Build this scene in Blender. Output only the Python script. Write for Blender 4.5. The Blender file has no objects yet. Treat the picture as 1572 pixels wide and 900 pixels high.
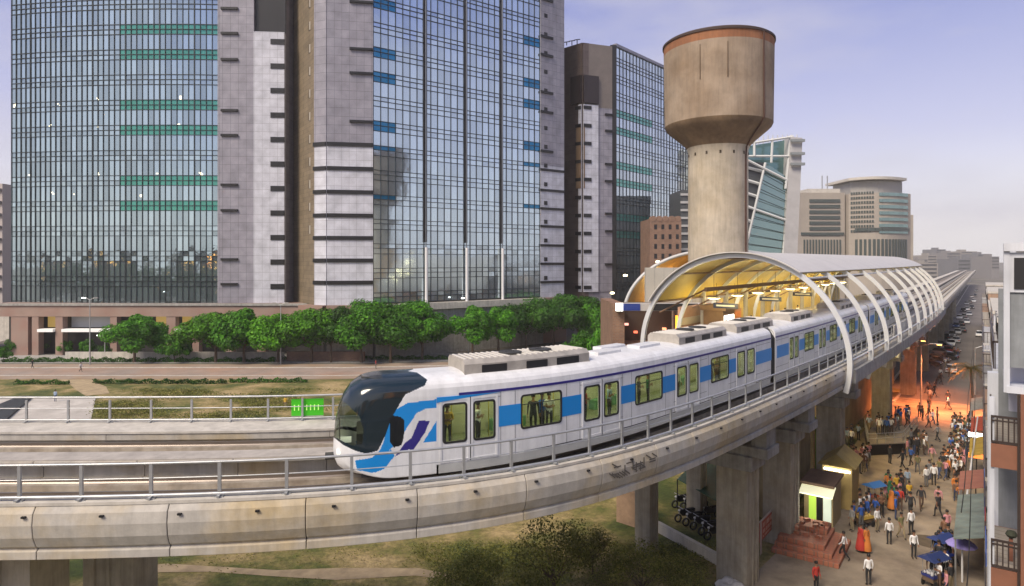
import bpy, math, random
from mathutils import Vector, Matrix
R = math.radians
random.seed(7)
scene = bpy.context.scene
COL = scene.collection

# ------------------------------------------------------------------ camera, world, sun, exposure
cam_d = bpy.data.cameras.new('camera'); cam = bpy.data.objects.new('camera', cam_d); COL.objects.link(cam)
cam.location = (0, 0, 20); cam.rotation_euler = (R(90), 0, 0)
cam_d.sensor_width = 36; cam_d.lens = 36 * 1000 / 1572; cam_d.shift_y = -50 / 1572
cam_d.clip_start = 0.5; cam_d.clip_end = 12000
scene.camera = cam
scene.view_settings.view_transform = 'Standard'; scene.view_settings.look = 'None'
scene.view_settings.exposure = 0.44; scene.view_settings.gamma = 1

SUN_EL, SUN_AZ = 46, 222            # dusk light from behind the camera, left side
w = bpy.data.worlds.new('World'); scene.world = w; w.use_nodes = True
nt = w.node_tree; N = nt.nodes; L = nt.links; N.clear()
out = N.new('ShaderNodeOutputWorld'); bg = N.new('ShaderNodeBackground'); L.new(bg.outputs[0], out.inputs[0])
sky = N.new('ShaderNodeTexSky'); sky.sky_type = 'NISHITA'; sky.sun_disc = False
sky.sun_elevation = R(SUN_EL); sky.sun_rotation = R(SUN_AZ); sky.dust_density = 3
tc = N.new('ShaderNodeTexCoord'); sp = N.new('ShaderNodeSeparateXYZ'); L.new(tc.outputs['Generated'], sp.inputs[0])
cr = N.new('ShaderNodeValToRGB'); L.new(sp.outputs['Z'], cr.inputs[0])
e = cr.color_ramp.elements
e[0].position = 0.0; e[0].color = (.82, .78, .78, 1)
e[1].position = 1.0; e[1].color = (.10, .15, .30, 1)
for p_, c_ in ((.07, (.78, .74, .78, 1)), (.17, (.53, .51, .69, 1)), (.36, (.25, .27, .55, 1)), (.6, (.20, .26, .48, 1))):
    x_ = e.new(p_); x_.color = c_
mp = N.new('ShaderNodeMapping'); mp.inputs['Scale'].default_value = (1.0, 1.0, 3.2); L.new(tc.outputs['Generated'], mp.inputs[0])
nz = N.new('ShaderNodeTexNoise'); nz.inputs['Scale'].default_value = 2.1; nz.inputs['Detail'].default_value = 6; nz.inputs['Roughness'].default_value = .55
L.new(mp.outputs[0], nz.inputs[0])
c2 = N.new('ShaderNodeValToRGB'); L.new(nz.outputs[0], c2.inputs[0])
c2.color_ramp.elements[0].position = .42; c2.color_ramp.elements[0].color = (0, 0, 0, 1)
c2.color_ramp.elements[1].position = .64; c2.color_ramp.elements[1].color = (.8, .8, .8, 1)
mx = N.new('ShaderNodeMix'); mx.data_type = 'RGBA'; L.new(c2.outputs[0], mx.inputs[0]); L.new(cr.outputs[0], mx.inputs[6]); mx.inputs[7].default_value = (.56, .52, .60, 1)
sc_ = N.new('ShaderNodeVectorMath'); sc_.operation = 'SCALE'; sc_.inputs['Scale'].default_value = .035; L.new(sky.outputs[0], sc_.inputs[0])
ad = N.new('ShaderNodeVectorMath'); ad.operation = 'ADD'; L.new(mx.outputs[2], ad.inputs[0]); L.new(sc_.outputs[0], ad.inputs[1])
L.new(ad.outputs[0], bg.inputs[0]); bg.inputs[1].default_value = .75

sd = bpy.data.lights.new('sun', 'SUN'); sd.energy = 3.4; sd.angle = R(26); sd.color = (1, .87, .70)
so = bpy.data.objects.new('sun', sd); COL.objects.link(so)
az = R(SUN_AZ); el = R(SUN_EL)
sdir = Vector((math.sin(az) * math.cos(el), math.cos(az) * math.cos(el), math.sin(el)))
so.rotation_euler = sdir.to_track_quat('Z', 'Y').to_euler()
scene.cycles.max_bounces = 5; scene.cycles.diffuse_bounces = 2; scene.cycles.glossy_bounces = 3
scene.cycles.transmission_bounces = 4; scene.cycles.transparent_max_bounces = 8; scene.cycles.volume_bounces = 0
scene.cycles.use_denoising = True

# ------------------------------------------------------------------ helpers
def at(px, py, Y):
    return Vector(((px - 786) / 1000 * Y, Y, 20 - (py - 400) / 1000 * Y))
def gp(px, py, z=0.0):
    Y = (20 - z) * 1000 / (py - 400); return Vector(((px - 786) / 1000 * Y, Y, z))
def proj(v): return (786 + 1000 * v.x / v.y, 400 + 1000 * (20 - v.z) / v.y)

class MB:
    def __init__(s): s.v = []; s.f = []; s.m = []
    def add(s, vs, fs, mi=0):
        b = len(s.v); s.v += [tuple(x) for x in vs]; s.f += [tuple(b + i for i in q) for q in fs]; s.m += [mi] * len(fs); return s
    def box(s, x0, x1, y0, y1, z0, z1, mi=0, M=None):
        vs = [Vector(q) for q in ((x0,y0,z0),(x1,y0,z0),(x1,y1,z0),(x0,y1,z0),(x0,y0,z1),(x1,y0,z1),(x1,y1,z1),(x0,y1,z1))]
        if M: vs = [M @ q for q in vs]
        return s.add(vs, ((0,3,2,1),(4,5,6,7),(0,1,5,4),(1,2,6,5),(2,3,7,6),(3,0,4,7)), mi)
    def prism(s, poly, z0, z1, mi=0, M=None):
        n = len(poly)
        area = sum(poly[i][0]*poly[(i+1)%n][1]-poly[(i+1)%n][0]*poly[i][1] for i in range(n))
        if area < 0: poly = poly[::-1]
        vs = [Vector((p[0], p[1], z0)) for p in poly] + [Vector((p[0], p[1], z1)) for p in poly]
        if M: vs = [M @ q for q in vs]
        return s.add(vs, [tuple(range(n))[::-1], tuple(range(n, 2*n))] + [(i, (i+1) % n, n+(i+1) % n, n+i) for i in range(n)], mi)
    def tube(s, pts, r, n=8, mi=0, rs=None, cap=True):
        pts = [Vector(p) for p in pts]; rings = []
        for i, p in enumerate(pts):
            d = (pts[min(i+1, len(pts)-1)] - pts[max(i-1, 0)]).normalized()
            a = d.cross(Vector((0, 0, 1)));
            if a.length < .05: a = d.cross(Vector((0, 1, 0)))
            a.normalize(); b = a.cross(d).normalized(); rr = rs[i] if rs else r
            rings.append([p + (a * math.cos(2*math.pi*k/n) + b * math.sin(2*math.pi*k/n)) * rr for k in range(n)])
        vs = [q for g in rings for q in g]; fs = []
        for i in range(len(pts)-1):
            for k in range(n): fs.append((i*n+k, (i+1)*n+k, (i+1)*n+(k+1) % n, i*n+(k+1) % n))
        if cap: fs += [tuple(range(n)), tuple(range((len(pts)-1)*n, len(pts)*n))[::-1]]
        return s.add(vs, fs, mi)
    def lathe(s, prof, n=48, c=(0, 0, 0), mi=0):
        vs = []; fs = []
        for r_, z_ in prof:
            for k in range(n): vs.append((c[0]+r_*math.cos(2*math.pi*k/n), c[1]+r_*math.sin(2*math.pi*k/n), c[2]+z_))
        for i in range(len(prof)-1):
            for k in range(n): fs.append((i*n+k, i*n+(k+1) % n, (i+1)*n+(k+1) % n, (i+1)*n+k))
        return s.add(vs, fs, mi)
    def sweep(s, prof, s0, s1, step=1.0, mi=0, fmap=None):
        """closed profile [(t,z)] swept along the viaduct path"""
        fmap = fmap or PT
        k = max(1, int(math.ceil((s1-s0)/step))); n = len(prof); vs = []; fs = []
        for i in range(k+1):
            q = s0 + (s1-s0)*i/k
            for t, z in prof: vs.append(fmap(q, t, z))
        for i in range(k):
            for j in range(n):
                fs.append((i*n+j, i*n+(j+1) % n, (i+1)*n+(j+1) % n, (i+1)*n+j))
        fs += [tuple(range(n))[::-1], tuple(range(k*n, (k+1)*n))]
        return s.add(vs, fs, mi)
    def build(s, name, mats, parent=None, smooth=False, bevel=0):
        me = bpy.data.meshes.new(name); me.from_pydata(s.v, [], s.f)
        if not isinstance(mats, (list, tuple)): mats = [mats]
        for m in mats: me.materials.append(m)
        if len(mats) > 1: me.polygons.foreach_set('material_index', s.m)
        if smooth: me.polygons.foreach_set('use_smooth', [True]*len(me.polygons))
        me.update()
        o = bpy.data.objects.new(name, me); COL.objects.link(o)
        if parent is not None:
            o.parent = parent; o.matrix_parent_inverse = parent.matrix_basis.inverted()
        if bevel:
            b = o.modifiers.new('bevel', 'BEVEL'); b.width = bevel; b.segments = 2; b.limit_method = 'ANGLE'
        return o

def tag(o, label=None, cat=None, group=None, kind=None):
    if label: o['label'] = label
    if cat: o['category'] = cat
    if group: o['group'] = group
    if kind: o['kind'] = kind
    return o
def thing(name, label, cat, loc=(0, 0, 0), rz=0, group=None):
    o = bpy.data.objects.new(name, None); COL.objects.link(o); o.empty_display_size = .3
    o.location = loc; o.rotation_euler = (0, 0, rz); o.matrix_basis  # local
    return tag(o, label, cat, group)
def lpart(mb, name, mats, parent, **k):
    """part modelled in its thing's own local coordinates"""
    o = mb.build(name, mats, None, **k); o.parent = parent; return o
def copy_tree(o, parent=None):
    c = o.copy(); COL.objects.link(c)
    if parent is not None:
        c.parent = parent; c.matrix_parent_inverse = o.matrix_parent_inverse.copy()
    for ch in list(o.children): copy_tree(ch, c)
    return c

# ------------------------------------------------------------------ materials
MATS = {}
def mat(name, col, rough=.7, metal=0.0, noise=0.0, scale=1.0, stain=None, stain_scale=.4, bump=0.0, bscale=8, emit=None, estr=0, rand=0.0, spec=.5, streak=0.0, stretch=(1, 1, 1), transp=None):
    if name in MATS: return MATS[name]
    m = bpy.data.materials.new(name); MATS[name] = m; m.use_nodes = True
    nt = m.node_tree; N = nt.nodes; L = nt.links
    b = N['Principled BSDF']; b.inputs['Roughness'].default_value = rough; b.inputs['Metallic'].default_value = metal
    b.inputs['Specular IOR Level'].default_value = spec
    b.inputs['Base Color'].default_value = (*col, 1)
    if emit: b.inputs['Emission Color'].default_value = (*emit, 1); b.inputs['Emission Strength'].default_value = estr
    cur = None
    def rgb(c): 
        n_ = N.new('ShaderNodeRGB'); n_.outputs[0].default_value = (*c, 1); return n_.outputs[0]
    if noise or stain or rand or streak or bump:
        tc = N.new('ShaderNodeTexCoord'); mp = N.new('ShaderNodeMapping'); mp.inputs['Scale'].default_value = stretch
        L.new(tc.outputs['Object'], mp.inputs[0])
        cur = rgb(col)
    def tex(sc, det=6):
        n_ = N.new('ShaderNodeTexNoise'); n_.inputs['Scale'].default_value = sc; n_.inputs['Detail'].default_value = det; n_.inputs['Roughness'].default_value = .62
        L.new(mp.outputs[0], n_.inputs[0]); return n_.outputs[0]
    def mixin(a, bcol, fac):
        x = N.new('ShaderNodeMix'); x.data_type = 'RGBA'; L.new(fac, x.inputs[0]); L.new(a, x.inputs[6])
        if isinstance(bcol, tuple): x.inputs[7].default_value = (*bcol, 1)
        else: L.new(bcol, x.inputs[7])
        return x.outputs[2]
    def ramp(o, a, b_):
        r = N.new('ShaderNodeMapRange'); r.inputs[1].default_value = a; r.inputs[2].default_value = b_; L.new(o, r.inputs[0]); return r.outputs[0]
    if stain: cur = mixin(cur, stain, ramp(tex(stain_scale), .42, .68))
    if noise:
        f = ramp(tex(scale), .3, .7)
        k1 = tuple(max(0, c*(1-noise)) for c in col); v = N.new('ShaderNodeMath'); v.operation = 'MULTIPLY_ADD'
        L.new(f, v.inputs[0]); v.inputs[1].default_value = 2*noise; v.inputs[2].default_value = 1-noise
        h = N.new('ShaderNodeVectorMath'); h.operation = 'SCALE'; L.new(cur, h.inputs[0]); L.new(v.outputs[0], h.inputs['Scale']); cur = h.outputs[0]
    if streak:
        m2 = N.new('ShaderNodeMapping'); m2.inputs['Scale'].default_value = (1.6, 1.6, .12); L.new(tc.outputs['Object'], m2.inputs[0])
        n_ = N.new('ShaderNodeTexNoise'); n_.inputs['Scale'].default_value = 1.3; n_.inputs['Detail'].default_value = 8; n_.inputs['Roughness'].default_value = .7; L.new(m2.outputs[0], n_.inputs[0])
        v = N.new('ShaderNodeMapRange'); v.inputs[1].default_value = .42; v.inputs[2].default_value = .66; v.inputs[3].default_value = 1; v.inputs[4].default_value = 1-streak; L.new(n_.outputs[0], v.inputs[0])
        h = N.new('ShaderNodeVectorMath'); h.operation = 'SCALE'; L.new(cur, h.inputs[0]); L.new(v.outputs[0], h.inputs['Scale']); cur = h.outputs[0]
    if rand:
        oi = N.new('ShaderNodeObjectInfo'); v = N.new('ShaderNodeMath'); v.operation = 'MULTIPLY_ADD'
        L.new(oi.outputs['Random'], v.inputs[0]); v.inputs[1].default_value = 2*rand; v.inputs[2].default_value = 1-rand
        h = N.new('ShaderNodeVectorMath'); h.operation = 'SCALE'; L.new(cur, h.inputs[0]); L.new(v.outputs[0], h.inputs['Scale']); cur = h.outputs[0]
    if cur is not None: L.new(cur, b.inputs['Base Color'])
    if bump:
        bp = N.new('ShaderNodeBump'); bp.inputs['Strength'].default_value = bump; bp.inputs['Distance'].default_value = .05
        L.new(tex(bscale), bp.inputs['Height']); L.new(bp.outputs[0], b.inputs['Normal'])
    if transp is not None:
        tr = N.new('ShaderNodeBsdfTransparent'); tr.inputs[0].default_value = (*transp, 1)
        gl = N.new('ShaderNodeBsdfGlossy'); gl.inputs['Roughness'].default_value = rough
        lw = N.new('ShaderNodeLayerWeight'); lw.inputs[0].default_value = .5; pw = N.new('ShaderNodeMath'); pw.operation = 'POWER'; pw.inputs[1].default_value = 3.5; L.new(lw.outputs['Facing'], pw.inputs[0])
        fr = N.new('ShaderNodeMath'); fr.operation = 'MULTIPLY_ADD'; fr.inputs[1].default_value = .7; fr.inputs[2].default_value = .06; L.new(pw.outputs[0], fr.inputs[0])
        ms = N.new('ShaderNodeMixShader'); L.new(fr.outputs[0], ms.inputs[0]); L.new(tr.outputs[0], ms.inputs[1]); L.new(gl.outputs[0], ms.inputs[2])
        L.new(ms.outputs[0], N['Material Output'].inputs[0])
    return m

def glass_mat(name, tint, rough=.04, wob=.012, var=.12, metal=.85):
    """reflective curtain wall pane, slightly wavy and uneven from pane to pane"""
    m = bpy.data.materials.new(name); MATS[name] = m; m.use_nodes = True
    nt = m.node_tree; N = nt.nodes; L = nt.links; b = N['Principled BSDF']
    b.inputs['Roughness'].default_value = rough; b.inputs['Metallic'].default_value = metal
    ge = N.new('ShaderNodeNewGeometry'); v = N.new('ShaderNodeMath'); v.operation = 'MULTIPLY_ADD'
    L.new(ge.outputs['Random Per Island'], v.inputs[0]); v.inputs[1].default_value = 2*var; v.inputs[2].default_value = 1-var
    h = N.new('ShaderNodeVectorMath'); h.operation = 'SCALE'; h.inputs[0].default_value = tint; L.new(v.outputs[0], h.inputs['Scale']); L.new(h.outputs[0], b.inputs['Base Color'])
    tc = N.new('ShaderNodeTexCoord'); n_ = N.new('ShaderNodeTexNoise'); n_.inputs['Scale'].default_value = .55; n_.inputs['Detail'].default_value = 2; L.new(tc.outputs['Object'], n_.inputs[0])
    bp = N.new('ShaderNodeBump'); bp.inputs['Strength'].default_value = 1; bp.inputs['Distance'].default_value = wob; L.new(n_.outputs[0], bp.inputs['Height']); L.new(bp.outputs[0], b.inputs['Normal'])
    return m

def brick_mat(name, c1, c2, mortar, bw, bh, scale=1.0, ms=.02, rough=.75, axis='XZ', bump=.3):
    m = bpy.data.materials.new(name); MATS[name] = m; m.use_nodes = True
    nt = m.node_tree; N = nt.nodes; L = nt.links; b = N['Principled BSDF']; b.inputs['Roughness'].default_value = rough
    tc = N.new('ShaderNodeTexCoord'); sp = N.new('ShaderNodeSeparateXYZ'); cb = N.new('ShaderNodeCombineXYZ'); L.new(tc.outputs['Object'], sp.inputs[0])
    if axis == 'XZ':
        a = N.new('ShaderNodeMath'); a.operation = 'ADD'; L.new(sp.outputs['X'], a.inputs[0]); L.new(sp.outputs['Y'], a.inputs[1]); L.new(a.outputs[0], cb.inputs[0]); L.new(sp.outputs['Z'], cb.inputs[1])
    else:
        L.new(sp.outputs['X'], cb.inputs[0]); L.new(sp.outputs['Y'], cb.inputs[1])
    br = N.new('ShaderNodeTexBrick'); br.offset = 0 if bump == 0 else .5
    br.inputs['Color1'].default_value = (*c1, 1); br.inputs['Color2'].default_value = (*c2, 1); br.inputs['Mortar'].default_value = (*mortar, 1)
    br.inputs['Scale'].default_value = scale; br.inputs['Mortar Size'].default_value = ms; br.inputs['Brick Width'].default_value = bw; br.inputs['Row Height'].default_value = bh
    L.new(cb.outputs[0], br.inputs[0])
    n_ = N.new('ShaderNodeTexNoise'); n_.inputs['Scale'].default_value = .5; n_.inputs['Detail'].default_value = 7; L.new(tc.outputs['Object'], n_.inputs[0])
    v = N.new('ShaderNodeMapRange'); v.inputs[1].default_value = .3; v.inputs[2].default_value = .7; v.inputs[3].default_value = .78; v.inputs[4].default_value = 1.12; L.new(n_.outputs[0], v.inputs[0])
    h = N.new('ShaderNodeVectorMath'); h.operation = 'SCALE'; L.new(br.outputs[0], h.inputs[0]); L.new(v.outputs[0], h.inputs['Scale']); L.new(h.outputs[0], b.inputs['Base Color'])
    return m

concrete = mat('concrete', (.45, .425, .385), .85, noise=.10, scale=2.2, stain=(.45, .36, .22), stain_scale=.3, bump=.15, rand=.09, streak=.2)
concrete_grey = mat('concrete_grey', (.34, .33, .31), .88, noise=.2, scale=1.6, bump=.15, streak=.3)
concrete_pale = mat('concrete_pale', (.50, .47, .42), .85, noise=.14, scale=1.2, bump=.1, streak=.2)
deck_mat = mat('deck_concrete', (.33, .29, .24), .9, noise=.22, scale=1.8, stain=(.2, .16, .12), stain_scale=.8)
metal_rail = mat('galvanised', (.42, .43, .44), .45, .6, noise=.15, scale=3)
steel = mat('steel', (.30, .26, .23), .35, .8)
white_paint = mat('white_paint', (.74, .74, .75), .35, noise=.05, scale=1)
dark = mat('dark', (.012, .012, .014), .5)
black_gloss = mat('black_gloss', (.01, .012, .015), .12)
# ------------------------------------------------------------------ path of the viaduct (its near edge), curving away to the right
_pts = [(-75, 21.5), (-40, 20.4), (-25, 20.2), (-15.9, 20.3), (-9.3, 20.5), (-5.1, 20.95), (-1.9, 21.6), (1.47, 23.1), (5.7, 26.5), (12.2, 33.6), (18, 40.2), (24.7, 48), (43, 71), (63, 97),
        (132, 192), (280, 396), (553, 772)]
def _cr(p, n=40):
    o = []
    for i in range(len(p)-1):
        a, b, c, d = p[max(i-1, 0)], p[i], p[i+1], p[min(i+2, len(p)-1)]
        for k in range(n):
            t = k/n
            o.append(tuple(b[j] + .5*t*(c[j]-a[j] + t*(2*a[j]-5*b[j]+4*c[j]-d[j] + t*(3*(b[j]-c[j])+d[j]-a[j]))) for j in (0, 1)))
    return o + [p[-1]]
_den = []
# centripetal-ish: chordal linear resample, then smooth
def _resample(p, st):
    o = [p[0]]; acc = 0
    for a, b in zip(p, p[1:]):
        d = math.hypot(b[0]-a[0], b[1]-a[1]); 
        while acc + d >= st:
            f = (st-acc)/d; a = (a[0]+(b[0]-a[0])*f, a[1]+(b[1]-a[1])*f); o.append(a); d = math.hypot(b[0]-a[0], b[1]-a[1]); acc = 0
        acc += d
    return o
_l = _resample(_pts, 1.0)
for _ in range(60):
    _l = [_l[0]] + [((a[0]+2*b[0]+c[0])/4, (a[1]+2*b[1]+c[1])/4) for a, b, c in zip(_l, _l[1:], _l[2:])] + [_l[-1]]
PATH = _resample(_l, 1.0); SMAX = len(PATH)-2
_dir = []
for i in range(len(PATH)):
    a = PATH[max(0, i-2)]; b = PATH[min(len(PATH)-1, i+2)]; d = math.hypot(b[0]-a[0], b[1]-a[1]); _dir.append(((b[0]-a[0])/d, (b[1]-a[1])/d))
def PD(s):
    s = max(0, min(SMAX, s)); i = int(s); f = s-i
    a, b = PATH[i], PATH[i+1]; u, v = _dir[i], _dir[i+1]
    return a[0]+(b[0]-a[0])*f, a[1]+(b[1]-a[1])*f, u[0]+(v[0]-u[0])*f, u[1]+(v[1]-u[1])*f
def PT(s, t, z):
    x, y, dx, dy = PD(s); return Vector((x - dy*t, y + dx*t, z))
def s_at(px, t=0.0):
    lo, hi = 30.0, float(SMAX)
    for _ in range(50):
        m = (lo+hi)/2
        if proj(PT(m, t, 10))[0] < px: lo = m
        else: hi = m
    return lo
def heading(s):
    x, y, dx, dy = PD(s); return math.atan2(dy, dx)
SEND = 700

# ------------------------------------------------------------------ ground and roads
def ground_mat():
    m = bpy.data.materials.new('ground_grass'); m.use_nodes = True; nt = m.node_tree; N = nt.nodes; L = nt.links; b = N['Principled BSDF']; b.inputs['Roughness'].default_value = .95
    tc = N.new('ShaderNodeTexCoord')
    def nz(s, d=6):
        n_ = N.new('ShaderNodeTexNoise'); n_.inputs['Scale'].default_value = s; n_.inputs['Detail'].default_value = d; n_.inputs['Roughness'].default_value = .65; L.new(tc.outputs['Object'], n_.inputs[0]); return n_.outputs[0]
    r = N.new('ShaderNodeValToRGB'); L.new(nz(.13, 9), r.inputs[0]); e = r.color_ramp.elements
    e[0].position = .38; e[0].color = (.05, .07, .012, 1); e[1].position = .60; e[1].color = (.36, .27, .13, 1)
    for p_, c_ in ((.45, (.11, .115, .025, 1)), (.52, (.21, .17, .06, 1))): x = e.new(p_); x.color = c_
    v = N.new('ShaderNodeMapRange'); v.inputs[1].default_value = .3; v.inputs[2].default_value = .7; v.inputs[3].default_value = .6; v.inputs[4].default_value = 1.3; L.new(nz(2.5, 8), v.inputs[0])
    h = N.new('ShaderNodeVectorMath'); h.operation = 'SCALE'; L.new(r.outputs[0], h.inputs[0]); L.new(v.outputs[0], h.inputs['Scale']); L.new(h.outputs[0], b.inputs['Base Color'])
    bp = N.new('ShaderNodeBump'); bp.inputs['Distance'].default_value = .15; L.new(nz(3, 5), bp.inputs['Height']); L.new(bp.outputs[0], b.inputs['Normal'])
    return m
grass_m = ground_mat()
far_m = mat('far_ground', (.15, .13, .11), .95, noise=.4, scale=.03, stain=(.05, .06, .03), stain_scale=.02)
g = MB(); 
g.add([(-4000, -3000, -.05), (6000, -3000, -.05), (6000, 6000, -.05), (-4000, 6000, -.05)], [(0, 1, 2, 3)])
tag(g.build('ground', far_m), kind='structure')
tag(MB().add([(-160, 5, -.02), (60, 5, -.02), (60, 113, -.02), (-160, 113, -.02)], [(0, 1, 2, 3)]).build('lawn', grass_m), kind='structure')
road_m = mat('road_surface', (.27, .22, .19), .9, noise=.18, scale=.25, stain=(.33, .21, .15), stain_scale=.12, bump=.1)
path_m = mat('paving', (.30, .235, .19), .9, noise=.18, scale=.5, stain=(.25, .17, .10), stain_scale=.25)
plaza_m = mat('plaza_surface', (.29, .235, .175), .92, noise=.25, scale=.35, stain=(.13, .10, .075), stain_scale=.22, bump=.2, bscale=3)
# avenue along the office blocks, with kerbs; it bends back at the right
def band(y0, y1, z0, z1, name, m, x0=-170, bend=True):
    b = MB(); xs = [x0, -90, -30, 0, 20, 45]; 
    def off(x): return max(0, x+10)*.42 if bend else 0
    vs = []; 
    for x in xs: vs += [(x, y0+off(x), z0), (x, y1+off(x), z0), (x, y1+off(x), z1), (x, y0+off(x), z1)]
    fs = []
    for i in range(len(xs)-1):
        for j in range(4): fs.append((i*4+j, (i+1)*4+j, (i+1)*4+(j+1) % 4, i*4+(j+1) % 4))
    fs += [(0, 1, 2, 3), tuple(range(len(vs)-4, len(vs)))[::-1]]
    b.add(vs, fs); return tag(b.build(name, m), kind='structure')
band(112.6, 121.0, -.3, .02, 'road', road_m)
band(121.0, 121.3, -.3, .15, 'kerb', concrete_pale)
band(121.3, 125.0, -.3, .13, 'pavement', path_m)
band(112.3, 112.6, -.3, .15, 'kerb', concrete_pale)
band(109.6, 112.3, -.3, .10, 'pavement', path_m)
band(127, 138, -.3, .06, 'forecourt', concrete_grey)
# dirt tracks across the lawn
def ribbon(pts, wd, z, name, m):
    b = MB(); L_, Rr = [], []
    for i, p in enumerate(pts):
        a = Vector(pts[max(i-1, 0)]); c = Vector(pts[min(i+1, len(pts)-1)]); d = (c-a).normalized(); n_ = Vector((-d.y, d.x)); q = Vector(p); ww = wd[i] if isinstance(wd, list) else wd
        L_.append((*(q+n_*ww/2), z)); Rr.append((*(q-n_*ww/2), z))
    k = len(pts); b.add(L_+Rr, [(i, k+i, k+i+1, i+1) for i in range(k-1)])
    return tag(b.build(name, m), kind='structure')
dirt_m = mat('dirt', (.34, .26, .16), .95, noise=.3, scale=.8, bump=.3, bscale=3)
def gpx(px, py): v = gp(px, py); return (v.x, v.y)
ribbon([gpx(118, 580), gpx(125, 588), gpx(140, 596), gpx(150, 606)], [5, 3.2, 4, 3], .004, 'dirt_path', dirt_m)
ribbon([gpx(180, 876), gpx(250, 872), gpx(330, 874), gpx(420, 880), gpx(520, 881), gpx(640, 878), gpx(700, 888)], [1, 1.2, .7, .8, 1.6, 1.0, .6], .004, 'dirt_path', dirt_m)
# concrete pad by the lawn with a pale edge
tag(MB().prism([gpx(-200, 652), gpx(138, 652), gpx(147, 611), gpx(-200, 611)], -.2, .05).build('concrete_pad', mat('pad', (.42, .39, .36), .9, noise=.2, scale=.3, stain=(.5, .47, .44), stain_scale=.15)), kind='structure')
tag(MB().prism([gpx(-70, 652), gpx(4, 652), gpx(50, 611), gpx(30, 611)], .05, .3).build('drain_cover', dark), 'dark slanting drain strip across the concrete pad at the left edge', 'drain')
# street and plaza under and beside the viaduct, running parallel to it
def along(s0, s1, t0, t1, z, name, m, step=4):
    b = MB(); b.sweep([(t0, z-.4), (t1, z-.4), (t1, z), (t0, z)], s0, s1, step); return tag(b.build(name, m), kind='structure')
sP = s_at(1100)
plz = MB(); poly = [gpx(1095, 1000), gpx(1118, 880), gpx(1180, 790)]
a0 = PT(s_at(1200), 5.5, 0); a1 = PT(s_at(1430), 5.5, 0); 
plz.prism([(10, 22), (12.5, 36), (15.0, 41), (20.2, 47), (a1.x, a1.y), (a1.x+20, a1.y-10), (60, 40), (30, 18)], -.4, .012)
tag(plz.build('plaza', plaza_m), kind='structure')
streetm = mat('street_surface', (.17, .15, .14), .9, noise=.2, scale=.2, stain=(.1, .09, .085), stain_scale=.1)
along(s_at(1430), SEND, -26, 4, .02, 'street', streetm)
along(s_at(1425), SEND, 6.5, 16, .02, 'street', streetm)
ks = s_at(1425)
along(ks, SEND, 4.0, 4.3, .15, 'kerb', concrete_pale)
along(ks, SEND, 6.2, 6.5, .15, 'kerb', concrete_pale)

# ------------------------------------------------------------------ viaduct
viaduct = thing('viaduct', 'curving concrete metro viaduct sweeping from the left foreground to the horizon', 'viaduct', PT(60, 4, 10.2))
NEAR = [(0, 12.3), (-.14, 12.1), (-.19, 11.75), (-.14, 11.35), (0, 11.02), (.12, 10.92), (.02, 10.86), (.02, 10.60), (6.9, 10.60), (7.05, 11.0), (7.1, 11.9), (5.9, 11.9), (5.9, 11.76), (6.5, 11.72), (6.5, 11.1), (.55, 11.1), (.5, 12.3)]
FAR = [(7.35, 10.6), (12.2, 10.6), (12.45, 11.1), (12.6, 11.8), (10.5, 11.8), (10.5, 11.5), (10.75, 11.4), (10.75, 11.1), (7.5, 11.1), (7.5, 11.55), (7.35, 11.55)]
seg_px = [55, 260, 470, 640, 805, 920, 1004, 1060, 1112, 1160, 1205, 1240, 1275]
marks = [s_at(p) for p in seg_px]
SEG = 4.25
ss = []
q = marks[0]
while q - SEG > 20: q -= SEG; ss.append(q)
ss = ss[::-1] + marks
while ss[-1] < 170: ss.append(ss[-1] + 5.0)
while ss[-1] < SEND: ss.append(ss[-1] + 30.0)
for a, b in zip(ss, ss[1:]):
    if a > s_at(1290, 0) + 75 and a < 0: pass
    MB().sweep(NEAR, a+.012, b-.012, 1.5 if a < 200 else 10).build('trough_segment', concrete, viaduct, bevel=.02 if a < 110 else 0)
fs_ = [20 + 12*i for i in range(13)] + [200, 260, 330, 420, 520, SEND]
for a, b in zip(fs_, fs_[1:]): MB().sweep(FAR, a+.015, b-.015, 2 if a < 200 else 10).build('trough_segment', concrete, viaduct)
# coping, plinths, rails, cable trays
cp = MB(); cp.sweep([(-.03, 12.303), (.55, 12.303), (.55, 12.40), (-.03, 12.40)], 20, SEND, 1.2); cp.build('coping', concrete_pale, viaduct)
cp = MB(); cp.sweep([(10.45, 11.803), (12.65, 11.803), (12.65, 11.9), (10.45, 11.9)], 20, SEND, 1.5); cp.build('walkway_slab', concrete_pale, viaduct)
TC1, TC2 = 4.0, 9.0
for tc_ in (TC1, TC2):
    pl = MB()
    for sgn in (-1, 1):
        c = tc_ + sgn*.75; pl.sweep([(c-.32, 11.103), (c+.32, 11.103), (c+.30, 11.42), (c-.30, 11.42)], 20, SEND, 2)
    pl.build('track_plinth', deck_mat, viaduct)
    for sgn in (-1, 1):
        c = tc_ + sgn*.75; rl = MB(); rl.sweep([(c-.07, 11.423), (c+.07, 11.423), (c+.02, 11.47), (c+.035, 11.6), (c-.035, 11.6), (c-.02, 11.47)], 20, SEND, 1.5); rl.build('rail', steel, viaduct)
for t0, zt in ((.75, 11.55), (2.0, 11.3), (5.3, 11.3)):
    MB().sweep([(t0, 11.103), (t0+.35, 11.103), (t0+.35, zt), (t0, zt)], 20, SEND, 2).build('cable_trough', concrete_grey, viaduct)
MB().sweep([(5.95, 11.903), (7.05, 11.903), (7.05, 11.95), (5.95, 11.95)], 20, SEND, 2).build('middle_ledge', mat('ledge', (.36, .33, .30), .9, noise=.2, scale=1.5), viaduct)
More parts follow.
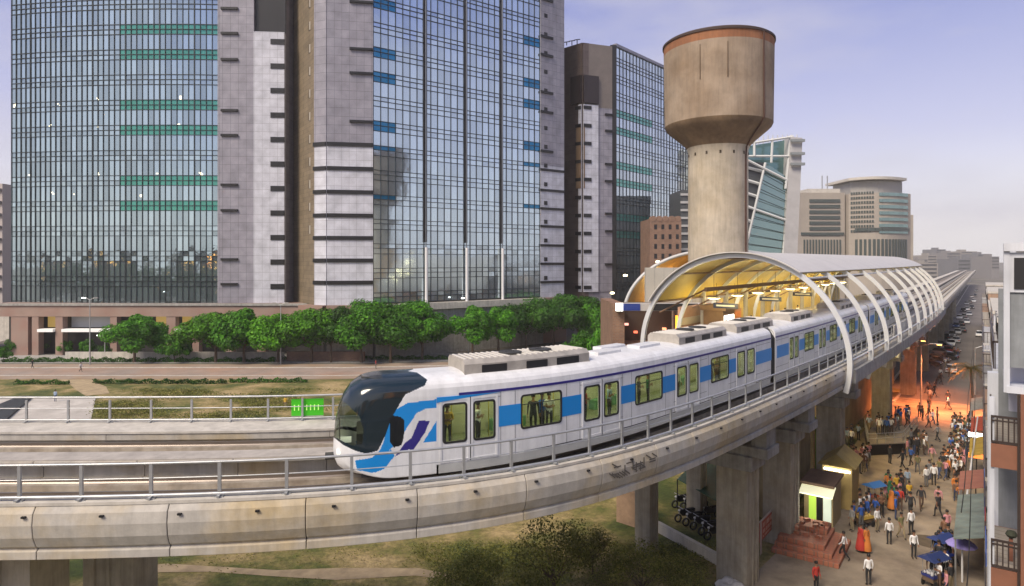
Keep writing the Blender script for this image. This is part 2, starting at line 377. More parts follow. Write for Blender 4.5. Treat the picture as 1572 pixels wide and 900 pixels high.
# small fixings in the outer face
for k in range(34):
    a = 34 + k*2.35
    f = MB(); p = PT(a, -.17, 12.02); h = heading(a); M = Matrix.Translation(p) @ Matrix.Rotation(h, 4, 'Z'); f.box(-.06, .06, -.06, .02, -.03, .03, M=M); f.build('drain_hole', dark, viaduct)

# near railing
nr = thing('metal_railing', 'grey metal railing along the near viaduct edge in front of the train', 'railing', PT(60, .25, 12.4))
s_st = s_at(1300)
for z_, r_ in ((13.52, .045), (12.5, .06)):
    MB().tube([PT(20+k, .2, z_) for k in range(0, int(s_st+70-20))], r_, 8).build('top_rail' if z_ > 13 else 'bottom_pipe', metal_rail, nr, smooth=True)
MB().tube([PT(20+k, .2, 13.05) for k in range(0, int(s_st+70-20))], .018, 6).build('middle_wire', metal_rail, nr)
post = MB(); post.box(-.05, .05, -.04, .04, 0, 1.12); post.box(-.14, .14, -.10, .10, 0, .03); post.box(-.045, .045, -.20, -.02, .03, .08)
pm = None
pos = [30, 125, 232, 337, 440, 540, 630, 712, 785, 850, 905, 955, 995, 1030, 1063, 1093, 1120, 1145, 1168]
plist = [s_at(p, .2) for p in pos]
while plist[0] > 26: plist.insert(0, plist[0]-2.1)
while len(plist) < 62: plist.append(plist[-1]+2.1)
def addpost(parent, proto, s, t, z):
    global pm
    if proto is None:
        o = post.build('post', metal_rail)
    else: o = proto.copy(); COL.objects.link(o)
    p = PT(s, t, z); o.parent = parent; o.matrix_parent_inverse = parent.matrix_basis.inverted(); o.location = p; o.rotation_euler = (0, 0, heading(s)); return o
for s in plist: pm = addpost(nr, pm, s, .2, 12.4)
# far railing
fr = thing('metal_railing', 'slim grey railing with three rails along the far edge of the viaduct beside the lawn', 'railing', PT(60, 12.3, 11.9))
for z_, r_, n_ in ((13.15, .05, 'top_rail'), (12.6, .025, 'middle_rail'), (12.02, .05, 'bottom_pipe')):
    MB().tube([PT(20+k, 12.3, z_) for k in range(0, int(s_at(990, 12.3)-20))], r_, 8).build(n_, metal_rail, fr, smooth=True)
q = s_at(-280, 12.3)
while q < s_at(985, 12.3): pm = addpost(fr, pm, q, 12.3, 11.9); q += 2.15

# piers with twin shafts and a stepped cross beam
def pier(s, label, zt=7.3, w=1.0, cap=True):
    h = heading(s); base = PT(s, 3.2, 0)
    o = thing('concrete_pier', label, 'pier', base, h, 'concrete piers under the viaduct')
    for k, t in enumerate((3.2, 9.6)):
        m = MB(); dy = t-3.2
        pr = [(-w, -w*.95), (-w*.55, -w), (-w*.5, -w*.9), (-w*.1, -w*.9), (-w*.05, -w), (w*.05, -w), (w*.1, -w*.9), (w*.5, -w*.9), (w*.55, -w), (w, -w*.95), (w, w*.95), (-w, w*.95)]
        m.prism([((a, b+dy) if k == 0 or not cap else (a*.6, b*.6+dy)) for a, b in pr], -.3, zt)
        lpart(m, 'shaft', mat('pier_concrete', (.43, .39, .31), .9, noise=.16, scale=1.3, stain=(.40, .34, .24), stain_scale=.5, streak=.32), o)
    if not cap: return o
    m = MB(); m.box(-1.15, 1.15, -1.3, 7.6, zt, zt+.9); lpart(m, 'cross_beam', concrete_grey, o, bevel=.05)
    m = MB(); m.prism([(-1.0, -2.2), (1.0, -2.2), (1.0, 8.4), (-1.0, 8.4)], zt+.9, zt+1.5); lpart(m, 'cap_slab', concrete_grey, o, bevel=.05)
    for dy in (-1.6, 1.2, 5.0, 7.6):
        m = MB(); m.box(-.75, .75, dy-.45, dy+.45, zt+1.5, 10.3); m.box(-.5, .5, dy-.3, dy+.3, 10.3, 10.598); lpart(m, 'pedestal', concrete_grey, o)
    return o
sx = {}
for key, v in (('a', gp(1135, 895)), ('b', gp(1207, 835)), ('c', gp(1285, 750)), ('d', gp(1345, 655)), ('e', gp(1380, 603)), ('f', gp(1405, 568)), ('z', None)):
    if v is None: continue
    lo = min(range(0, SMAX), key=lambda i: (PT(i, 3.2, 0)-v).length); sx[key] = lo
s_left = s_at(30, 3.2)
pier(s_left, 'stubby concrete pier under the viaduct at the bottom left corner', 10.55, 1.1, False)
pier(sx['a'], 'stained grey concrete pier standing in front of the red banner')
pier(sx['b'], 'concrete pier behind the lit ticket kiosk, second from the front')
pier(sx['c'], 'tall tan concrete pier right of the lit kiosk, beside the crowd')
pier(sx['d'], 'concrete pier next to the raised railed platform')
pier(sx['e'], 'concrete pier behind the raised platform, lit orange by a street lamp')
pier(sx['f'], 'small distant concrete pier where the car park begins')
pq = sx['f'] + 26
for k, nm in enumerate(('nearest', 'second', 'third', 'fourth', 'fifth')):
    pier(pq, 'far concrete pier between the parked cars, %s of those beyond the station' % nm); pq += 28
# ------------------------------------------------------------------ train
TZ = 11.6                      # rail level
body_white = mat('train_white', (.70, .71, .73), .32, noise=.07, scale=1.5, spec=.5, streak=.16)
skirt_grey = mat('train_skirt', (.42, .43, .43), .4, noise=.1, scale=1)
band_blue = mat('train_blue', (.01, .23, .62), .3)
band_navy = mat('train_navy', (.028, .022, .19), .3)
under_m = mat('train_underframe', (.035, .035, .035), .7, noise=.4, scale=2)
rubber = mat('rubber', (.015, .015, .015), .8)
ac_m = mat('roof_unit', (.40, .37, .33), .5, .2, noise=.2, scale=2)
train_glass = mat('train_glass', (.1, .12, .1), .03, transp=(.74, .80, .72))
wind_glass = mat('windscreen_glass', (.1, .12, .1), .03, transp=(.42, .48, .42))
visor_m = mat('visor', (.008, .018, .026), .12, spec=.8)
int_wall = mat('train_interior', (.46, .46, .34), .6)
lampw = mat('train_lamp', (1, 1, .8), .5, emit=(1, .93, .55), estr=9)
seat_m = mat('train_seat', (.12, .30, .16), .6)
HW = 1.48
def tt(s, t, z): return PT(s, TC1 + t, TZ + z)      # t: across the track, z above rail
# body section from side stripe over the roof
def section(hw=HW, crown=4.0, edge=3.25):
    p = [(-hw, edge)]
    for k in range(1, 16):
        a = math.pi * k/16; x = -hw*math.cos(a)
        p.append((math.copysign(abs(math.cos(a))**.75, -math.cos(a))*hw, edge + (crown-edge)*math.sin(a)**.62))
    p.append((hw, edge)); return p
train = thing('metro_train', 'white metro train with blue bands and dark glass nose running on the viaduct', 'train', PT(s_at(700), TC1, TZ))
def panel(s0, s1, z0, z1, t0, t1, r=.0, n=4):
    """rounded panel in the side wall, thickness from t0 to t1, following the bend"""
    pts = []
    r = min(r, (s1-s0)/2-.001, (z1-z0)/2-.001)
    if r > .005:
        for cx, cz, a0 in ((s0+r, z0+r, 180), (s1-r, z0+r, 270), (s1-r, z1-r, 0), (s0+r, z1-r, 90)):
            for k in range(n+1):
                a = R(a0+90*k/n); pts.append((cx+r*math.cos(a), cz+r*math.sin(a)))
    else: pts = [(s0, z0), (s1, z0), (s1, z1), (s0, z1)]
    m = MB(); k = len(pts)
    vs = [tt(a, t0, b) for a, b in pts] + [tt(a, t1, b) for a, b in pts]
    m.add(vs, [tuple(range(k)), tuple(range(k, 2*k))[::-1]] + [(i, k+i, k+(i+1) % k, (i+1) % k) for i in range(k)]); return m
def frame(s0, s1, z0, z1, w_, t0, t1, r=.12):
    o = []; i_ = []
    for W, L_ in ((0, o), (w_, i_)):
        a0_, a1_, b0, b1 = s0+W, s1-W, z0+W, z1-W; rr = max(.02, r-W*.6)
        for cx, cz, a0 in ((a0_+rr, b0+rr, 180), (a1_-rr, b0+rr, 270), (a1_-rr, b1-rr, 0), (a0_+rr, b1-rr, 90)):
            for k in range(5):
                a = R(a0+90*k/4); L_.append((cx+rr*math.cos(a), cz+rr*math.sin(a)))
    n = len(o); m = MB(); vs = [tt(a, t0, b) for a, b in o] + [tt(a, t0, b) for a, b in i_] + [tt(a, t1, b) for a, b in o] + [tt(a, t1, b) for a, b in i_]
    fs = []
    for k in range(n):
        j = (k+1) % n
        fs += [(k, j, n+j, n+k), (2*n+k, 3*n+k, 3*n+j, 2*n+j), (k, 2*n+k, 2*n+j, j), (n+k, n+j, 3*n+j, 3*n+k)]
    m.add(vs, fs); return m
PW = lambda px: s_at(px, TC1-HW)      # side wall station from photo column
def car(s0, s1, doors, wins, bands, nose=False, ac=()):
    """doors: [(a,m,b)] in path units; wins [(a,b)]"""
    cr_ = thing('x', None, None)       # a carriage is a part of the train
    bpy.data.objects.remove(cr_)
    P = train
    # side walls with openings
    z0, z1, w0, w1 = .62, 3.25, 1.62, 2.90
    open_ = [(a+.32*(m_-a)*.5, m_-.30*(m_-a)*.5, 1.45, 2.86) for a, m_, b in doors] + [(m_+.30*(b-m_)*.5, b-.32*(b-m_)*.5, 1.45, 2.86) for a, m_, b in doors] + [(a, b, w0, w1) for a, b in wins]
    open_.sort()
    for side in (-1, 1):
        wl = MB(); ti, to = (-HW, -HW+.08) if side < 0 else (HW-.08, HW)
        def blk(a, b, c, d):
            if b-a > .004: wl.sweep([(ti, c), (to, c), (to, d), (ti, d)], a, b, .8, fmap=lambda s, t, z: tt(s, t, z))
        cur = s0
        for a, b, c, d in open_:
            blk(cur, a, z0, z1); blk(a, b, z0, c); blk(a, b, d, z1); cur = b
        blk(cur, s1, z0, z1)
        wl.build('side_wall', body_white, P)
    # roof
    sec = section(); rf = MB(); inner = [(t*.95, z-.09) for t, z in sec[::-1]]
    rf.sweep([(t, z+.002) for t, z in sec] + inner, s0, s1, .8, fmap=tt); rf.build('roof', body_white, P, smooth=False)
    # floor, ends, skirt, ceiling lamp
    MB().sweep([(-HW+.09, .85), (HW-.09, .85), (HW-.09, .95), (-HW+.09, .95)], s0, s1, 1, fmap=tt).build('floor', mat('train_floor', (.20, .22, .13), .5), P)
    MB().sweep([(-HW+.1, 3.05), (HW-.1, 3.05), (HW-.1, 3.12), (-HW+.1, 3.12)], s0+.1, s1-.1, 1, fmap=tt).build('ceiling', int_wall, P)
    for t_ in (-.7, .7): MB().sweep([(t_-.08, 3.0), (t_+.08, 3.0), (t_+.08, 3.045), (t_-.08, 3.045)], s0+.5, s1-.5, 1, fmap=tt).build('ceiling_lamp', lampw, P)
    MB().sweep([(HW-.14, .96), (HW-.1, .96), (HW-.1, 3.04), (HW-.14, 3.04)], s0+.1, s1-.1, 1, fmap=tt).build('inner_lining', int_wall, P)
    for a, b in wins: panel(a+(b-a)*.3, b-(b-a)*.1, w0+.45, w1-.1, HW-.142, HW-.15, .1).build('far_window', mat('far_window', (.06, .10, .03), .4), P)
    for q_ in range(int((s1-s0)/1.9)):
        p_ = s0+1+q_*1.9; hp = MB(); hp.tube([tt(p_, -.55, .96), tt(p_, -.55, 3.04)], .022, 6); hp.build('grab_pole', mat('grab_pole', (.6, .5, .1), .3, .5), P)
    for t_, e_ in ((HW-.5, HW-.1), (-HW+.1, -HW+.5)):
        for a, b in wins: MB().sweep([(t_, .951), (e_, .951), (e_, 1.4), (t_, 1.4)], a, b, 1, fmap=tt).build('bench', seat_m, P)
    for e in (s1-.06,) if nose else (s0+.06, s1-.06):
        MB().sweep([(-HW+.1, .6)] + [(HW-.1, .6), (HW-.1, 3.24)] + [(t*.93, z-.12) for t, z in sec[::-1]] + [(-HW+.1, 3.24)], e-.05, e+.05, 1, fmap=tt).build('end_wall', body_white, P)
    for side in (-1, 1):
        k = side*HW; MB().sweep([(k, .28), (k-side*.06, .28), (k-side*.06, .617), (k, .617)], s0+.1, s1-.1, .8, fmap=tt).build('skirt', skirt_grey, P)
        MB().sweep([(k+side*.018, 3.20), (k-side*.01, 3.20), (k-side*.01, 3.30), (k+side*.018, 3.30)], s0+(1.0 if nose else 0), s1, .8, fmap=tt).build('roof_stripe', band_navy, P)
    # underframe boxes and bogies
    L_ = s1-s0
    for f0, f1 in ((.20, .27), (.29, .40), (.43, .5), (.53, .66), (.69, .78)):
        MB().sweep([(-1.2, .25), (1.2, .25), (1.2, .84), (-1.2, .84)], s0+L_*f0, s0+L_*f1, 1, fmap=tt).build('equipment_box', under_m, P)
    for fb in (.12, .88):
        c = s0+L_*fb
        MB().sweep([(-1.05, .3), (-.9, .3), (-.9, .62), (-1.05, .62)], c-1.7, c+1.7, 1, fmap=tt).build('bogie_frame', under_m, P)
        for ds in (-1.15, 1.15):
            for t_ in (-.76, .76):
                wmb = MB(); wmb.tube([tt(c+ds, t_-.06, .42), tt(c+ds, t_+.06, .42)], .42, 20); wmb.build('wheel', steel, P)
    near, far = -HW, HW
    for a, b in bands:
        panel(a, b, 1.80, 2.62, near+.001, near-.012).build('blue_band', band_blue, P)
    for a, b in wins:
        panel(a-.02, b+.02, w0-.02, w1+.02, near+.05, near+.04, .12).build('window_glass', train_glass, P)
        frame(a-.06, b+.06, w0-.06, w1+.06, .075, near+.03, near-.02, .16).build('window_frame', rubber, P)
        if b-a > 1: MB().sweep([(near-.004, w1-.36), (near+.03, w1-.36), (near+.03, w1-.33), (near-.004, w1-.33)], a, b, .8, fmap=tt).build('window_bar', rubber, P); panel((a+b)/2-.02, (a+b)/2+.02, w0, w1, near+.03, near-.006).build('window_bar', rubber, P)
    for a, m_, b in doors:
        for u, v in ((a, m_), (m_, b)):
            # leaf edge seams, window
            aa, bb = (u+.32*(v-u)*.5, v-.30*(v-u)*.5) if u == a else (u+.30*(v-u)*.5, v-.32*(v-u)*.5)
            lf = frame(u+.02, v-.02, .66, 3.12, .10, near+.02, near-.022, .05); lf.build('door_leaf', body_white, P)
            panel(aa-.02, bb+.02, 1.43, 2.88, near+.05, near+.04, .1).build('door_glass', train_glass, P)
            frame(aa-.07, bb+.07, 1.38, 2.93, .08, near+.03, near-.016, .14).build('door_window_frame', rubber, P)
        panel(m_-.018, m_+.018, .66, 3.12, near+.02, near-.026).build('door_seal', rubber, P)
    for q_ in [a-.12 for a, m_, b in doors]+[b+.12 for a, m_, b in doors]+[a-.35 for a, b in wins]+[b+.35 for a, b in wins]:
        if s0+.3 < q_ < s1-.3: panel(q_-.012, q_+.012, .64, 3.19, near+.001, near-.004).build('panel_seam', mat('seam', (.22, .22, .23), .6), P)
    for z_ in (1.2, 3.0):
        e_ = [s0+(.1)]+[x for a, m_, b in doors for x in (a, b)]+[s1-.1]
        for u, v in zip(e_[::2], e_[1::2]): panel(u, v, z_, z_+.022, near+.001, near-.006).build('panel_seam', mat('seam', (.22, .22, .23), .6), P)
    MB().sweep([(near+.002, .66), (near-.012, .66), (near-.012, .69), (near+.002, .69)], s0+(4.2 if nose else .05), s1-.05, .8, fmap=tt).build('sill_line', rubber, P)
    for a, b, w_ in ac:
        m = MB(); m.sweep([(-w_, 3.86), (w_, 3.86), (w_, 4.28), (w_-.16, 4.44), (-w_+.16, 4.44), (-w_, 4.28)], a, b, .8, fmap=tt)
        u = m.build('roof_unit', ac_m, P)
        n = max(3, int((b-a)/.32))
        g = MB()
        for k in range(n):
            c = a+(b-a)*(k+.5)/n
            if .36 < (k+.5)/n < .42: continue
            g.sweep([(-w_+.25, 4.442), (w_-.25, 4.442), (w_-.25, 4.475), (-w_+.25, 4.475)], c-.05, c+.05, 1, fmap=tt)
        g.build('roof_grille', mat('grille', (.62, .60, .56), .5), u)
        for f in (.42, .68):
            c = a+(b-a)*f; k = MB(); ctr = tt(c, 0, 4.476); k.lathe([(0.0, .03), (.2, .03), (.2, .05), (.5, .05), (.5, 0)], 24, ctr); k.build('roof_fan', under_m, u)
        for f0, f1 in ((.12, .3), (.45, .62), (.7, .9)):
            panel(a+(b-a)*f0, a+(b-a)*f1, 3.92, 4.22, -w_+.01, -w_-.015, .03).build('louvre', dark, u)
        panel(a, b, 3.86, 3.93, -w_+.01, -w_-.05, .0).build('unit_foot', ac_m, u)
# car 1 from photo columns
gap1 = s_at(1187, TC1-HW)
nose_tip = s_at(512, TC1)
NS = 4.3; s1_ = nose_tip + NS
D1 = [(PW(674), PW(722), PW(765)), (PW(893), PW(924), PW(953)), (PW(1037), PW(1056), PW(1074)), (PW(1130), PW(1145), PW(1160))]
W1 = [(PW(801), PW(861)), (PW(976), PW(1016)), (PW(1092), PW(1118))]
B1 = [(D1[0][2]+.03, W1[0][0]-.05), (W1[0][1]+.05, D1[1][0]-.03), (D1[1][2]+.03, W1[1][0]-.05), (W1[1][1]+.05, D1[2][0]-.03), (D1[2][2]+.03, W1[2][0]-.05), (W1[2][1]+.05, D1[3][0]-.03), (D1[3][2]+.03, gap1-.35)]
PC = lambda px: s_at(px, TC1)
car(s1_, gap1-.42, D1, W1, B1, True, [(PC(700), PC(880), 1.0), (PC(1018), PC(1092), .95), (PC(1108), PC(1165), .95)])
CL = gap1 - nose_tip
for ci in range(2):
    c0 = gap1 + .42 + ci*(CL*.93); c1 = c0 + CL*.93 - .84
    L_ = c1-c0; Dn = []; Wn = []; Bn = []
    for f in (.13, .38, .62, .87): Dn.append((c0+L_*f-1.15, c0+L_*f, c0+L_*f+1.15))
    for f in (.255, .5, .745): Wn.append((c0+L_*f-1.2, c0+L_*f+1.2))
    Bn = [(c0+.3, Dn[0][0]-.03)]
    for i in range(3): Bn += [(Dn[i][2]+.03, Wn[i][0]-.05), (Wn[i][1]+.05, Dn[i+1][0]-.03)]
    Bn.append((Dn[3][2]+.03, c1-.3))
    car(c0, c1, Dn, Wn, Bn, False, [(c0+L_*.16, c0+L_*.34, 1.0), (c0+L_*.66, c0+L_*.84, 1.0)])
    # gangway
    m = MB()
    for k in range(7):
        a = c0-.82+k*.115; m.sweep([(-HW+.03, .7), (HW-.03, .7), (HW-.03, 3.2), (HW-.4, 3.75), (-HW+.4, 3.75), (-HW+.03, 3.2)], a+.01, a+.09, 1, fmap=tt)
    m.sweep([(-HW+.2, .75), (HW-.2, .75), (HW-.2, 3.15), (HW-.55, 3.62), (-HW+.55, 3.62), (-HW+.2, 3.15)], c0-.84, c0+.0, 1, fmap=tt)
    m.build('gangway', rubber, train)
# flat hatches and white fairings on the roof
for a, b, t_, w_ in ((PC(868), PC(905), .75, .28), (PC(905), PC(940), -.15, .38), (PC(935), PC(972), .75, .28), (PC(968), PC(1000), -.15, .38)):
    MB().sweep([(t_-w_, 3.95), (t_+w_, 3.95), (t_+w_, 4.12), (t_-w_, 4.12)], a, b, .8, fmap=tt).build('roof_hatch', body_white, train, bevel=.03)

# --- nose: lofted sections, faces sorted by livery outlines
def inpoly(x, y, P):
    c = False; j = len(P)-1
    for i in range(len(P)):
        if (P[i][1] > y) != (P[j][1] > y) and x < (P[j][0]-P[i][0])*(y-P[i][1])/(P[j][1]-P[i][1])+P[i][0]: c = not c
        j = i
    return c
def lerp_t(tab, a):
    for (x0, y0), (x1, y1) in zip(tab, tab[1:]):
        if a <= x1: return y0+(y1-y0)*(a-x0)/(x1-x0)
    return tab[-1][1]
TOP = [(0, 1.3), (.03, 1.8), (.10, 2.35), (.22, 2.8), (.42, 3.2), (.72, 3.52), (1.2, 3.78), (1.9, 3.92), (2.8, 3.99), (4.3, 4.0)]
BOT = [(0, 1.05), (.06, .8), (.2, .55), (.5, .38), (1.0, .30), (4.3, .28)]
def hwid(a): return HW*(1-(1-min(a, 2.3)/2.3)**2.9)**(1/2.3) if a < 2.3 else HW
NA, NP = 190, 380
def nsec(a):
    top, bot, hw = lerp_t(TOP, a), lerp_t(BOT, a), max(hwid(a), .02); f = min(1, a/NS); pts = []
    # blend a superellipse (front) into the body section (back)
    ed = 3.25; blend = min(1, a/2.6); blend = blend*blend*(3-2*blend)
    for k in range(NP):
        ang = math.pi*(k/(NP-1)) ; ca, sa = math.cos(ang), math.sin(ang)
        pts.append((ca, sa))
    base = []
    n_ = NP
    for k in range(n_):
        u = k/(n_-1)             # 0 near bottom, over the top, 1 far bottom
        # superellipse
        ang = R(-90) - (u*2-1)*math.pi if False else math.pi*(1.5-2*u) + 0
        cx, cz = (top+bot)/2, 0
        ang = R(270) - u*2*math.pi
        ca, sa = math.cos(ang), math.sin(ang); ex = 2/(2.6+1.4*blend)
        e1 = (math.copysign(abs(ca)**ex, ca)*hw, (top+bot)/2 + math.copysign(abs(sa)**ex, sa)*(top-bot)/2)
        base.append((e1, u))
    # body outline by same parameter: bottom -> side -> roof -> side -> bottom
    prof = [(0, .28), (-HW, .28), (-HW, 3.25)] + section()[1:-1] + [(HW, 3.25), (HW, .28), (0, .28)]
    ds = [0]
    for p, q_ in zip(prof, prof[1:]): ds.append(ds[-1]+math.hypot(q_[0]-p[0], q_[1]-p[1]))
    out_ = []
    def ray_prof(t, z):      # scale direction from centre onto the body outline
        c = (0, 2.1); dx, dz = t, z-c[1]; best = None
        for p, q_ in zip(prof, prof[1:]):
            ex_, ez = q_[0]-p[0], q_[1]-p[1]; den = dx*ez-dz*ex_
            if abs(den) < 1e-9: continue
            r = ((p[0]-c[0])*ez-(p[1]-c[1])*ex_)/den; v = ((p[0]-c[0])*dz-(p[1]-c[1])*dx)/den
            if r > 0 and -1e-6 <= v <= 1+1e-6: best = (dx*r, c[1]+dz*r)
        return best or (t, z)
    for (e1, u) in base:
        b = ray_prof(*e1); k = blend
        out_.append((e1[0]*(1-k)+b[0]*k, e1[1]*(1-k)+b[1]*k))
    # even spacing round the outline
    acc = [0]
    for p, q_ in zip(out_, out_[1:]): acc.append(acc[-1]+math.hypot(q_[0]-p[0], q_[1]-p[1]))
    res = []; j = 0
    for k in range(NP):
        d = acc[-1]*k/(NP-1)
        while j < NP-2 and acc[j+1] < d: j += 1
        f = 0 if acc[j+1] == acc[j] else min(1, (d-acc[j])/(acc[j+1]-acc[j])); res.append((out_[j][0]+(out_[j+1][0]-out_[j][0])*f, out_[j][1]+(out_[j+1][1]-out_[j][1])*f))
    return res
av = [NS*((i/NA)**1.35) + .001 for i in range(NA+1)]
rows = [nsec(a) for a in av]
DARK = [(500, 560), (600, 566), (640, 572), (656, 583), (652, 592), (622, 606), (602, 640), (592, 668), (580, 692), (562, 697), (545, 692), (528, 684), (510, 670), (495, 640)]
WIND = [(495, 602), (512, 606), (535, 622), (552, 640), (558, 660), (556, 682), (540, 684), (525, 677), (505, 665)]
BLUE = [(575, 715), (562, 706), (572, 702), (583, 692), (590, 676), (594, 640), (603, 632), (625, 619), (672, 613), (772, 604), (772, 609), (735, 620), (690, 624), (655, 627), (640, 634), (628, 652), (612, 677), (594, 695), (577, 706), (560, 712)]
LOWB = [(548, 722), (545, 707), (560, 705), (585, 700), (600, 690), (606, 700), (590, 720), (575, 726)]
NAVY = [(643, 646), (660, 646), (652, 665), (634, 692), (628, 690), (606, 701), (622, 680), (632, 672)]
TRI = [(649, 680), (671, 645), (671, 677)]
SIDEW = [(598, 642), (603, 638), (615, 640), (621, 646), (620, 672), (616, 684), (605, 687), (599, 680)]
classes = {'nose_shell': MB(), 'roof_visor': MB(), 'windscreen': MB()}
for n_ in ('blue_swoosh', 'navy_slash', 'cab_window'): classes[n_+'/n'] = MB(); classes[n_+'/f'] = MB()
cvt = {k: {} for k in classes}
grid = [[tt(nose_tip+av[i], t, z) for t, z in rows[i]] for i in range(NA+1)]
for i in range(NA):
    for k in range(NP-1):
        idx = [(i, k), (i+1, k), (i+1, k+1), (i, k+1)]
        a_ = (av[i]+av[i+1])/2; t_ = sum(rows[p][q_][0] for p, q_ in idx)/4; z_ = sum(rows[p][q_][1] for p, q_ in idx)/4
        x, y = proj(tt(nose_tip+a_, -abs(t_), z_))
        if inpoly(x, y, SIDEW): c = 'cab_window'
        elif inpoly(x, y, WIND) : c = 'windscreen'
        elif inpoly(x, y, DARK) : c = 'roof_visor'
        elif inpoly(x, y, NAVY): c = 'navy_slash'
        elif inpoly(x, y, BLUE) or inpoly(x, y, TRI) or inpoly(x, y, LOWB): c = 'blue_swoosh'
        else: c = 'nose_shell'
        if c in ('blue_swoosh', 'navy_slash', 'cab_window'): c += '/n' if t_ < 0 else '/f'
        m = classes[c]; mp_ = cvt[c]; f = []
        for p in idx:
            if p not in mp_: mp_[p] = len(m.v); m.v.append(tuple(grid[p[0]][p[1]]))
            f.append(mp_[p])
        m.f.append(tuple(f)); m.m.append(0)
mm = {'nose_shell': body_white, 'roof_visor': visor_m, 'windscreen': wind_glass, 'blue_swoosh': band_blue, 'navy_slash': band_navy, 'cab_window': black_gloss}
for k, m in classes.items():
    if m.f: m.build(k.split('/')[0], mm[k.split('/')[0]], train, smooth=True)
tp_ = MB(); xs_ = [s1_+(PW(768)-s1_)*i/12 for i in range(13)]
vv = [tt(a, -HW-.026, 3.19) for a in xs_]+[tt(a, -HW-.026, 2.98+.21*(i/12)**.8) for i, a in enumerate(xs_)]+[tt(a, -HW+.01, 3.19) for a in xs_]+[tt(a, -HW+.01, 2.98+.21*(i/12)**.8) for i, a in enumerate(xs_)]
tp_.add(vv, [(i, 13+i, 14+i, i+1) for i in range(12)]+[(13+i, 39+i, 40+i, 14+i) for i in range(12)]+[(i+1, 27+i, 26+i, i) for i in range(12)]); tp_.build('blue_swoosh', band_blue, train)
# cab interior seen through the windscreen, headlamps, coupler, mirror, wiper
MB().sweep([(-1.2, .9), (1.2, .9), (1.2, 3.1), (-1.2, 3.1)], s1_-.9, s1_-.8, 1, fmap=tt).build('cab_wall', mat('cab_wall', (.25, .25, .14), .7), train)
MB().sweep([(-1.1, 1.0), (1.1, 1.0), (1.0, 1.9), (-1.0, 1.9)], nose_tip+1.0, nose_tip+1.9, .5, fmap=tt).build('driver_desk', under_m, train)
MB().sweep([(-.5, 3.0), (.5, 3.0), (.5, 3.06), (-.5, 3.06)], nose_tip+1.6, nose_tip+2.6, .5, fmap=tt).build('cab_lamp', lampw, train)
MB().tube([tt(nose_tip-.35, 0, .85), tt(nose_tip+.7, 0, .85)], .14, 10).build('coupler', under_m, train)
for t_ in (-.85, .85):
    m = MB(); m.tube([tt(nose_tip+.20, t_, 1.22), tt(nose_tip+.75, t_, 1.22)], .12, 14); m.build('headlight', mat('head_lens', (.8, .8, .75), .1, emit=(1, .95, .8), estr=.6), train)
MB().tube([tt(nose_tip+.28, -.1, 1.5), tt(nose_tip+.28, -.5, 2.4)], .02, 6).build('wiper', rubber, train)
MB().sweep([(-1.2, .3), (1.2, .3), (1.2, .95), (-1.2, .95)], nose_tip+1.2, s1_, 1, fmap=tt).build('equipment_box', under_m, train)
# ------------------------------------------------------------------ station
rib_m = mat('rib_paint', (.52, .53, .54), .4, noise=.06, scale=1)
roof_out = mat('roof_sheet', (.50, .48, .45), .45, noise=.08, scale=.5, stretch=(1, 1, 1))
roof_in = mat('roof_lining', (.44, .31, .05), .6, noise=.12, scale=.6)
brown_m = mat('brown_clad', (.20, .12, .07), .6, noise=.2, scale=1)
lamp_warm = mat('lamp_warm', (1, .9, .6), .5, emit=(1, .82, .42), estr=9)
lamp_white = mat('lamp_white', (1, 1, 1), .5, emit=(1, .98, .9), estr=6)
AC_, AA, AB, AZ = 8.0, 8.4, 8.0, 12.4
def arch_pt(s, th, off=0):
    return PT(s, AC_-(AA+off)*math.cos(th), AZ+(AB+off)*math.sin(th))
station = thing('metro_station', 'arched metro station hall with white ribs, pale roof and glowing yellow ceiling', 'station', PT(s_at(1320), 8, 12))
S0 = s_at(1296, 0)
NR = 11; RP = 7.5
def rib(s, th0, th1, w=.34, d=.42):
    m = MB(); n = 40; rings = []
    for i in range(n+1):
        th = th0+(th1-th0)*i/n; c = PT(s, 0, 0)
        rings.append([arch_pt(s-w/2, th, -d/2), arch_pt(s+w/2, th, -d/2), arch_pt(s+w/2, th, d/2), arch_pt(s-w/2, th, d/2)])
    vs = [q for r in rings for q in r]; fs = []
    for i in range(n):
        for j in range(4): fs.append((i*4+j, (i+1)*4+j, (i+1)*4+(j+1) % 4, i*4+(j+1) % 4))
    fs += [(0, 1, 2, 3), tuple(range(n*4, n*4+4))[::-1]]; m.add(vs, fs); return m
for k in range(NR):
    s = S0 + k*RP
    rib(s, R(-15), R(184), .34 if k == 0 else .26, .36).build('rib', rib_m, station, smooth=False)
# roof shell: white outside, lined inside
def shell(s0, s1, th0, th1, name_o, name_i, mo, mi, parent, fn, thick=.16):
    for nm, m_, o0, o1 in ((name_o, mo, .22, .30), (name_i, mi, .12, .20)):
        if nm == name_i: s0 += .9
        b = MB(); ns, nt_ = max(2, int((s1-s0)/2)), 36
        for o_ in (o0, o1):
            for i in range(ns+1):
                for j in range(nt_+1): b.v.append(tuple(fn(s0+(s1-s0)*i/ns, th0+(th1-th0)*j/nt_, o_)))
        W = nt_+1; B = (ns+1)*W
        for i in range(ns):
            for j in range(nt_):
                a = i*W+j; b.f.append((a, a+1, a+W+1, a+W)); b.f.append((B+a, B+a+W, B+a+W+1, B+a+1))
        for j in range(nt_): a = j; b.f.append((a, B+a, B+a+1, a+1)); a = ns*W+j; b.f.append((a, a+1, B+a+1, B+a))
        for i in range(ns): a = i*W; b.f.append((a, a+W, B+a+W, B+a)); a = i*W+nt_; b.f.append((a, B+a, B+a+W, a+W))
        b.m = [0]*len(b.f); b.build(nm, m_, parent, smooth=False)
shell(S0-.6, S0+NR*RP, R(54), R(151), 'roof', 'roof_lining', roof_out, roof_in, station, arch_pt)
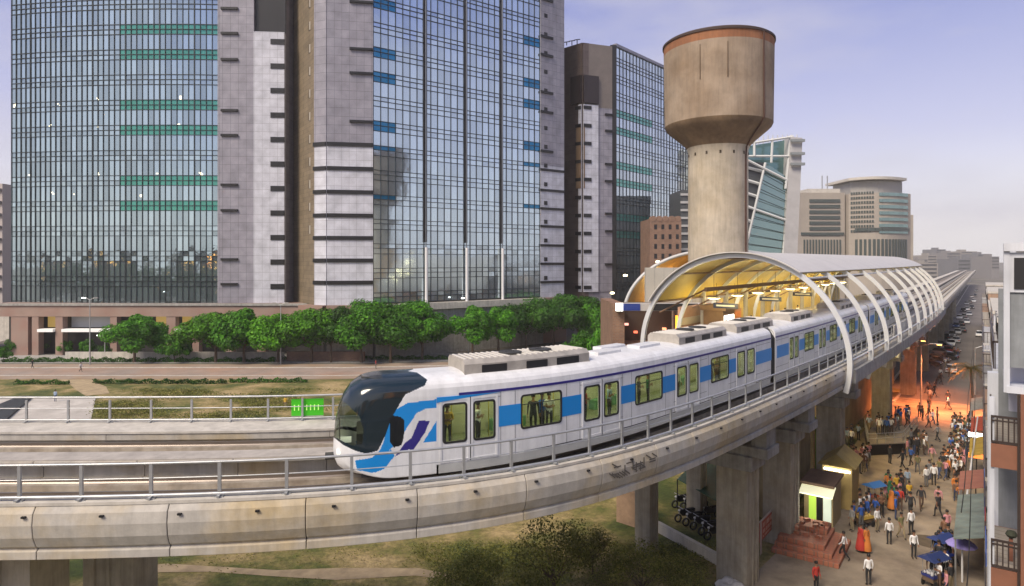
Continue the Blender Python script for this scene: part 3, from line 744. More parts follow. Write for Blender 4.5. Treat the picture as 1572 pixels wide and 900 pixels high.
for th in (52, 75, 100, 125, 150):
    m = MB(); m.tube([arch_pt(S0+k*2, R(th), -.12) for k in range(int((NR-1)*RP/2)+1)], .09, 6); m.build('purlin', rib_m if th == 52 else brown_m, station)
m = MB(); m.tube([arch_pt(S0+k*2, R(2), 0) for k in range(int((NR-1)*RP/2)+1)], .07, 6); m.build('purlin', rib_m, station)
# deck of the hall: platform on the far side, wall, bays
plat = mat('platform_tile', (.34, .30, .25), .5, noise=.15, scale=2)
SE = S0+NR*RP
MB().sweep([(11.0, 10.7), (17.2, 10.7), (17.2, 12.65), (10.7, 12.65), (10.7, 12.4), (11.0, 12.4)], S0+8, SE+4, 2).build('platform', plat, station)
MB().sweep([(16.4, 12.652), (16.65, 12.652), (16.65, 15.4), (16.4, 15.4)], S0+8, S0+19, 2).build('back_wall', mat('pink_stone', (.42, .24, .16), .6, noise=.15, scale=.8), station)
MB().sweep([(16.3, 13.6), (16.398, 13.6), (16.398, 14.3), (16.3, 14.3)], S0+8.2, S0+18.8, 2).build('wall_band', mat('cream_band', (.5, .42, .32), .6), station)
MB().sweep([(16.4, 12.652), (16.65, 12.652), (16.65, 15.8), (16.4, 15.8)], S0+19.02, SE+2, 2).build('back_wall', mat('ochre_wall', (.50, .36, .10), .6, noise=.2, scale=.7), station)
for k in range(1, 12):
    a = S0+4.5+k*6.3; m = MB(); p = PT(a, 15.2, 0); m.tube([(p.x, p.y, 12.652), (p.x, p.y, 17.2)], .26, 12); m.build('column', mat('column_grey', (.35, .33, .30), .5), station)
# side girders of the hall hanging outside the near parapet
MB().sweep([(-.55, 10.9), (-.32, 10.9), (-.32, 11.9), (-.55, 11.9)], S0+1, SE, 2).build('edge_beam', concrete_grey, station)
MB().sweep([(.03, 12.403), (.13, 12.403), (.13, 13.5), (.03, 13.5)], S0+22, SE+4, 2).build('screen_panel', mat('screen', (.45, .44, .42), .4, noise=.2, scale=.8), station)
# hanging lamps and their light
lamp0 = thing('hanging_lamp', 'flat oval lamp hanging nearest the open end of the station hall', 'lamp', (0, 0, 0), 0, 'lamps hanging in the station hall')
m = MB(); m.lathe([(0, .10), (.25, .14), (.62, .06), (.66, 0), (.60, -.02)], 20); lpart(m, 'lamp_shade', mat('shade', (.5, .45, .35), .5), lamp0)
m = MB(); m.lathe([(0, -.12), (.4, -.09), (.60, -.02)], 20); lpart(m, 'bulb', lamp_warm, lamp0)
m = MB(); m.tube([(0, 0, .12), (0, 0, 2.2)], .025, 6); lpart(m, 'rod', dark, lamp0)
ords = ['', 'second', 'third', 'fourth', 'fifth', 'sixth', 'seventh', 'eighth', 'ninth', 'tenth', 'eleventh', 'twelfth']
lp = lamp0
for k in range(10):
    if k: lp = copy_tree(lamp0); lp['label'] = 'flat oval lamp in the station hall, %s from the open end' % ords[k]
    a = S0+7+k*6.3; p = PT(a, 12.6, 16.5); lp.location = p
    if k < 10:
        d = bpy.data.lights.new('lamp_light', 'POINT'); d.energy = 460; d.color = (1, .80, .36); d.shadow_soft_size = .5
        o = bpy.data.objects.new('lamp_light', d); COL.objects.link(o); o.location = (p.x, p.y, 16.1)
for k in range(8):
    a = S0+3+k*7.5
    m = MB(); m.tube([PT(a, 11.5, 17.6), PT(a, 16.2, 15.2)], .08, 6); m.build('strut', brown_m, station)
MB().sweep([(11.3, 17.3), (11.5, 17.3), (11.5, 17.65), (11.3, 17.65)], S0+2, SE-2, 2).build('cable_tray', brown_m, station)
for k in range(3):
    a = S0+10+k*14; o = thing('hanging_sign', 'dark signboard hanging over the station platform, ' + ('nearest', 'middle', 'farthest')[k], 'sign', PT(a, 12.6, 15.6), heading(a), 'signboards over the platform')
    m = MB(); m.box(-.06, .06, -1.2, 1.2, -.25, .25); lpart(m, 'board', mat('board_blue', (.02, .03, .10), .4), o)
    m = MB(); m.box(-.075, -.061, -.9, .9, -.08, .08); lpart(m, 'text_strip', mat('board_text', (.6, .6, .6), .4), o)
    for y_ in (-.9, .9): m = MB(); m.tube([(0, y_, .25), (0, y_, 2.2)], .02, 5); lpart(m, 'rod', dark, o)
# kiosk, orange panels, vending wall on the platform
def plat_box(name, label, cat, s, t, sz, m_, extra=None):
    o = thing(name, label, cat, PT(s, t, 12.653), heading(s)); b = MB(); b.box(-sz[0]/2, sz[0]/2, -sz[1]/2, sz[1]/2, 0, sz[2]); lpart(b, 'cabinet', m_, o, bevel=.03)
    if extra: extra(o, sz)
    return o
def k1(o, sz):
    b = MB(); b.box(-sz[0]/2-.3, sz[0]/2+.3, -sz[1]/2-.4, sz[1]/2+.2, sz[2], sz[2]+.5); lpart(b, 'fascia', brown_m, o)
    b = MB(); b.box(-sz[0]/2+.3, sz[0]/2-.3, -sz[1]/2-.03, -sz[1]/2-.003, .9, 1.9); lpart(b, 'hatch', lamp_white, o)
plat_box('platform_kiosk', 'dark brown kiosk with a lit hatch on the station platform', 'kiosk', S0+12, 14, (3.2, 2, 2.4), brown_m, k1)
def k2(o, sz):
    for i in range(3): b = MB(); b.box(-sz[0]/2+.1+i*.75, -sz[0]/2+.75+i*.75, -sz[1]/2-.03, -sz[1]/2-.003, .3, sz[2]-.3); lpart(b, 'door_panel', mat('orange_panel', (.62, .20, .06), .5), o)
plat_box('orange_lockers', 'row of orange panelled cabinets beside the platform kiosk', 'cabinet', S0+16, 14, (2.4, .9, 2.3), mat('locker', (.4, .16, .08), .5), k2)
# stairs to the hall and gates are hidden; floodlit side block under the hall, with striped screens
ub = thing('station_undercroft', 'ochre lit rooms and slatted green screens under the elevated station', 'building', PT(sx['c']+5, 7, 0), heading(sx['c']+5))
hh = heading(sx['c']+5)
for i, (a0_, a1_, t0, t1, z0, z1, nm, m_) in enumerate((
        (1.5, 13, 5.0, 13, 0, 6.6, 'wall', mat('ochre_block', (.34, .25, .12), .8, noise=.2, scale=.6)),
        (17, 60, 6.0, 13, 0, 6.4, 'wall', mat('ochre_block', (.3, .22, .12), .8)),)):
    MB().sweep([(t0, z0), (t1, z0), (t1, z1), (t0, z1)], sx['c']+a0_, sx['c']+a1_, 2).build(nm, m_, ub)
for k in range(9):
    a = sx['c']+2+k*1.15; m = MB(); m.sweep([(4.85, .5), (4.97, .5), (4.97, 5.6), (4.85, 5.6)], a, a+.75, 1); m.build('screen_panel', [mat('green_bright', (.22, .32, .05), .5), mat('green_dark', (.03, .06, .02), .6), mat('grey_pale', (.35, .32, .24), .5)][k % 3], ub)  # striped screens: bright and dark tones are only the panel colours

# entrance building left of the hall with its own canopy, blank screen wall and blue fascia
ent = thing('entrance_building', 'brick entrance block with blue lit fascia and blank pale screen wall left of the station', 'building', (20, 91, 0))
brickr = brick_mat('red_brick', (.20, .105, .07), (.25, .14, .09), (.2, .17, .14), .5, .22)
m = MB(); m.box(13.6, 15.2, 88, 100, 0, 14.2); m.build('wall', brickr, ent)
m = MB(); m.box(22.8, 31.5, 88, 92, 0, 13.9); m.build('wall', brickr, ent)
m = MB(); m.box(15.2, 22.8, 93, 100, 0, 13.6); m.build('back_wall', mat('dark_brown', (.05, .03, .022), .6), ent)
m = MB(); m.box(15.2, 22.8, 88, 93, 0, 8.6); m.build('floor_block', brown_m, ent)
P0 = at(946, 469, 87); P1_ = at(1056, 481, 87)
m = MB(); m.box(P0.x, P1_.x+2, 86.6, 87.9, 13.3, 14.3); m.build('canopy_slab', mat('canopy_edge', (.45, .43, .42), .5), ent)
m = MB(); m.box(P0.x+.8, P0.x+3.1, 86.5, 86.597, 13.35, 14.25); m.build('blue_fascia', mat('blue_sign', (.01, .022, .12), .4, emit=(.02, .05, .25), estr=.3), ent)
m = MB(); m.box(P0.x-.1, P0.x+.78, 86.45, 86.597, 13.3, 14.3); m.build('light_box', lamp_white, ent)
m = MB(); m.box(P0.x+4.4, P1_.x+1.2, 86.5, 86.597, 13.35, 14.25); m.build('dark_fascia', dark, ent)
m = MB(); m.box(P1_.x+1.3, P1_.x+2.05, 86.45, 86.597, 13.3, 14.3); m.build('light_box', mat('box_grey', (.5, .5, .6), .5, emit=(.6, .6, .8), estr=.4), ent)
m = MB(); m.box(at(990, 0, 89).x, at(1062, 0, 89).x, 88.8, 89.2, 14.3, at(0, 411, 89).z); m.build('screen_wall', mat('screen_wall', (.40, .38, .34), .8, noise=.08, scale=.4), ent)
for k in range(5):
    x = at(990, 0, 89).x + 1.28*k; m = MB(); m.box(x-.03, x+.03, 88.77, 88.8, 14.3, at(0, 411, 89).z); m.build('joint_cover', concrete_grey, ent)
of = at(1042, 500, 88); m = MB(); m.box(of.x-.55, of.x+.55, 87.3, 87.6, 9.2, 12.6); m.build('orange_window', mat('orange_lit', (1, .4, .05), .5, emit=(1, .30, .02), estr=2.6), ent)
for i, (px, py, c) in enumerate(((962, 498, (1, .5, .4)), (976, 510, (1, .2, .1)), (1020, 505, (1, .4, .2)), (1012, 515, (1, .9, .8)))):  # red reflections in the dark opening, put in as small glowing boxes
    p = at(px, py, 92.6); m = MB(); m.box(p.x-.25, p.x+.25, 92.5, 92.9, p.z-.15, p.z+.15); m.build('lit_window', mat('glint_glow%d' % i, c, .5, emit=c, estr=1.2), ent)
can2 = thing('arched_canopy', 'second arched canopy with brown lining half hidden behind the water tower', 'canopy', (32.6, 112, 10))
CX, CY = 32.8, 109
def arch2(s, th, off=0): return Vector((CX-(14.0+off)*math.cos(th) + (s)*.7, CY+s, 10.6+(10.9+off)*math.sin(th)))
shell(0, 24, R(2), R(120), 'roof', 'roof_lining', roof_out, mat('brown_lining', (.40, .24, .07), .6, noise=.3, scale=.4), can2, lambda s, th, o: arch2(s, th, o))
m = MB(); m.tube([arch2(-.2, R(0+5*k)) for k in range(37)], .28, 8); m.build('rib', rib_m, can2)
m = MB(); m.tube([arch2(12, R(0+5*k), -.1) for k in range(37)], .22, 8); m.build('rib', brown_m, can2)
m = MB(); m.box(36, 60, 133.2, 133.6, 5, 15); m.build('back_wall', mat('canopy_back', (.16, .13, .10), .7), can2)
m = MB(); m.box(28, 50, 124, 124.3, 10.9, 13.0); m.build('gantry', brown_m, can2)
for px, py in ((960, 423), (987, 431), (1010, 402), (940, 450)):
    p = at(px, py, 113); m = MB(); m.lathe([(0, -.2), (.35, -.1), (.35, .1), (0, .2)], 10, p); m.build('lamp', lamp_warm, can2)
d = bpy.data.lights.new('lamp_light', 'POINT'); d.energy = 1600; d.color = (1, .62, .2); d.shadow_soft_size = .6
o = bpy.data.objects.new('lamp_light', d); COL.objects.link(o); o.location = (27, 116, 15)

# ------------------------------------------------------------------ water tower
tower = thing('water_tower', 'tall bare concrete water tower with flared tank rising behind the station', 'water tower', (31.6, 100, 0))
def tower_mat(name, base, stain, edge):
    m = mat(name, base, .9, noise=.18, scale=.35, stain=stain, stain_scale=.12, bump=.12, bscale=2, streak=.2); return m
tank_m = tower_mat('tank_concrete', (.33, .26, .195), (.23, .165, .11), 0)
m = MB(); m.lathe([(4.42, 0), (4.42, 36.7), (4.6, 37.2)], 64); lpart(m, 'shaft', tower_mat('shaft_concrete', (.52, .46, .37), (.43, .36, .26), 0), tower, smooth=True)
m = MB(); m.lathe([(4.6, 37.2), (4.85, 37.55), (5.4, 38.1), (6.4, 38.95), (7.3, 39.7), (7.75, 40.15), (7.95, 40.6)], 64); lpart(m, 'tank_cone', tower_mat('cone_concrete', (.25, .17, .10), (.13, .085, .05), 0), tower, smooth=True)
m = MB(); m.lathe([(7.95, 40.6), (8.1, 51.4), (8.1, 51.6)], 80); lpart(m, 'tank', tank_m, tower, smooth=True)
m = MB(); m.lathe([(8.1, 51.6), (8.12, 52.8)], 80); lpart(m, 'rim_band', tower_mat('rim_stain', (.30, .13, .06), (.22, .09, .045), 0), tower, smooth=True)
m = MB(); m.lathe([(8.12, 52.8), (8.28, 52.8), (8.28, 53.1), (8.0, 53.3), (0, 54.2)], 80); lpart(m, 'rim', mat('rim_dark', (.05, .03, .025), .8), tower, smooth=False)
pth = []
for r_, z_, a_ in ((8.24, 52.8, -58), (8.1, 40.6, -56), (7.5, 39.7, -56), (5.5, 37.8, -52), (4.72, 36.9, -48), (4.54, 35.5, -46), (4.54, 0, -46)): pth.append((r_*math.cos(R(a_)), r_*math.sin(R(a_)), z_))
m = MB(); m.tube(pth, .12, 8); lpart(m, 'downpipe', mat('rust_pipe', (.07, .03, .02), .7), tower)
for k in range(14):
    a_ = 2*math.pi*k/14; m = MB(); M = Matrix.Rotation(a_, 4, 'Z'); m.box(4.44, 4.48, -.14, .14, 35.8, 36.25, M=M); lpart(m, 'vent', mat('vent_dark', (.06, .045, .03), .9), tower)
m = MB(); M = Matrix.Rotation(R(-128), 4, 'Z'); m.box(8.4, 8.44, -2.4, 2.6, 46.5, 51.8, M=M); 
for a_ in (-125, -98): m = MB(); M = Matrix.Rotation(R(a_), 4, 'Z'); m.box(8.0, 8.14, -.06, .06, 46, 51, M=M); lpart(m, 'cable', mat('cable_brown', (.12, .08, .05), .8), tower)
# ------------------------------------------------------------------ office towers
cladding = brick_mat('cladding_panels', (.25, .245, .29), (.285, .275, .325), (.13, .125, .15), 1.7, 1.75, ms=.035, rough=.38, bump=0)
clad_pale = brick_mat('cladding_pale', (.52, .53, .60), (.55, .56, .63), (.28, .28, .32), 1.7, 1.75, ms=.03, rough=.35, bump=0)
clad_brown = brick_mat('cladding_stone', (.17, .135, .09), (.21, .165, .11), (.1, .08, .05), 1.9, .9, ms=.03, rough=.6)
clad_dark = brick_mat('cladding_dark', (.10, .075, .065), (.12, .09, .08), (.05, .04, .035), 2.2, 2.0, ms=.03, rough=.4, bump=0)
slotm = mat('slot_black', (.008, .008, .009), .4)
mull = mat('mullion', (.035, .045, .05), .4, .5)
gl_blue = glass_mat('curtain_glass_blue', (.60, .72, .79), rough=.09)
gl_teal = glass_mat('curtain_glass_teal', (.40, .51, .56), var=.2)
gl_green = glass_mat('curtain_glass_green', (.09, .33, .27), rough=.12, wob=.006, metal=.55)
gl_strip = glass_mat('curtain_glass_azure', (.03, .22, .42), rough=.15, wob=.006, metal=.5)
podium_m = mat('podium_stone', (.31, .22, .18), .6, noise=.12, scale=.6, stain=(.25, .15, .12), stain_scale=.3)
officelamp = mat('office_lamp', (1, .9, .7), .5, emit=(1, .86, .55), estr=1.8)

class Wall:
    """flat or bent facade given by plan points; (u metres along, z) -> point, off = out of the face"""
    def __init__(s, pts):
        s.p = [Vector(q) for q in pts]; s.l = [0]
        for a, b in zip(s.p, s.p[1:]): s.l.append(s.l[-1]+(b-a).length)
    def L(s): return s.l[-1]
    def __call__(s, u, z, off=0):
        i = 0
        while i < len(s.l)-2 and u > s.l[i+1]: i += 1
        a, b = s.p[i], s.p[i+1]; d = (b-a).normalized(); n = Vector((d.y, -d.x)); q = a+d*(u-s.l[i])+n*off; return Vector((q.x, q.y, z))
    def u_at(s, px):
        lo, hi = 0, s.L()
        for _ in range(40):
            m = (lo+hi)/2
            if proj(s(m, 10))[0] < px: lo = m
            else: hi = m
        return lo
    def slab(s, u0, u1, z0, z1, o0, o1, mb=None, step=1e9):
        mb = mb or MB(); us = sorted({u0, u1, *[x for x in s.l if u0 < x < u1]})
        for a, b in zip(us, us[1:]):
            e = 1e-4
            vs = [s(a+e, z0, o1), s(b-e, z0, o1), s(b-e, z0, o0), s(a+e, z0, o0), s(a+e, z1, o1), s(b-e, z1, o1), s(b-e, z1, o0), s(a+e, z1, o0)]
            mb.add(vs, ((0,3,2,1),(4,5,6,7),(0,1,5,4),(1,2,6,5),(2,3,7,6),(3,0,4,7)))
        return mb
def curtain(W, us, zs, tint_rule, parent, mats, off=.0, jit=.009, rnd=None):
    """panes as one glazing mesh, mullions as another"""
    rnd = rnd or random.Random(3); g = MB()
    for i in range(len(us)-1):
        for j in range(len(zs)-1):
            q = [(us[i], zs[j]), (us[i+1], zs[j]), (us[i+1], zs[j+1]), (us[i], zs[j+1])]
            tx, tz = rnd.uniform(-1, 1)*jit, rnd.uniform(-1, 1)*jit
            vs = [W(min(max(u, us[i]+1e-4), us[i+1]-1e-4), z, off+tx*(1 if k in (1, 2) else -1)+tz*(1 if k > 1 else -1)) for k, (u, z) in enumerate(q)]
            g.add(vs, [(0, 1, 2, 3)], tint_rule(i, j, us[i], zs[j]))
    return g.build('glazing', mats, parent)
def mullions(W, us, zs, parent, wv=.10, wh=.10, off=.04, heavy=None, name='mullion_grid'):
    m = MB()
    for k, u in enumerate(us):
        ww = wv*(1.9 if heavy and heavy(k) else 1)
        W.slab(max(0, u-ww/2), min(W.L(), u+ww/2), zs[0], zs[-1], off, off+.14, m)
    for z in zs: W.slab(us[0], us[-1], z-wh*.6, z+wh*.6, off-.02, off+.13, m)
    return m.build(name, mull, parent)
def z_of(py, Y): return 20-(py-400)*Y/1000
FLOOR = 5.34

# ---- block A, far left, bowed glass
A = thing('glass_office_tower', 'bowed glass office tower with green bands at the far left', 'building', (-75, 150, 0))
xs_px = [18, 60, 110, 160, 210, 260, 300, 335]
dep = [141.5, 140.2, 139.2, 138.5, 138.1, 138.0, 138.1, 138.4]
WA = Wall([((p-786)/1000*d, d) for p, d in zip(xs_px, dep)])
Z0 = 11.0; ZT = 92
ncol = 38; usA = [WA.L()*k/ncol for k in range(ncol+1)]
flA = [Z0+.6+FLOOR*k for k in range(-0, 16)]
zsA = sorted({Z0, *[z for f in flA for z in (f, f+1.05, f+2.15)], ZT}); zsA = [z for z in zsA if Z0 <= z <= ZT]
bandz = []
for py in (6-38, 45, 85, 163, 200, 277, 318): bandz.append((z_of(py+7.5, 138), z_of(py-7.5, 138)))
uG = WA.u_at(180)
def ruleA(i, j, u, z):
    zm = (zsA[j]+zsA[j+1])/2
    if u > uG-.5 and any(a-.3 < zm < b+.3 for a, b in bandz) and zsA[j+1]-zsA[j] < 2.0: return 1
    return 0
# snap lines to the bands
zsA = [Z0]; z = Z0
lines = set([Z0])
for k in range(-1, 17):
    c = z_of(45, 138)+FLOOR*(k-11+0)  # band centre of each floor
    for dz in (-1.05, 0, 1.05): lines.add(round(c+dz, 3))
lines.add(ZT); zsA = sorted(z for z in lines if Z0 <= z <= ZT)
gA = curtain(WA, usA, zsA, ruleA, A, [gl_teal, gl_green])
mullions(WA, usA, zsA, A, heavy=lambda k: k % 6 == 4)
WAp = Wall([(WA.p[-1].x, WA.p[-1].y), ((337-786)*.1378, 137.8), ((390-786)*.138, 138), ((437-786)*.1385, 138.5)])
u390 = WAp.u_at(390)
WAp.slab(.0, u390, Z0, ZT, -1, .15).build('panel_wall', cladding, A)
b1 = WAp.slab(u390+.003, WAp.L(), Z0, z_of(50, 138.4), -1, .28).build('panel_wall', clad_pale, A)
WAp.slab(u390+.003, WAp.L(), z_of(50, 138.4)+.01, ZT, -1, -.6).build('recess', slotm, A)
ua, ub_ = WAp.u_at(340), WAp.u_at(366); uc, ud = WAp.u_at(416), WAp.L()
for py in (14, 52, 92, 170, 208, 284, 323, 398, 436): WAp.slab(ua, ub_, z_of(py+2, 138), z_of(py-1.5, 138), .15, .55).build('fin', slotm, A)
for k in range(12):
    py = 64+37.6*k
    if py < 460: WAp.slab(uc, ud+.1, z_of(py+4, 138), z_of(py-4, 138), .2, .42).build('louvre', slotm, A)
m = MB(); m.prism([tuple(p-Vector((0, -.4))) for p in WA.p] + [(WAp(WAp.L(), 0).x-.1, 139.6), (WAp(WAp.L(), 0).x-.1, 175), (WA.p[0].x+.2, 175)], Z0, ZT-.5); m.build('core', cladding, A)
# podium: stone band, columns, storefront
xl, xr = WA.p[0].x-.2, WAp(WAp.L(), 0).x+6
m = MB(); m.box(xl, xr, 136.9, 160, 8.2, 10.96); m.build('podium_band', podium_m, A)
m = MB(); m.box(xl-.1, xr, 136.6, 136.9, 10.5, 10.98); m.build('cornice', concrete_grey, A)
m = MB(); m.box(xl, xr, 141, 160, 0, 8.2); m.build('podium_wall', mat('podium_inner', (.03, .028, .026), .5), A)
for a, b in ((18, 44), (50, 60), (86, 97), (170, 180), (256, 270), (296, 306), (345, 358), (395, 408)):
    m = MB(); m.box((a-786)*.1372, (b-786)*.1372, 137, 138.6, 0, 8.2); m.build('podium_column', podium_m, A)
for a, b in ((61, 85), (98, 169), (230, 255), (271, 295)):
    m = MB(); m.box((a-786)*.1372, (b-786)*.1372, 136.4, 138.2, 5.0, 5.6); m.build('awning', mat('awning_white', (.8, .8, .78), .6, emit=(1, 1, .95), estr=.12), A)
    m = MB(); m.box((a-786)*.1372, (b-786)*.1372, 139.6, 140, 5.7, 8.1); m.build('shop_glass', mat('shop_lit', (.3, .25, .12), .2, emit=(1, .62, .15), estr=.22) if a > 200 or a < 80 else mat('shop_pale', (.45, .47, .5), .2), A)
rr = random.Random(5)
lit = [(275, 152, 5, 9), (90, 160, 3, 3), (150, 153, 4, 3), (77, 192, 4, 4), (151, 195, 5, 3), (275, 192, 6, 4), (46, 267, 7, 5), (152, 268, 5, 4), (240, 267, 6, 4), (307, 268, 8, 5), (213, 301, 6, 8), (82, 297, 6, 3), (115, 298, 5, 3), (22, 158, 5, 9)]
for k, (px, py, a, b) in enumerate(lit):
    u = WA.u_at(px); z = z_of(py, 138.5)
    for j in range(rr.randint(1, 2)):
        du = rr.uniform(-.3, .5); w_ = a*.138*rr.uniform(.35, .6); h_ = b*.138*rr.uniform(.35, .6)
        WA.slab(u+du-w_/2, u+du+w_/2, z-h_/2+j*.3, z+h_/2+j*.3, .01, .03).build('lit_window', officelamp, A)

# ---- block B, middle
B = thing('glass_office_tower', 'tall office tower with blue window strips and three dark vertical grooves, middle of the photo', 'building', (-15, 150, 0))
c0, c1, c2 = Vector((-39.9, 132)), Vector((-37.2, 131)), Vector((-28.3, 132.6)); c3, c4 = Vector((6.7, 158)), Vector((12.8, 162.5)); cs = Vector((-52, 149.5))
ZB = 100
WBs = Wall([cs, c0]); WBp = Wall([c0, c1, c2]); WBg = Wall([c2, c3]); WBr = Wall([c3, c4])
m = MB(); m.prism([tuple(cs), tuple(c0), tuple(c1), tuple(c2), tuple(c3), tuple(c4), (2, 185), (-40, 175)], 11, ZB); 
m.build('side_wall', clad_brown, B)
WBp.slab(0, WBp.L(), 11, ZB, .01, .3).build('panel_wall', clad_pale, B)
WBr.slab(0.05, WBr.L(), 11, ZB, .01, .3).build('panel_wall', clad_pale, B)
WBp.slab(0, WBp.L(), z_of(222, 131.5), ZB, .301, .36).build('panel_wall', cladding, B)
WBr.slab(0.05, WBr.L(), z_of(255, 160), ZB, .301, .36).build('panel_wall', cladding, B)
for py in (222, 259, 295, 331, 365.5, 400, 434): 
    WBp.slab(-.2, WBp.L(), z_of(py+3, 131.5), z_of(py-3, 131.5), .30, .52).build('groove_band', slotm, B)
for py in (4, 76, 113, 187): WBp.slab(WBp.u_at(537), WBp.L(), z_of(py+2, 132), z_of(py-1.5, 132), .36, .8).build('fin', slotm, B)
for py in (262, 293, 321, 348, 377, 405, 433): WBr.slab(0, WBr.L(), z_of(py+1.8, 160), z_of(py-1.8, 160), .3, .5).build('groove_band', slotm, B)
for py in (0, 57, 85, 142, 172, 232): WBr.slab(0, WBr.L()*.5, z_of(py+2.6, 159), z_of(py-1, 159), .36, .7).build('fin', slotm, B)
for k in range(15):
    py = 25+28.7*k
    if py < 440: u = WBr.L()*.15; WBr.slab(u, u+1.0, z_of(py+3, 159), z_of(py-3, 159), .36 if py < 250 else .3, .42).build('vent', slotm, B)
us_ = WBs.u_at(476)
for k in range(13):
    py = 8+34.4*k; z = z_of(py, 136)
    if py < 360: WBs.slab(us_-.7, us_+.1, z-1.0, z+.7, .01, .06).build('window', slotm, B); WBs.slab(us_-.1, us_+.35, z-1.0, z+.7, .01, .12).build('window_reveal', mat('reveal', (.5, .46, .4), .6), B)
FB = 5.02; ncolB = 26; LB = WBg.L(); usB = [LB*k/ncolB for k in range(ncolB+1)]
zc = z_of(82, 133.5)
lines = {11.2, float(ZB)}
for k in range(-14, 8):
    for dz in (-.95, .2, 1.1): lines.add(round(zc+FB*k+dz, 3))
zsB = sorted(z for z in lines if 11.2 <= z <= ZB)
uL = WBg.u_at(609); uR = WBg.u_at(803)
stripz = [z_of(p, 134) for p in (12, 82, 120, 190, 225, 295, 330)]
def ruleB(i, j, u, z):
    zm = (zsB[j]+zsB[j+1])/2
    if (u < uL-.5 or u > uR-.2) and any(abs(zm-q) < 1.3 for q in stripz) and zsB[j+1]-zsB[j] < 2: return 1
    return 0
curtain(WBg, usB, zsB, ruleB, B, [gl_blue, gl_strip], off=.06)
mullions(WBg, usB, zsB, B, off=.08)
for px in (652, 714, 769):
    u = WBg.u_at(px)
    WBg.slab(u-.42, u+.42, z_of(372, 140), ZB, .1, .30).build('dark_groove', slotm, B)
    m = MB(); p = WBg(u, 0, .75); m.tube([(p.x, p.y, 10.9), (p.x, p.y, z_of(380, 140))], .32, 10); m.build('round_column', mat('column_white', (.72, .72, .74), .4), B)
    m = MB(); p = WBg(u, 0, .55); m.tube([(p.x, p.y, z_of(380, 140)), (p.x, p.y, ZB)], .12, 8); m.build('pipe', mat('pipe_steel', (.25, .27, .3), .3, .8), B)
WBp.slab(-3, WBp.L(), 8, 10.96, -6, 1.5).build('podium_band', podium_m, B)
m = MB(); WBg.slab(0, LB, 9.6, 10.98, -4, 2.2, m); m.build('podium_band', concrete_pale, B)
m = MB(); WBg.slab(0, LB, 0, 9.6, -4, 1.4, m); WBp.slab(0, WBp.L(), 0, 8, -4, 1.2, m); m.build('podium_wall', concrete_grey, B)
m = MB(); WBr.slab(0, WBr.L(), 0, 10.95, -4, 1.2, m); m.build('podium_wall', podium_m, B)
# lamps low on the facade
for px, py in ((716, 435), (713, 437), (634, 430), (755, 432)):
    pass
# ---- link block between A and B: dark atrium with lit floors
Lk = thing('atrium_link', 'dark glazed link building with lit floors squeezed between the two left towers', 'building', (-50, 152, 0))
m = MB(); m.box(-54.5, -41.5, 152, 165, 0, z_of(338, 152)); m.build('core', mat('link_dark', (.025, .022, .02), .3), Lk)
for k, py in enumerate((352, 378, 398, 430, 452)):
    z = z_of(py, 151.9); m = MB(); m.box(-54.4, -43, 151.7, 151.97, z-.12, z+.12); m.build('floor_edge', mat('edge_pale', (.35, .3, .25), .6), Lk)
for px, py, a, b, s_ in ((457, 367, 15, 8, .35), (452, 384, 20, 9, .5), (446, 400, 8, 9, .25), (452, 440, 10, 9, .4), (476, 436, 7, 12, .3), (447, 461, 6, 4, 3.0), (450, 475, 22, 3, 1.2)):
    p = at(px, py, 151.6); m = MB(); m.box(p.x-a*.07, p.x+a*.07, 151.45, 151.69, p.z-b*.07, p.z+b*.07); m.build('lit_window', mat('atrium_lit%d' % py, (.6, .5, .3), .5, emit=(1, .8, .42), estr=s_), Lk)
for k in range(6):
    x = -54+k*2.1; m = MB(); m.box(x-.1, x+.1, 151.3, 151.44, 8, z_of(345, 152)); m.build('mullion', mull, Lk)

# ---- block C, behind the station, left of the water tower
Cb = thing('glass_office_tower', 'office tower with dark stone end wall and green bands just left of the water tower', 'building', (30, 190, 0))
Pc = [Vector(q) for q in ((13.7, 172.5), (18.2, 168), (26.3, 171), (27.3, 171.3), (57, 205))]
ztop = lambda px, py, Y: z_of(py, Y)
ZC = z_of(66, 168)
m = MB(); m.prism([tuple(Pc[0]), tuple(Pc[1]), tuple(Pc[2]), (55.8, 206), (30, 225), (8, 190)], 0, ZC); m.build('core', cladding, Cb)
W1c = Wall([Pc[0], Pc[1], Pc[2]]); 
W1c.slab(0, W1c.u_at(903), 5, ZC, .01, .25).build('end_wall', clad_dark, Cb)
W1c.slab(W1c.u_at(903)+.01, W1c.L()-.1, z_of(165, 169), ZC, .01, .2).build('end_wall', mat('taupe', (.17, .145, .13), .5, noise=.1, scale=.5), Cb)
W1c.slab(W1c.u_at(890), W1c.u_at(917), z_of(448, 169), z_of(162, 169), .26, .6).build('pale_strip', clad_pale, Cb)
W1c.slab(W1c.u_at(917)+.01, W1c.L()-.1, z_of(448, 169), z_of(165, 169)-.01, .01, .2).build('pale_strip', cladding, Cb)
W1c.slab(W1c.u_at(879), W1c.u_at(917), z_of(160, 169), z_of(118, 169), .26, .9).build('plant_box', mat('plant_dark', (.02, .012, .012), .4), Cb)
for k in range(11):
    py = 167+27.4*k; W1c.slab(W1c.u_at(886), W1c.u_at(906), z_of(py+2.6, 169), z_of(py-2.6, 169), .6, .8).build('fin', slotm, Cb)
W1c.slab(W1c.u_at(887), W1c.u_at(896), z_of(290, 169), z_of(192, 169), .61, .75).build('brown_strip', mat('brown_strip', (.18, .12, .07), .6), Cb)
for py in (176, 201, 252, 278, 328, 355, 406): W1c.slab(W1c.u_at(928), W1c.L(), z_of(py+1.5, 170), z_of(py-1.5, 170), .2, .7).build('fin', slotm, Cb)
WCg = Wall([Pc[3], Pc[4]]); LC = WCg.L(); usC = [LC*k/26 for k in range(27)]
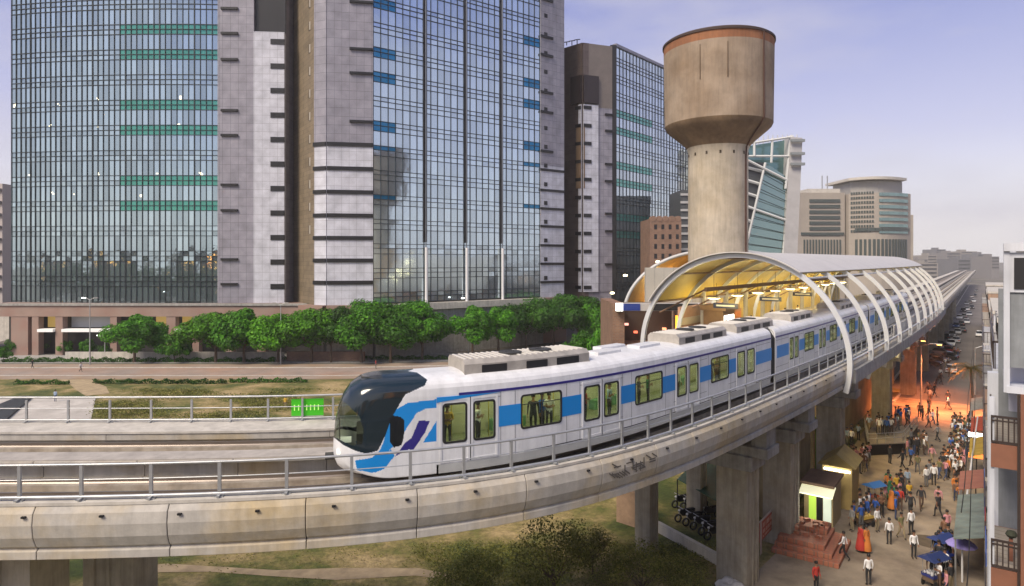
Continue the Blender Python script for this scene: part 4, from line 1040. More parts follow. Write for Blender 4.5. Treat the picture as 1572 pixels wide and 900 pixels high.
ZG = z_of(72, 171.5); FC = 4.55; lines = {5.0, ZG}
zb = z_of(175, 172)
for k in range(-14, 6):
    for dz in (-.9, .1, 1.0): lines.add(round(zb+FC*k+dz, 3))
zsC = sorted(z for z in lines if 5 <= z <= ZG)
uC = WCg.u_at(1000); bz = [z_of(p, 173) for p in (175, 201, 253, 279, 331, 357)]
def ruleC(i, j, u, z):
    zm = (zsC[j]+zsC[j+1])/2
    return 1 if u < uC and any(abs(zm-q) < 1.1 for q in bz) and zsC[j+1]-zsC[j] < 1.5 else 0
gl_pale = glass_mat('curtain_glass_pale', (.62, .70, .74))
curtain(WCg, usC, zsC, ruleC, Cb, [gl_pale, glass_mat('curtain_glass_sea', (.20, .50, .43), rough=.12, wob=.006, metal=.5)], off=.05)
mullions(WCg, usC, zsC, Cb, wv=.07, wh=.08, off=.07)
m = MB(); m.prism([tuple(Pc[2]+Vector((-.5, -.1))), tuple(Pc[3]+Vector((.1, -.35))), tuple(Pc[3]+Vector((.3, .4))), tuple(Pc[2]+Vector((-.5, 1)))], 5, ZG+.3); m.build('corner_post', slotm, Cb)
m = MB(); WCg.slab(0, LC, ZG, ZG+.8, -1, .2, m); m.build('parapet', cladding, Cb)
for k, (px, py) in enumerate(((870, 64), (878, 60), (886, 58))):
    p = at(px, py, 170); m = MB(); m.tube([(p.x, p.y, ZC), (p.x, p.y, ZC+.9+k*.3)], .12, 6); m.tube([(p.x-.8, p.y, ZC+.8+k*.3), (p.x+.8, p.y, ZC+1.0+k*.3)], .12, 6); m.build('roof_frame', slotm, Cb)

# brown brick block and grey slatted block between C and the tower
bb = thing('brown_brick_block', 'brown brick building with scalloped roofline low behind the arched canopy', 'building', (40, 165, 0))
m = MB(); x0, x1 = at(998, 0, 160).x, at(1046, 0, 160).x; zt = z_of(336, 160); m.box(x0, x1, 160, 172, 0, zt); m.build('wall', brickr, bb)
for k in range(5): 
    x = x0+(x1-x0)*(k+.5)/5; m = MB(); m.tube([(x, 159.9, zt), (x, 162, zt)], .7, 16); m.build('roof_scallop', brickr, bb)
for r_ in range(4):
    for c_ in range(4): x = x0+1+(x1-x0-2)*c_/3.2; m = MB(); m.box(x, x+.7, 159.95, 160, zt-2.6-r_*2.4, zt-1.4-r_*2.4); m.build('window', dark, bb)
sb = thing('slatted_block', 'narrow dark slatted building edge between glass tower and water tower', 'building', (45, 172, 0))
x0, x1 = at(1045, 0, 175).x, at(1075, 0, 175).x; zt = z_of(292, 175)
m = MB(); m.box(x0, x1, 175, 187, 0, zt); m.build('wall', mat('slat_dark', (.06, .065, .07), .5), sb)
for k in range(9):
    z = zt-1.2-k*2.1; m = MB(); m.box(x0-.1, x1, 174.7, 175, z-.3, z+.3); m.build('slat', mat('slat_grey', (.38, .38, .38), .6), sb)

# ---- D: leaning green glass block right of the tower
D = thing('leaning_glass_building', 'green glass building with leaning front and white frame right of the water tower', 'building', (95, 230, 0))
def quad_face(pxs, Y0s, name, m_, parent, th=.5):
    """a thick slab whose face passes through the given corners (px, py, depth)"""
    P = [at(a, b, c) for a, b, c in pxs]; n_ = (P[1]-P[0]).cross(P[3]-P[0]).normalized()
    if n_.y > 0: n_ = -n_
    m = MB(); k = len(P); m.add([p for p in P] + [p - n_*th for p in P], [tuple(range(k)), tuple(range(k, 2*k))[::-1]] + [(i, k+i, k+(i+1) % k, (i+1) % k) for i in range(k)]); return m.build(name, m_, parent)
g_d = glass_mat('leaning_glass', (.24, .34, .32), rough=.1); g_d2 = glass_mat('upper_glass', (.14, .25, .25), rough=.15, metal=.6)
Yd = 220
m = MB(); m.prism([(at(1100, 0, 222).x, 222.5), (at(1222, 0, 222).x, 223), (at(1222, 0, 222).x+2, 245), (at(1100, 0, 222).x, 245)], 0, z_of(232, 222)); m.build('core', mat('frame_grey', (.40, .40, .40), .6, noise=.1, scale=.3), D)
quad_face([(1100, 232, 221), (1213, 214, 221), (1206, 300, 220), (1100, 262, 220)], 0, 'upper_glass', g_d2, D)
quad_face([(1175, 250, 219), (1214, 276, 217.5), (1202, 390, 217), (1143, 390, 219)], 0, 'leaning_front', g_d, D)
quad_face([(1100, 245, 219.4), (1177, 250, 219.1), (1146, 375, 219.3), (1100, 375, 219.4)], 0, 'louvred_side', mat('louvre_dark', (.05, .055, .06), .4), D)
for k in range(6):
    y = 252+k*19; p0, p1 = at(1120, y-2, 218.6), at(1172-(y-252)*.26, y+12, 218.4); m = MB(); m.tube([p0, p1], .55, 6); m.build('louvre', mat('frame_white', (.55, .56, .56), .5), D)
for a, b in (((1100, 222), (1215, 280)), ((1120, 308), (1206, 338)), ((1175, 250), (1143, 390)), ((1214, 276), (1202, 390)), ((1147, 386), (1200, 392)), ((1158, 215), (1158, 240)), ((1186, 212), (1184, 250)), ((1145, 240), (1222, 240)), ((1140, 222), (1218, 210)), ((1214, 208), (1206, 290))):
    m = MB(); m.tube([at(*a, 217), at(*b, 216.5)], .42, 6); m.build('frame_beam', mat('frame_white', (.55, .56, .56), .5), D)
quad_face([(1214, 210, 216), (1232, 212, 216), (1224, 392, 216), (1203, 392, 216)], 0, 'stair_shaft', mat('shaft_grey', (.42, .41, .41), .6, noise=.12, scale=.3), D, 6)
for y in (216, 236, 252): m = MB(); m.box(at(1214, 0, 215).x, at(1235, 0, 215).x, 214.5, 215.4, z_of(y+2, 215), z_of(y-2, 215)); m.build('sunshade', mat('shade_grey', (.22, .24, .25), .5), D)
for k in range(9):
    m = MB(); m.tube([at(1173-k*3.4, 262+k*14, 216.9), at(1212-k*1.3, 286+k*12, 216.4)], .12, 4); m.build('mullion', mull, D)
for k in range(12): p = at(1142+k*7.4, 211-(k*.2), 222); m = MB(); m.tube([(p.x, p.y, z_of(232, 222)), (p.x, p.y, p.z+.5)], .16, 5); m.build('roof_post', mat('frame_white', (.55, .56, .56), .5), D)

# ---- E, F: beige blocks further off
beige = mat('beige_stone', (.34, .30, .255), .8, noise=.1, scale=.1)
E = thing('beige_office_block', 'lower beige office block with dark horizontal windows and roof masts', 'building', (155, 320, 0))
YE = 320
def bx(px0, px1, y0, y1, Y, dp, name, m_, parent): 
    m = MB(); m.box((px0-786)/1000*Y, (px1-786)/1000*Y, Y, Y+dp, z_of(y1, Y), z_of(y0, Y)); return m.build(name, m_, parent)
bx(1230, 1297, 296, 462, YE, 30, 'wall', beige, E); bx(1240, 1290, 290, 296, YE+2, 20, 'roof_block', concrete_pale, E)
winb = mat('window_band', (.06, .075, .07), .25)
for k in range(7): bx(1243, 1290, 306+k*8.5, 311+k*8.5, YE-.4, .4, 'window_band', winb, E)
bx(1230, 1296, 357, 361, YE-.5, .5, 'window_band', winb, E)
for k in range(13): bx(1234+k*4.6, 1236+k*4.6, 368, 400, YE-.4, .4, 'window', winb, E)
for px in (1262, 1270): p = at(px, 292, YE+4); m = MB(); m.tube([p, (p.x, p.y, z_of(270, YE+4))], .3, 5); m.build('mast', metal_rail, E)
F = thing('beige_rounded_block', 'larger beige office block with rounded corner and curved roof canopy in the distance', 'building', (180, 330, 0))
YF = 318
def arcplan(px0, px1, Y, bulge, n=10, dp=30):
    o = [((px0+(px1-px0)*i/n-786)/1000*Y, Y-bulge*math.sin(math.pi*(i/n)**.8)) for i in range(n+1)]; return o
pF = arcplan(1303, 1398, YF, 7)
m = MB(); m.prism(pF + [(pF[-1][0]+1, YF+30), (pF[0][0], YF+30)], 0, z_of(298, YF)); m.build('wall', beige, F)
m = MB(); p2 = arcplan(1303, 1392, YF+4, 7); m.prism(p2 + [(p2[-1][0], YF+28), (p2[0][0], YF+28)], z_of(276, YF), z_of(272, YF)); m.build('roof_canopy', concrete_pale, F)
m = MB(); p3 = arcplan(1306, 1385, YF+7, 6); m.prism(p3 + [(p3[-1][0], YF+25), (p3[0][0], YF+25)], z_of(298, YF)+.02, z_of(277, YF)); m.build('penthouse', mat('penthouse', (.33, .32, .30), .6), F)
WF = Wall([Vector(q) for q in pF])
u45 = WF.u_at(1346)
for r_ in range(9): 
    y = 296+r_*7.2
    for c_ in range(9): u = 1+(u45-2)*c_/9; WF.slab(u, u+.8, z_of(y+3.6, YF), z_of(y, YF), .0, .35).build('window', winb, F) if (r_*9+c_) < 80 else None
for r_ in range(7): WF.slab(u45+1, WF.L()-3, z_of(303+r_*9.4, YF), z_of(298+r_*9.4, YF), .0, .4).build('window_band', glass_mat('f_glass', (.25, .36, .34), rough=.2) if r_ == 0 else MATS['f_glass'], F)
WF.slab(3, WF.L()-2, z_of(356, YF), z_of(351, YF), 0, .6).build('window_band', winb, F)
for c_ in range(15): u = 3+(WF.L()-6)*c_/15; WF.slab(u, u+1.1, z_of(400, YF), z_of(368, YF), 0, .4).build('window', winb, F)
bx(1297, 1304, 300, 420, YE+4, 20, 'link_wall', winb, F)
bx(1392, 1402, 330, 410, YF, 20, 'side_wall', beige, F)
# ------------------------------------------------------------------ distant skyline
rs = random.Random(11)
ink = [(.20, .19, .19), (.26, .24, .22), (.16, .16, .17)]
sky_b = [(1403, 398, 1424, 412, 700), (1424, 392, 1438, 412, 760), (1437, 383, 1452, 412, 900), (1452, 388, 1475, 412, 820), (1474, 386, 1500, 411, 900), (1500, 390, 1522, 412, 840), (1522, 394, 1534, 412, 700),
         (1410, 404, 1440, 416, 560), (1470, 398, 1490, 412, 600)]
names = ['leftmost', 'second from left', 'tallest slim', 'middle', 'broad flat roofed', 'right of centre', 'rightmost', 'low front left', 'low front centre']
for k, (a, b, c, d_, Y) in enumerate(sky_b):
    o = thing('distant_building', 'hazy grey building on the far skyline, %s one' % names[k], 'building', ((a-786)/1000*Y, Y, 0), 0, 'hazy buildings on the horizon')
    m = MB(); W_ = (c-a)/1000*Y; H_ = z_of(b, Y); m.box(0, W_, 0, 30, 0, H_); lpart(m, 'wall', mat('far%d' % (k % 3), ink[k % 3], .9), o)
    m = MB(); m.box(W_*.2, W_*.5, 5, 15, H_, H_+2.5); lpart(m, 'roof_block', mat('far%d' % (k % 3), ink[k % 3], .9), o)
    for r_ in range(4): m = MB(); m.box(W_*.08, W_*.92, -.3, 0, H_-2.2-r_*3.4, H_-1-r_*3.4); lpart(m, 'window_band', mat('far_win', (.06, .065, .07), .5), o)
lb = thing('distant_building', 'pale slab building with balconies at the far left edge behind a ramp', 'building', (-140, 170, 0), 0)
m = MB(); m.box(-142, -133, 170, 185, 0, z_of(282, 170)); m.build('wall', mat('lb', (.42, .38, .36), .8), lb)
for k in range(9): m = MB(); m.box(-142, -133.2, 169.4, 169.99, z_of(292+k*19, 170)-.3, z_of(292+k*19, 170)+.4); m.build('balcony', mat('lb2', (.2, .19, .19), .8), lb)
rp = thing('ramp', 'concrete ramp with slanted parapet at the far left edge', 'ramp', (-125, 150, 0))
m = MB(); m.add([at(-140, 560, 146), at(18, 520, 146), at(18, 470, 146), at(-140, 515, 146), at(-140, 560, 152), at(18, 520, 152), at(18, 470, 152), at(-140, 515, 152)], [(0,1,2,3),(7,6,5,4),(0,4,5,1),(1,5,6,2),(2,6,7,3),(3,7,4,0)]); m.build('parapet', concrete_pale, rp)
# low city behind the viewpoint, seen only as reflections in the glass
for k in range(26):
    x = -400+k*27+rs.uniform(-6, 6); y = rs.uniform(-130, -60); h_ = rs.uniform(14, 25); w_ = rs.uniform(14, 26)
    o = thing('low_building', 'town block mirrored in the towers, %s' % ('%s %s one, %s stretch' % (('brick brown', 'pale', 'dark', 'rust')[k % 4], ('broad' if w_ > 20 else 'narrow'), ('far left', 'left', 'left of centre', 'centre', 'right of centre', 'right', 'far right')[k//4])), 'building', (x, y, 0), rs.uniform(-.2, .2), 'town buildings mirrored in the glass')
    m = MB(); m.box(-w_/2, w_/2, -8, 8, 0, h_); lpart(m, 'wall', mat('town%d' % (k % 4), [(.12, .075, .045), (.16, .13, .10), (.06, .05, .045), (.11, .05, .03)][k % 4], .9), o)
    m = MB()
    for r_ in range(int(h_/3.3)):
        for c_ in range(int(w_/3)): m.box(-w_/2+1+c_*3, -w_/2+2.4+c_*3, 8.0, 8.06, 1+r_*3.3, 2.4+r_*3.3)
    m2 = MB()
    for q_ in range(12): x2 = rs.uniform(-w_/2+1, w_/2-2); z2 = rs.uniform(2, h_-3); m2.box(x2, x2+1.6, 8.07, 8.12, z2, z2+1.2)
    tag(lpart(m2, 'lit_windows', mat('town_lit', (1, .5, .1), .5, emit=(1, .5, .12), estr=2.6), o), kind='stuff')
    tag(lpart(m, 'windows', mat('town_win', (.04, .04, .04), .3), o), kind='stuff')

# ------------------------------------------------------------------ trees
def leaf_mat(name, c1, c2):
    m = bpy.data.materials.new(name); m.use_nodes = True; nt = m.node_tree; N = nt.nodes; L = nt.links; b = N['Principled BSDF']; b.inputs['Roughness'].default_value = .6
    b.inputs['Specular IOR Level'].default_value = .25
    ge = N.new('ShaderNodeNewGeometry'); r = N.new('ShaderNodeValToRGB'); L.new(ge.outputs['Random Per Island'], r.inputs[0])
    r.color_ramp.elements[0].color = (*c1, 1); r.color_ramp.elements[1].color = (*c2, 1)
    tc = N.new('ShaderNodeTexCoord'); n_ = N.new('ShaderNodeTexNoise'); n_.inputs['Scale'].default_value = .6; n_.inputs['Detail'].default_value = 3; L.new(tc.outputs['Object'], n_.inputs[0])
    v = N.new('ShaderNodeMapRange'); v.inputs[1].default_value = .35; v.inputs[2].default_value = .65; v.inputs[3].default_value = .65; v.inputs[4].default_value = 1.35; L.new(n_.outputs[0], v.inputs[0])
    h = N.new('ShaderNodeVectorMath'); h.operation = 'SCALE'; L.new(r.outputs[0], h.inputs[0]); L.new(v.outputs[0], h.inputs['Scale']); oi = N.new('ShaderNodeObjectInfo'); v2 = N.new('ShaderNodeMapRange'); v2.inputs[3].default_value = .6; v2.inputs[4].default_value = 1.2; L.new(oi.outputs['Random'], v2.inputs[0]); h2 = N.new('ShaderNodeVectorMath'); h2.operation = 'SCALE'; L.new(h.outputs[0], h2.inputs[0]); L.new(v2.outputs[0], h2.inputs['Scale']); h = h2
    L.new(h.outputs[0], b.inputs['Base Color'])
    tr = N.new('ShaderNodeBsdfTranslucent'); L.new(h.outputs[0], tr.inputs[0]); ms = N.new('ShaderNodeMixShader'); ms.inputs[0].default_value = .3; L.new(b.outputs[0], ms.inputs[1]); L.new(tr.outputs[0], ms.inputs[2]); L.new(ms.outputs[0], N['Material Output'].inputs[0])
    return m
leaf_g = leaf_mat('leaves_green', (.03, .13, .006), (.10, .30, .015)); leaf_b = leaf_mat('leaves_bright', (.06, .22, .006), (.16, .44, .02)); leaf_d = leaf_mat('leaves_dark', (.018, .075, .006), (.06, .17, .015)); leaf_o = leaf_mat('leaves_olive', (.09, .12, .02), (.36, .34, .09))
bark = mat('bark', (.10, .07, .05), .95, noise=.3, scale=3)
def crown_mesh(rx, rz, n, leaf, seed, zc, clumps=16, flat=.35):
    r = random.Random(seed); m = MB(); cl = []
    for k in range(clumps):
        a = r.uniform(0, 2*math.pi); e = math.asin(r.uniform(-.35, 1)); d = r.uniform(.45, .82)
        cl.append((Vector((rx*d*math.cos(a)*math.cos(e), rx*d*math.sin(a)*math.cos(e), zc+rz*d*math.sin(e))), r.uniform(.26, .44)*rx))
    cl.append((Vector((0, 0, zc)), rx*.55))
    for k in range(n):
        c, cr_ = cl[k % len(cl)]
        d = Vector((r.gauss(0, 1), r.gauss(0, 1), r.gauss(0, 1))).normalized(); rad = cr_*(r.random()**.3)
        p = c + Vector((d.x*rad, d.y*rad, d.z*rad*rz/rx*1.05))
        nrm = (d + Vector((r.uniform(-.7, .7), r.uniform(-.7, .7), r.uniform(-.2, .9)))).normalized(); t = nrm.cross(Vector((r.uniform(-1, 1), r.uniform(-1, 1), .3))).normalized(); b_ = nrm.cross(t); s = leaf*r.uniform(.6, 1.25)
        m.add([p-t*s*.5, p+b_*s*.32, p+t*s*.62, p-b_*s*.32], [(0, 1, 2, 3)])
    return m
def tree(name, label, loc, variant, sc=(1, 1, 1), rz=0, group=None):
    src = TREES[variant]
    if not src.get('used'): o = src['root']; src['used'] = True
    else: o = copy_tree(src['root'])
    o.name = name; o.location = loc; o.rotation_euler = (0, 0, rz); o.scale = sc; tag(o, label, 'tree' if 'tree' in name else 'bush', group)
    return o
TREES = {}
def mk(variant, rx, rz, n, leaf, seed, zc, lm, trunk_r=.18, name='tree', limbs=6):
    root = thing(name, 'x', 'tree'); r = random.Random(seed+100)
    m = MB(); m.tube([(0, 0, -.2), (.05, .03, zc*.35), (-.05, .06, zc*.8)], trunk_r, 8, rs=[trunk_r*1.3, trunk_r, trunk_r*.7])
    for k in range(limbs):
        a = 2*math.pi*k/limbs+r.uniform(-.3, .3); e = (rx*.62*math.cos(a), rx*.62*math.sin(a), zc+r.uniform(-.1, .5)*rz)
        m.tube([(0, 0, zc*.45+r.uniform(0, .25)*zc), (e[0]*.45, e[1]*.45, zc*.85), e], .06, 6, rs=[trunk_r*.55, trunk_r*.35, trunk_r*.12])
    lpart(m, 'trunk', bark, root); lpart(crown_mesh(rx, rz, n, leaf, seed, zc), 'crown', lm, root)
    TREES[variant] = dict(root=root)
mk('round1', 4.2, 3.8, 12000, .40, 1, 4.3, leaf_g); mk('round2', 4.6, 4.1, 12500, .42, 2, 4.8, leaf_b); mk('round3', 5.2, 4.7, 14000, .44, 3, 5.5, leaf_g); mk('dark1', 5.6, 5.1, 14000, .44, 4, 6.1, leaf_d)
mk('bush', 1.7, 1.3, 2600, .26, 5, 1.35, leaf_g, .07, 'bush'); mk('olive', 2.8, 2.2, 5200, .13, 6, 2.6, leaf_o, .07, 'tree', 16); mk('olive2', 2.2, 1.9, 3800, .12, 8, 2.0, leaf_o, .06, 'tree', 14)
# (px centre, py top, py base, width px, variant)
row = [(206, 484, 545, 66, 'round1', 'round light green tree standing alone left of the shop awnings'),
       (268, 512, 546, 40, 'bush', 'small bush between the single round tree and the tree row'),
       (331, 480, 545, 80, 'round2', 'bright green tree that starts the row in front of the glass tower'),
       (375, 473, 543, 72, 'round1', 'rounded tree second from the left of the avenue row'),
       (427, 482, 545, 76, 'round2', 'yellowish green tree in the avenue row before the gap of the two towers'),
       (478, 474, 547, 78, 'round2', 'bright tree in the avenue row under the white panelled corner'),
       (508, 464, 543, 66, 'dark1', 'dark tall crown behind the bright trees under the panelled corner'),
       (555, 464, 549, 84, 'round3', 'big dense tree of the avenue row under the blue window strips'),
       (600, 468, 549, 80, 'round3', 'dense tree in the avenue row left of the round white column'),
       (648, 464, 546, 80, 'round3', 'right end tree of the long avenue row'),
       (725, 470, 537, 54, 'round1', 'small bright tree right of the gap in the avenue row'),
       (765, 472, 536, 56, 'round1', 'tree second to the right of the gap in the row'),
       (808, 458, 535, 70, 'dark1', 'dark green tree left of the tallest crown before the station'),
       (850, 446, 530, 84, 'dark1', 'tallest dark crown of the group before the station'),
       (888, 450, 526, 74, 'dark1', 'dark tree partly over the end wall of the dark stone tower'),
       (920, 462, 522, 50, 'round1', 'last green tree before the brick entrance block')]
for px, t0, b0, wd, v, lab in row:
    Y = 127.5 if px < 620 else {648: 131, 725: 138, 765: 142, 808: 147, 850: 151, 888: 152, 920: 148}[px]; p = Vector(((px-786)/1000*Y, Y, 0)); h_ = 20-(t0-400)*Y/1000; w_ = wd*Y/1000
    base = {'round1': (8.9, 8.3), 'round2': (9.8, 9.1), 'round3': (11.2, 10.6), 'dark1': (12, 11.6), 'bush': (3.6, 2.8)}[v]
    tree('bush' if v == 'bush' else 'avenue_tree', lab, p, v, (w_/base[0]*1.45, w_/base[0]*1.3, h_/base[1]*1.04), rs.uniform(0, 6), 'trees along the avenue')
for k, (px, py, w_) in enumerate(((22, 545, 26), (48, 540, 26), (75, 541, 22), (100, 545, 22), (135, 546, 26), (5, 556, 24), (160, 549, 20))):
    Y = 20000/(py-400); sc = w_*Y/1000/3.4; tree('bush', 'shrub %s in the planting strip at the far left' % ['below the brick column', 'beside the dark doorway', 'by the left storefront', 'left of the lamp post', 'right of the lamp post', 'cut by the left photo edge', 'before the long shopfront'][k], (((px-786)/1000*Y), Y, 0), 'bush', (sc, sc, sc*1.3), k, 'shrubs at the far left')
Y = 108
for k, (px, py, w_, h_) in enumerate(((895, 548, 52, 34), (930, 545, 52, 34), (958, 545, 30, 26))):
    Y = 20000/(py-400)*.85; tree('bush', 'low spreading green shrub beyond the train roof, %s' % ('left', 'middle', 'right by the arch foot')[k], ((px-786)/1000*Y, Y, 0), 'bush', (w_*Y/1000/3.2, w_*Y/1000/3.2, 2.9), k*2, 'shrubs beyond the train')
for k, (px, py, w_, v) in enumerate(((850, 935, 170, 'olive'), (735, 935, 120, 'olive2'), (985, 935, 130, 'olive'), (910, 880, 90, 'olive2'), (1040, 935, 100, 'olive2'), (700, 960, 120, 'olive2'))):
    Y = 20000/(py-400); sc = w_*Y/1000/(5.6 if v == 'olive' else 4.4); tree('scrub_tree', ['wide sparse olive coloured tree under the viaduct at bottom centre', 'thin scrubby tree left of the wide one at bottom', 'scrubby tree right of the wide one at bottom', 'small scrub close under the girder edge', 'scrub beside the low concrete wall', 'scrub at the bottom left of the thicket'][k], ((px-786)/1000*Y, Y, 0), v, (sc, sc, sc*(.95)), k*1.3, 'scrub under the viaduct')
for k, (px, Y, t0, wd, lab) in enumerate(((893, 106, 508, 58, 'low dense tree directly beyond the train roof, left of the arch foot'), (935, 103, 501, 66, 'low dense tree between the train roof and the brick entrance block'))):
    h_ = 20-(t0-400)*Y/1000; w_ = wd*Y/1000; tree('avenue_tree', lab, ((px-786)/1000*Y, Y, 0), 'round1', (w_/8.2*1.15, w_/8.2, h_/8.3), k*2, 'trees along the avenue')
# hedges
def hedge(name, label, px0, px1, py, h_, dpt, lm=leaf_d):
    Y = 20000/(py-400); x0, x1 = (px0-786)/1000*Y, (px1-786)/1000*Y; r = random.Random(px0); m = MB(); n = int((x1-x0)*dpt*h_*110)
    for k in range(min(n, 9000)):
        x = r.uniform(x0, x1); p = Vector((x, Y+r.uniform(0, dpt), r.random()**.7*h_*(.85+.25*math.sin(x*2.1)+.1*math.sin(x*5)))); d = Vector((r.gauss(0, 1), r.gauss(0, 1), r.gauss(0, 1))).normalized(); t = d.cross(Vector((.3, .5, .8))).normalized(); b_ = d.cross(t); s = .3*r.uniform(.6, 1.2)
        m.add([p-t*s*.5, p+b_*s*.35, p+t*s*.6, p-b_*s*.35], [(0, 1, 2, 3)])
    return tag(m.build(name, lm), label, 'hedge')
hedge('hedge', 'low clipped hedge left of the dirt path at the lawn edge', 20, 102, 591, .7, 1)
hedge('hedge', 'low clipped hedge right of the dirt path at the lawn edge', 140, 345, 590, .7, 1)
hedge('hedge', 'low clipped hedge in the middle of the lawn edge', 350, 470, 588, .7, 1)
hedge('hedge', 'long dark hedge along the foot of the storefront wall at left', 0, 420, 557, .9, 1.2)
hedge('hedge', 'dark reddish hedge below the avenue trees at centre', 430, 880, 553, .8, 1.4)
wl = MB(); Yw = 131; wl.box(at(100, 0, Yw).x, at(436, 0, Yw).x, Yw, Yw+.3, 0, 1.6); tag(wl.build('boundary_wall', concrete_pale), 'low pale concrete wall behind the hedge in front of the left tower', 'wall')
wl = MB(); Yw = 129.2; wl.box(at(440, 0, Yw).x, at(560, 0, Yw).x, Yw, Yw+.3, 0, 1.9); tag(wl.build('boundary_wall', brickr), 'low brick wall behind the avenue trees at centre', 'wall')
# rough weeds on the lawn, and the tree belt across the road that the left tower mirrors
def weeds(name, n, fx, leaf, lm, seed):
    r = random.Random(seed); m = MB()
    for k in range(n):
        c = fx(r); 
        for j in range(9):
            p = c+Vector((r.gauss(0, .35), r.gauss(0, .35), r.uniform(.02, .4)*leaf*3)); d = Vector((r.gauss(0, 1), r.gauss(0, 1), r.gauss(0, .6))).normalized(); t = d.cross(Vector((.3, .5, .8))).normalized(); b_ = d.cross(t); s = leaf*r.uniform(.5, 1.2)
            m.add([p-t*s*.5, p+b_*s*.3, p+t*s*.6, p-b_*s*.3], [(0, 1, 2, 3)])
    return tag(m.build(name, lm), kind='stuff')
def f1(r):
    while True:
        q_ = gp(r.uniform(145, 520), r.uniform(598, 655)); 
        if math.sin(q_.x*.35+1)+math.sin(q_.y*.5+q_.x*.2)+r.uniform(-1, 1) > .3: return q_
weeds('weeds', 2600, f1, .2, leaf_o, 3)
def f2(r):
    while True:
        x, y = (r.uniform(640, 1090) if r.random() < .88 else r.uniform(200, 1080)), r.uniform(835, 960); q_ = gp(x, y)
        if y < 868+max(0, x-640)*.05 or math.sin(q_.x*1.3)+math.sin(q_.y*1.1+q_.x*.4)+r.uniform(-1, 1) > .6: return q_
weeds('grass_tufts', 2600, f2, .12, leaf_o, 5)
def f3(r): return Vector((r.uniform(-330, -40), r.uniform(-36, -22), r.random()**.8*(12+3.5*math.sin(r.random()*9))))
weeds('tree_belt', 6500, f3, 1.5, leaf_d, 6)
# street lamps on the avenue
def lamp_post(label, px, py, h_, arms=2, head=lamp_white, lit=True):
    Y = 20000/(py-400); o = thing('street_lamp', label, 'street lamp', ((px-786)/1000*Y, Y, 0), 0, 'street lamps')
    m = MB(); m.tube([(0, 0, 0), (0, 0, h_)], .1, 8, rs=[.14, .07]); lpart(m, 'pole', metal_rail, o)
    for k in range(arms):
        sg = -1 if k == 0 else 1; m = MB(); m.tube([(0, 0, h_-.2), (sg*.6, 0, h_+.2), (sg*1.2, 0, h_+.25)], .05, 6); lpart(m, 'arm', metal_rail, o)
        m = MB(); m.box(sg*1.2-.35, sg*1.2+.35, -.15, .15, h_+.18, h_+.34); lpart(m, 'lamp_head', head if (lit and k == 0) else concrete_grey, o, bevel=.03)
    return o
lamp_post('tall lamp post with two arms before the left tower', 138, 561, 12.6)
lamp_post('slim lamp post among the avenue trees at the gap between the towers', 431, 560, 11.6, 2, lamp_white, False)
lamp_post('slim lamp post in the gap right of the long tree row', 719, 541, 11.5, 1)
lamp_post('short pale lamp post beside the storefront with the white awning', 161, 552, 4.6, 1, lamp_white, True)
lamp_post('slim lamp post left of the brick entrance block', 909, 530, 8.5, 1, lamp_white, False)
# ------------------------------------------------------------------ right hand buildings along the street
U = Vector((.585, .811, 0)); Nn = Vector((.811, -.585, 0))
def FM(d, n=0.0, z=0.0):
    """frame on the frontage line at depth d: x' away from the street, y' along it"""
    o = Vector((.18+.72*d, d, z)) + Nn*n; return Matrix(((Nn.x, U.x, 0, o.x), (Nn.y, U.y, 0, o.y), (0, 0, 1, o.z), (0, 0, 0, 1)))
nearb = thing('balcony_house', 'close grey and brown house with stacked railed balconies at the right photo edge', 'building', (13, 17, 0))
wall_white = mat('wall_white', (.55, .57, .62), .7, noise=.1, scale=1, streak=.25); wall_grey = mat('wall_grey', (.22, .235, .25), .8, noise=.15, scale=2, streak=.3)
redwood = mat('redwood', (.20, .085, .05), .6, noise=.15, scale=2); tilem = brick_mat('floor_tile', (.34, .30, .24), (.38, .33, .27), (.2, .17, .13), .4, .4)
rail_dark = mat('rail_dark', (.05, .035, .03), .5, .3)
F0 = FM(16.0)
def nb(name, x0, x1, y0, y1, z0, z1, m_, par=nearb, F_=None): 
    m = MB(); m.box(x0, x1, y0, y1, z0, z1, M=F_ or F0); return m.build(name, m_, par)
zz = lambda py, Y=16: 20-(py-400)*Y/1000
nb('corner_post', .02, .12, .05, .2, 0, zz(610), wall_white)
for top, bot, rt, rb in ((zz(680), zz(716), zz(637), zz(678)), (zz(870), zz(905), zz(826), zz(868))):
    nb('balcony_slab', .05, 3, .0, 3.2, bot, top, redwood)
    nb('floor', .06, 3, .05, 3.1, top+.002, top+.02, tilem)
    nb('railing_bar', .05, .9, .0, .05, rt-.05, rt, rail_dark); nb('railing_bar', .05, .9, .0, .05, rb, rb+.04, rail_dark); nb('railing_bar', .05, .9, .0, .05, rt-.14, rt-.11, rail_dark)
    for k in range(7): nb('baluster', .05+.11*k, .08+.11*k, .01, .04, rb+.04, rt-.05, rail_dark)
    for k in range(9): nb('baluster', .055, .08, .15+.3*k, .18+.3*k, rb+.04, rt-.05, rail_dark)
    nb('railing_bar', .05, .09, .05, 3.1, rt-.05, rt, rail_dark)
nb('back_wall', .25, 3, 3.2, 3.4, 0, zz(450), wall_grey); nb('side_wall', .0, .25, 3.2, 3.6, 0, zz(600), wall_white)
nb('brown_column', .62, .9, -.15, .1, 0, zz(600), redwood); nb('drain_pipe', .56, .61, -.1, -.04, 10, zz(600), rail_dark)
nb('wall_panel', .42, 3, .05, .3, zz(562), zz(448), wall_grey); nb('white_strip', .30, .42, -.02, .3, zz(600), zz(386), wall_white)
nb('parapet', .30, 3, -.1, .35, zz(386), zz(374), wall_white); nb('window_frame', .42, 3, -.0, .3, zz(448), zz(388), wall_white)
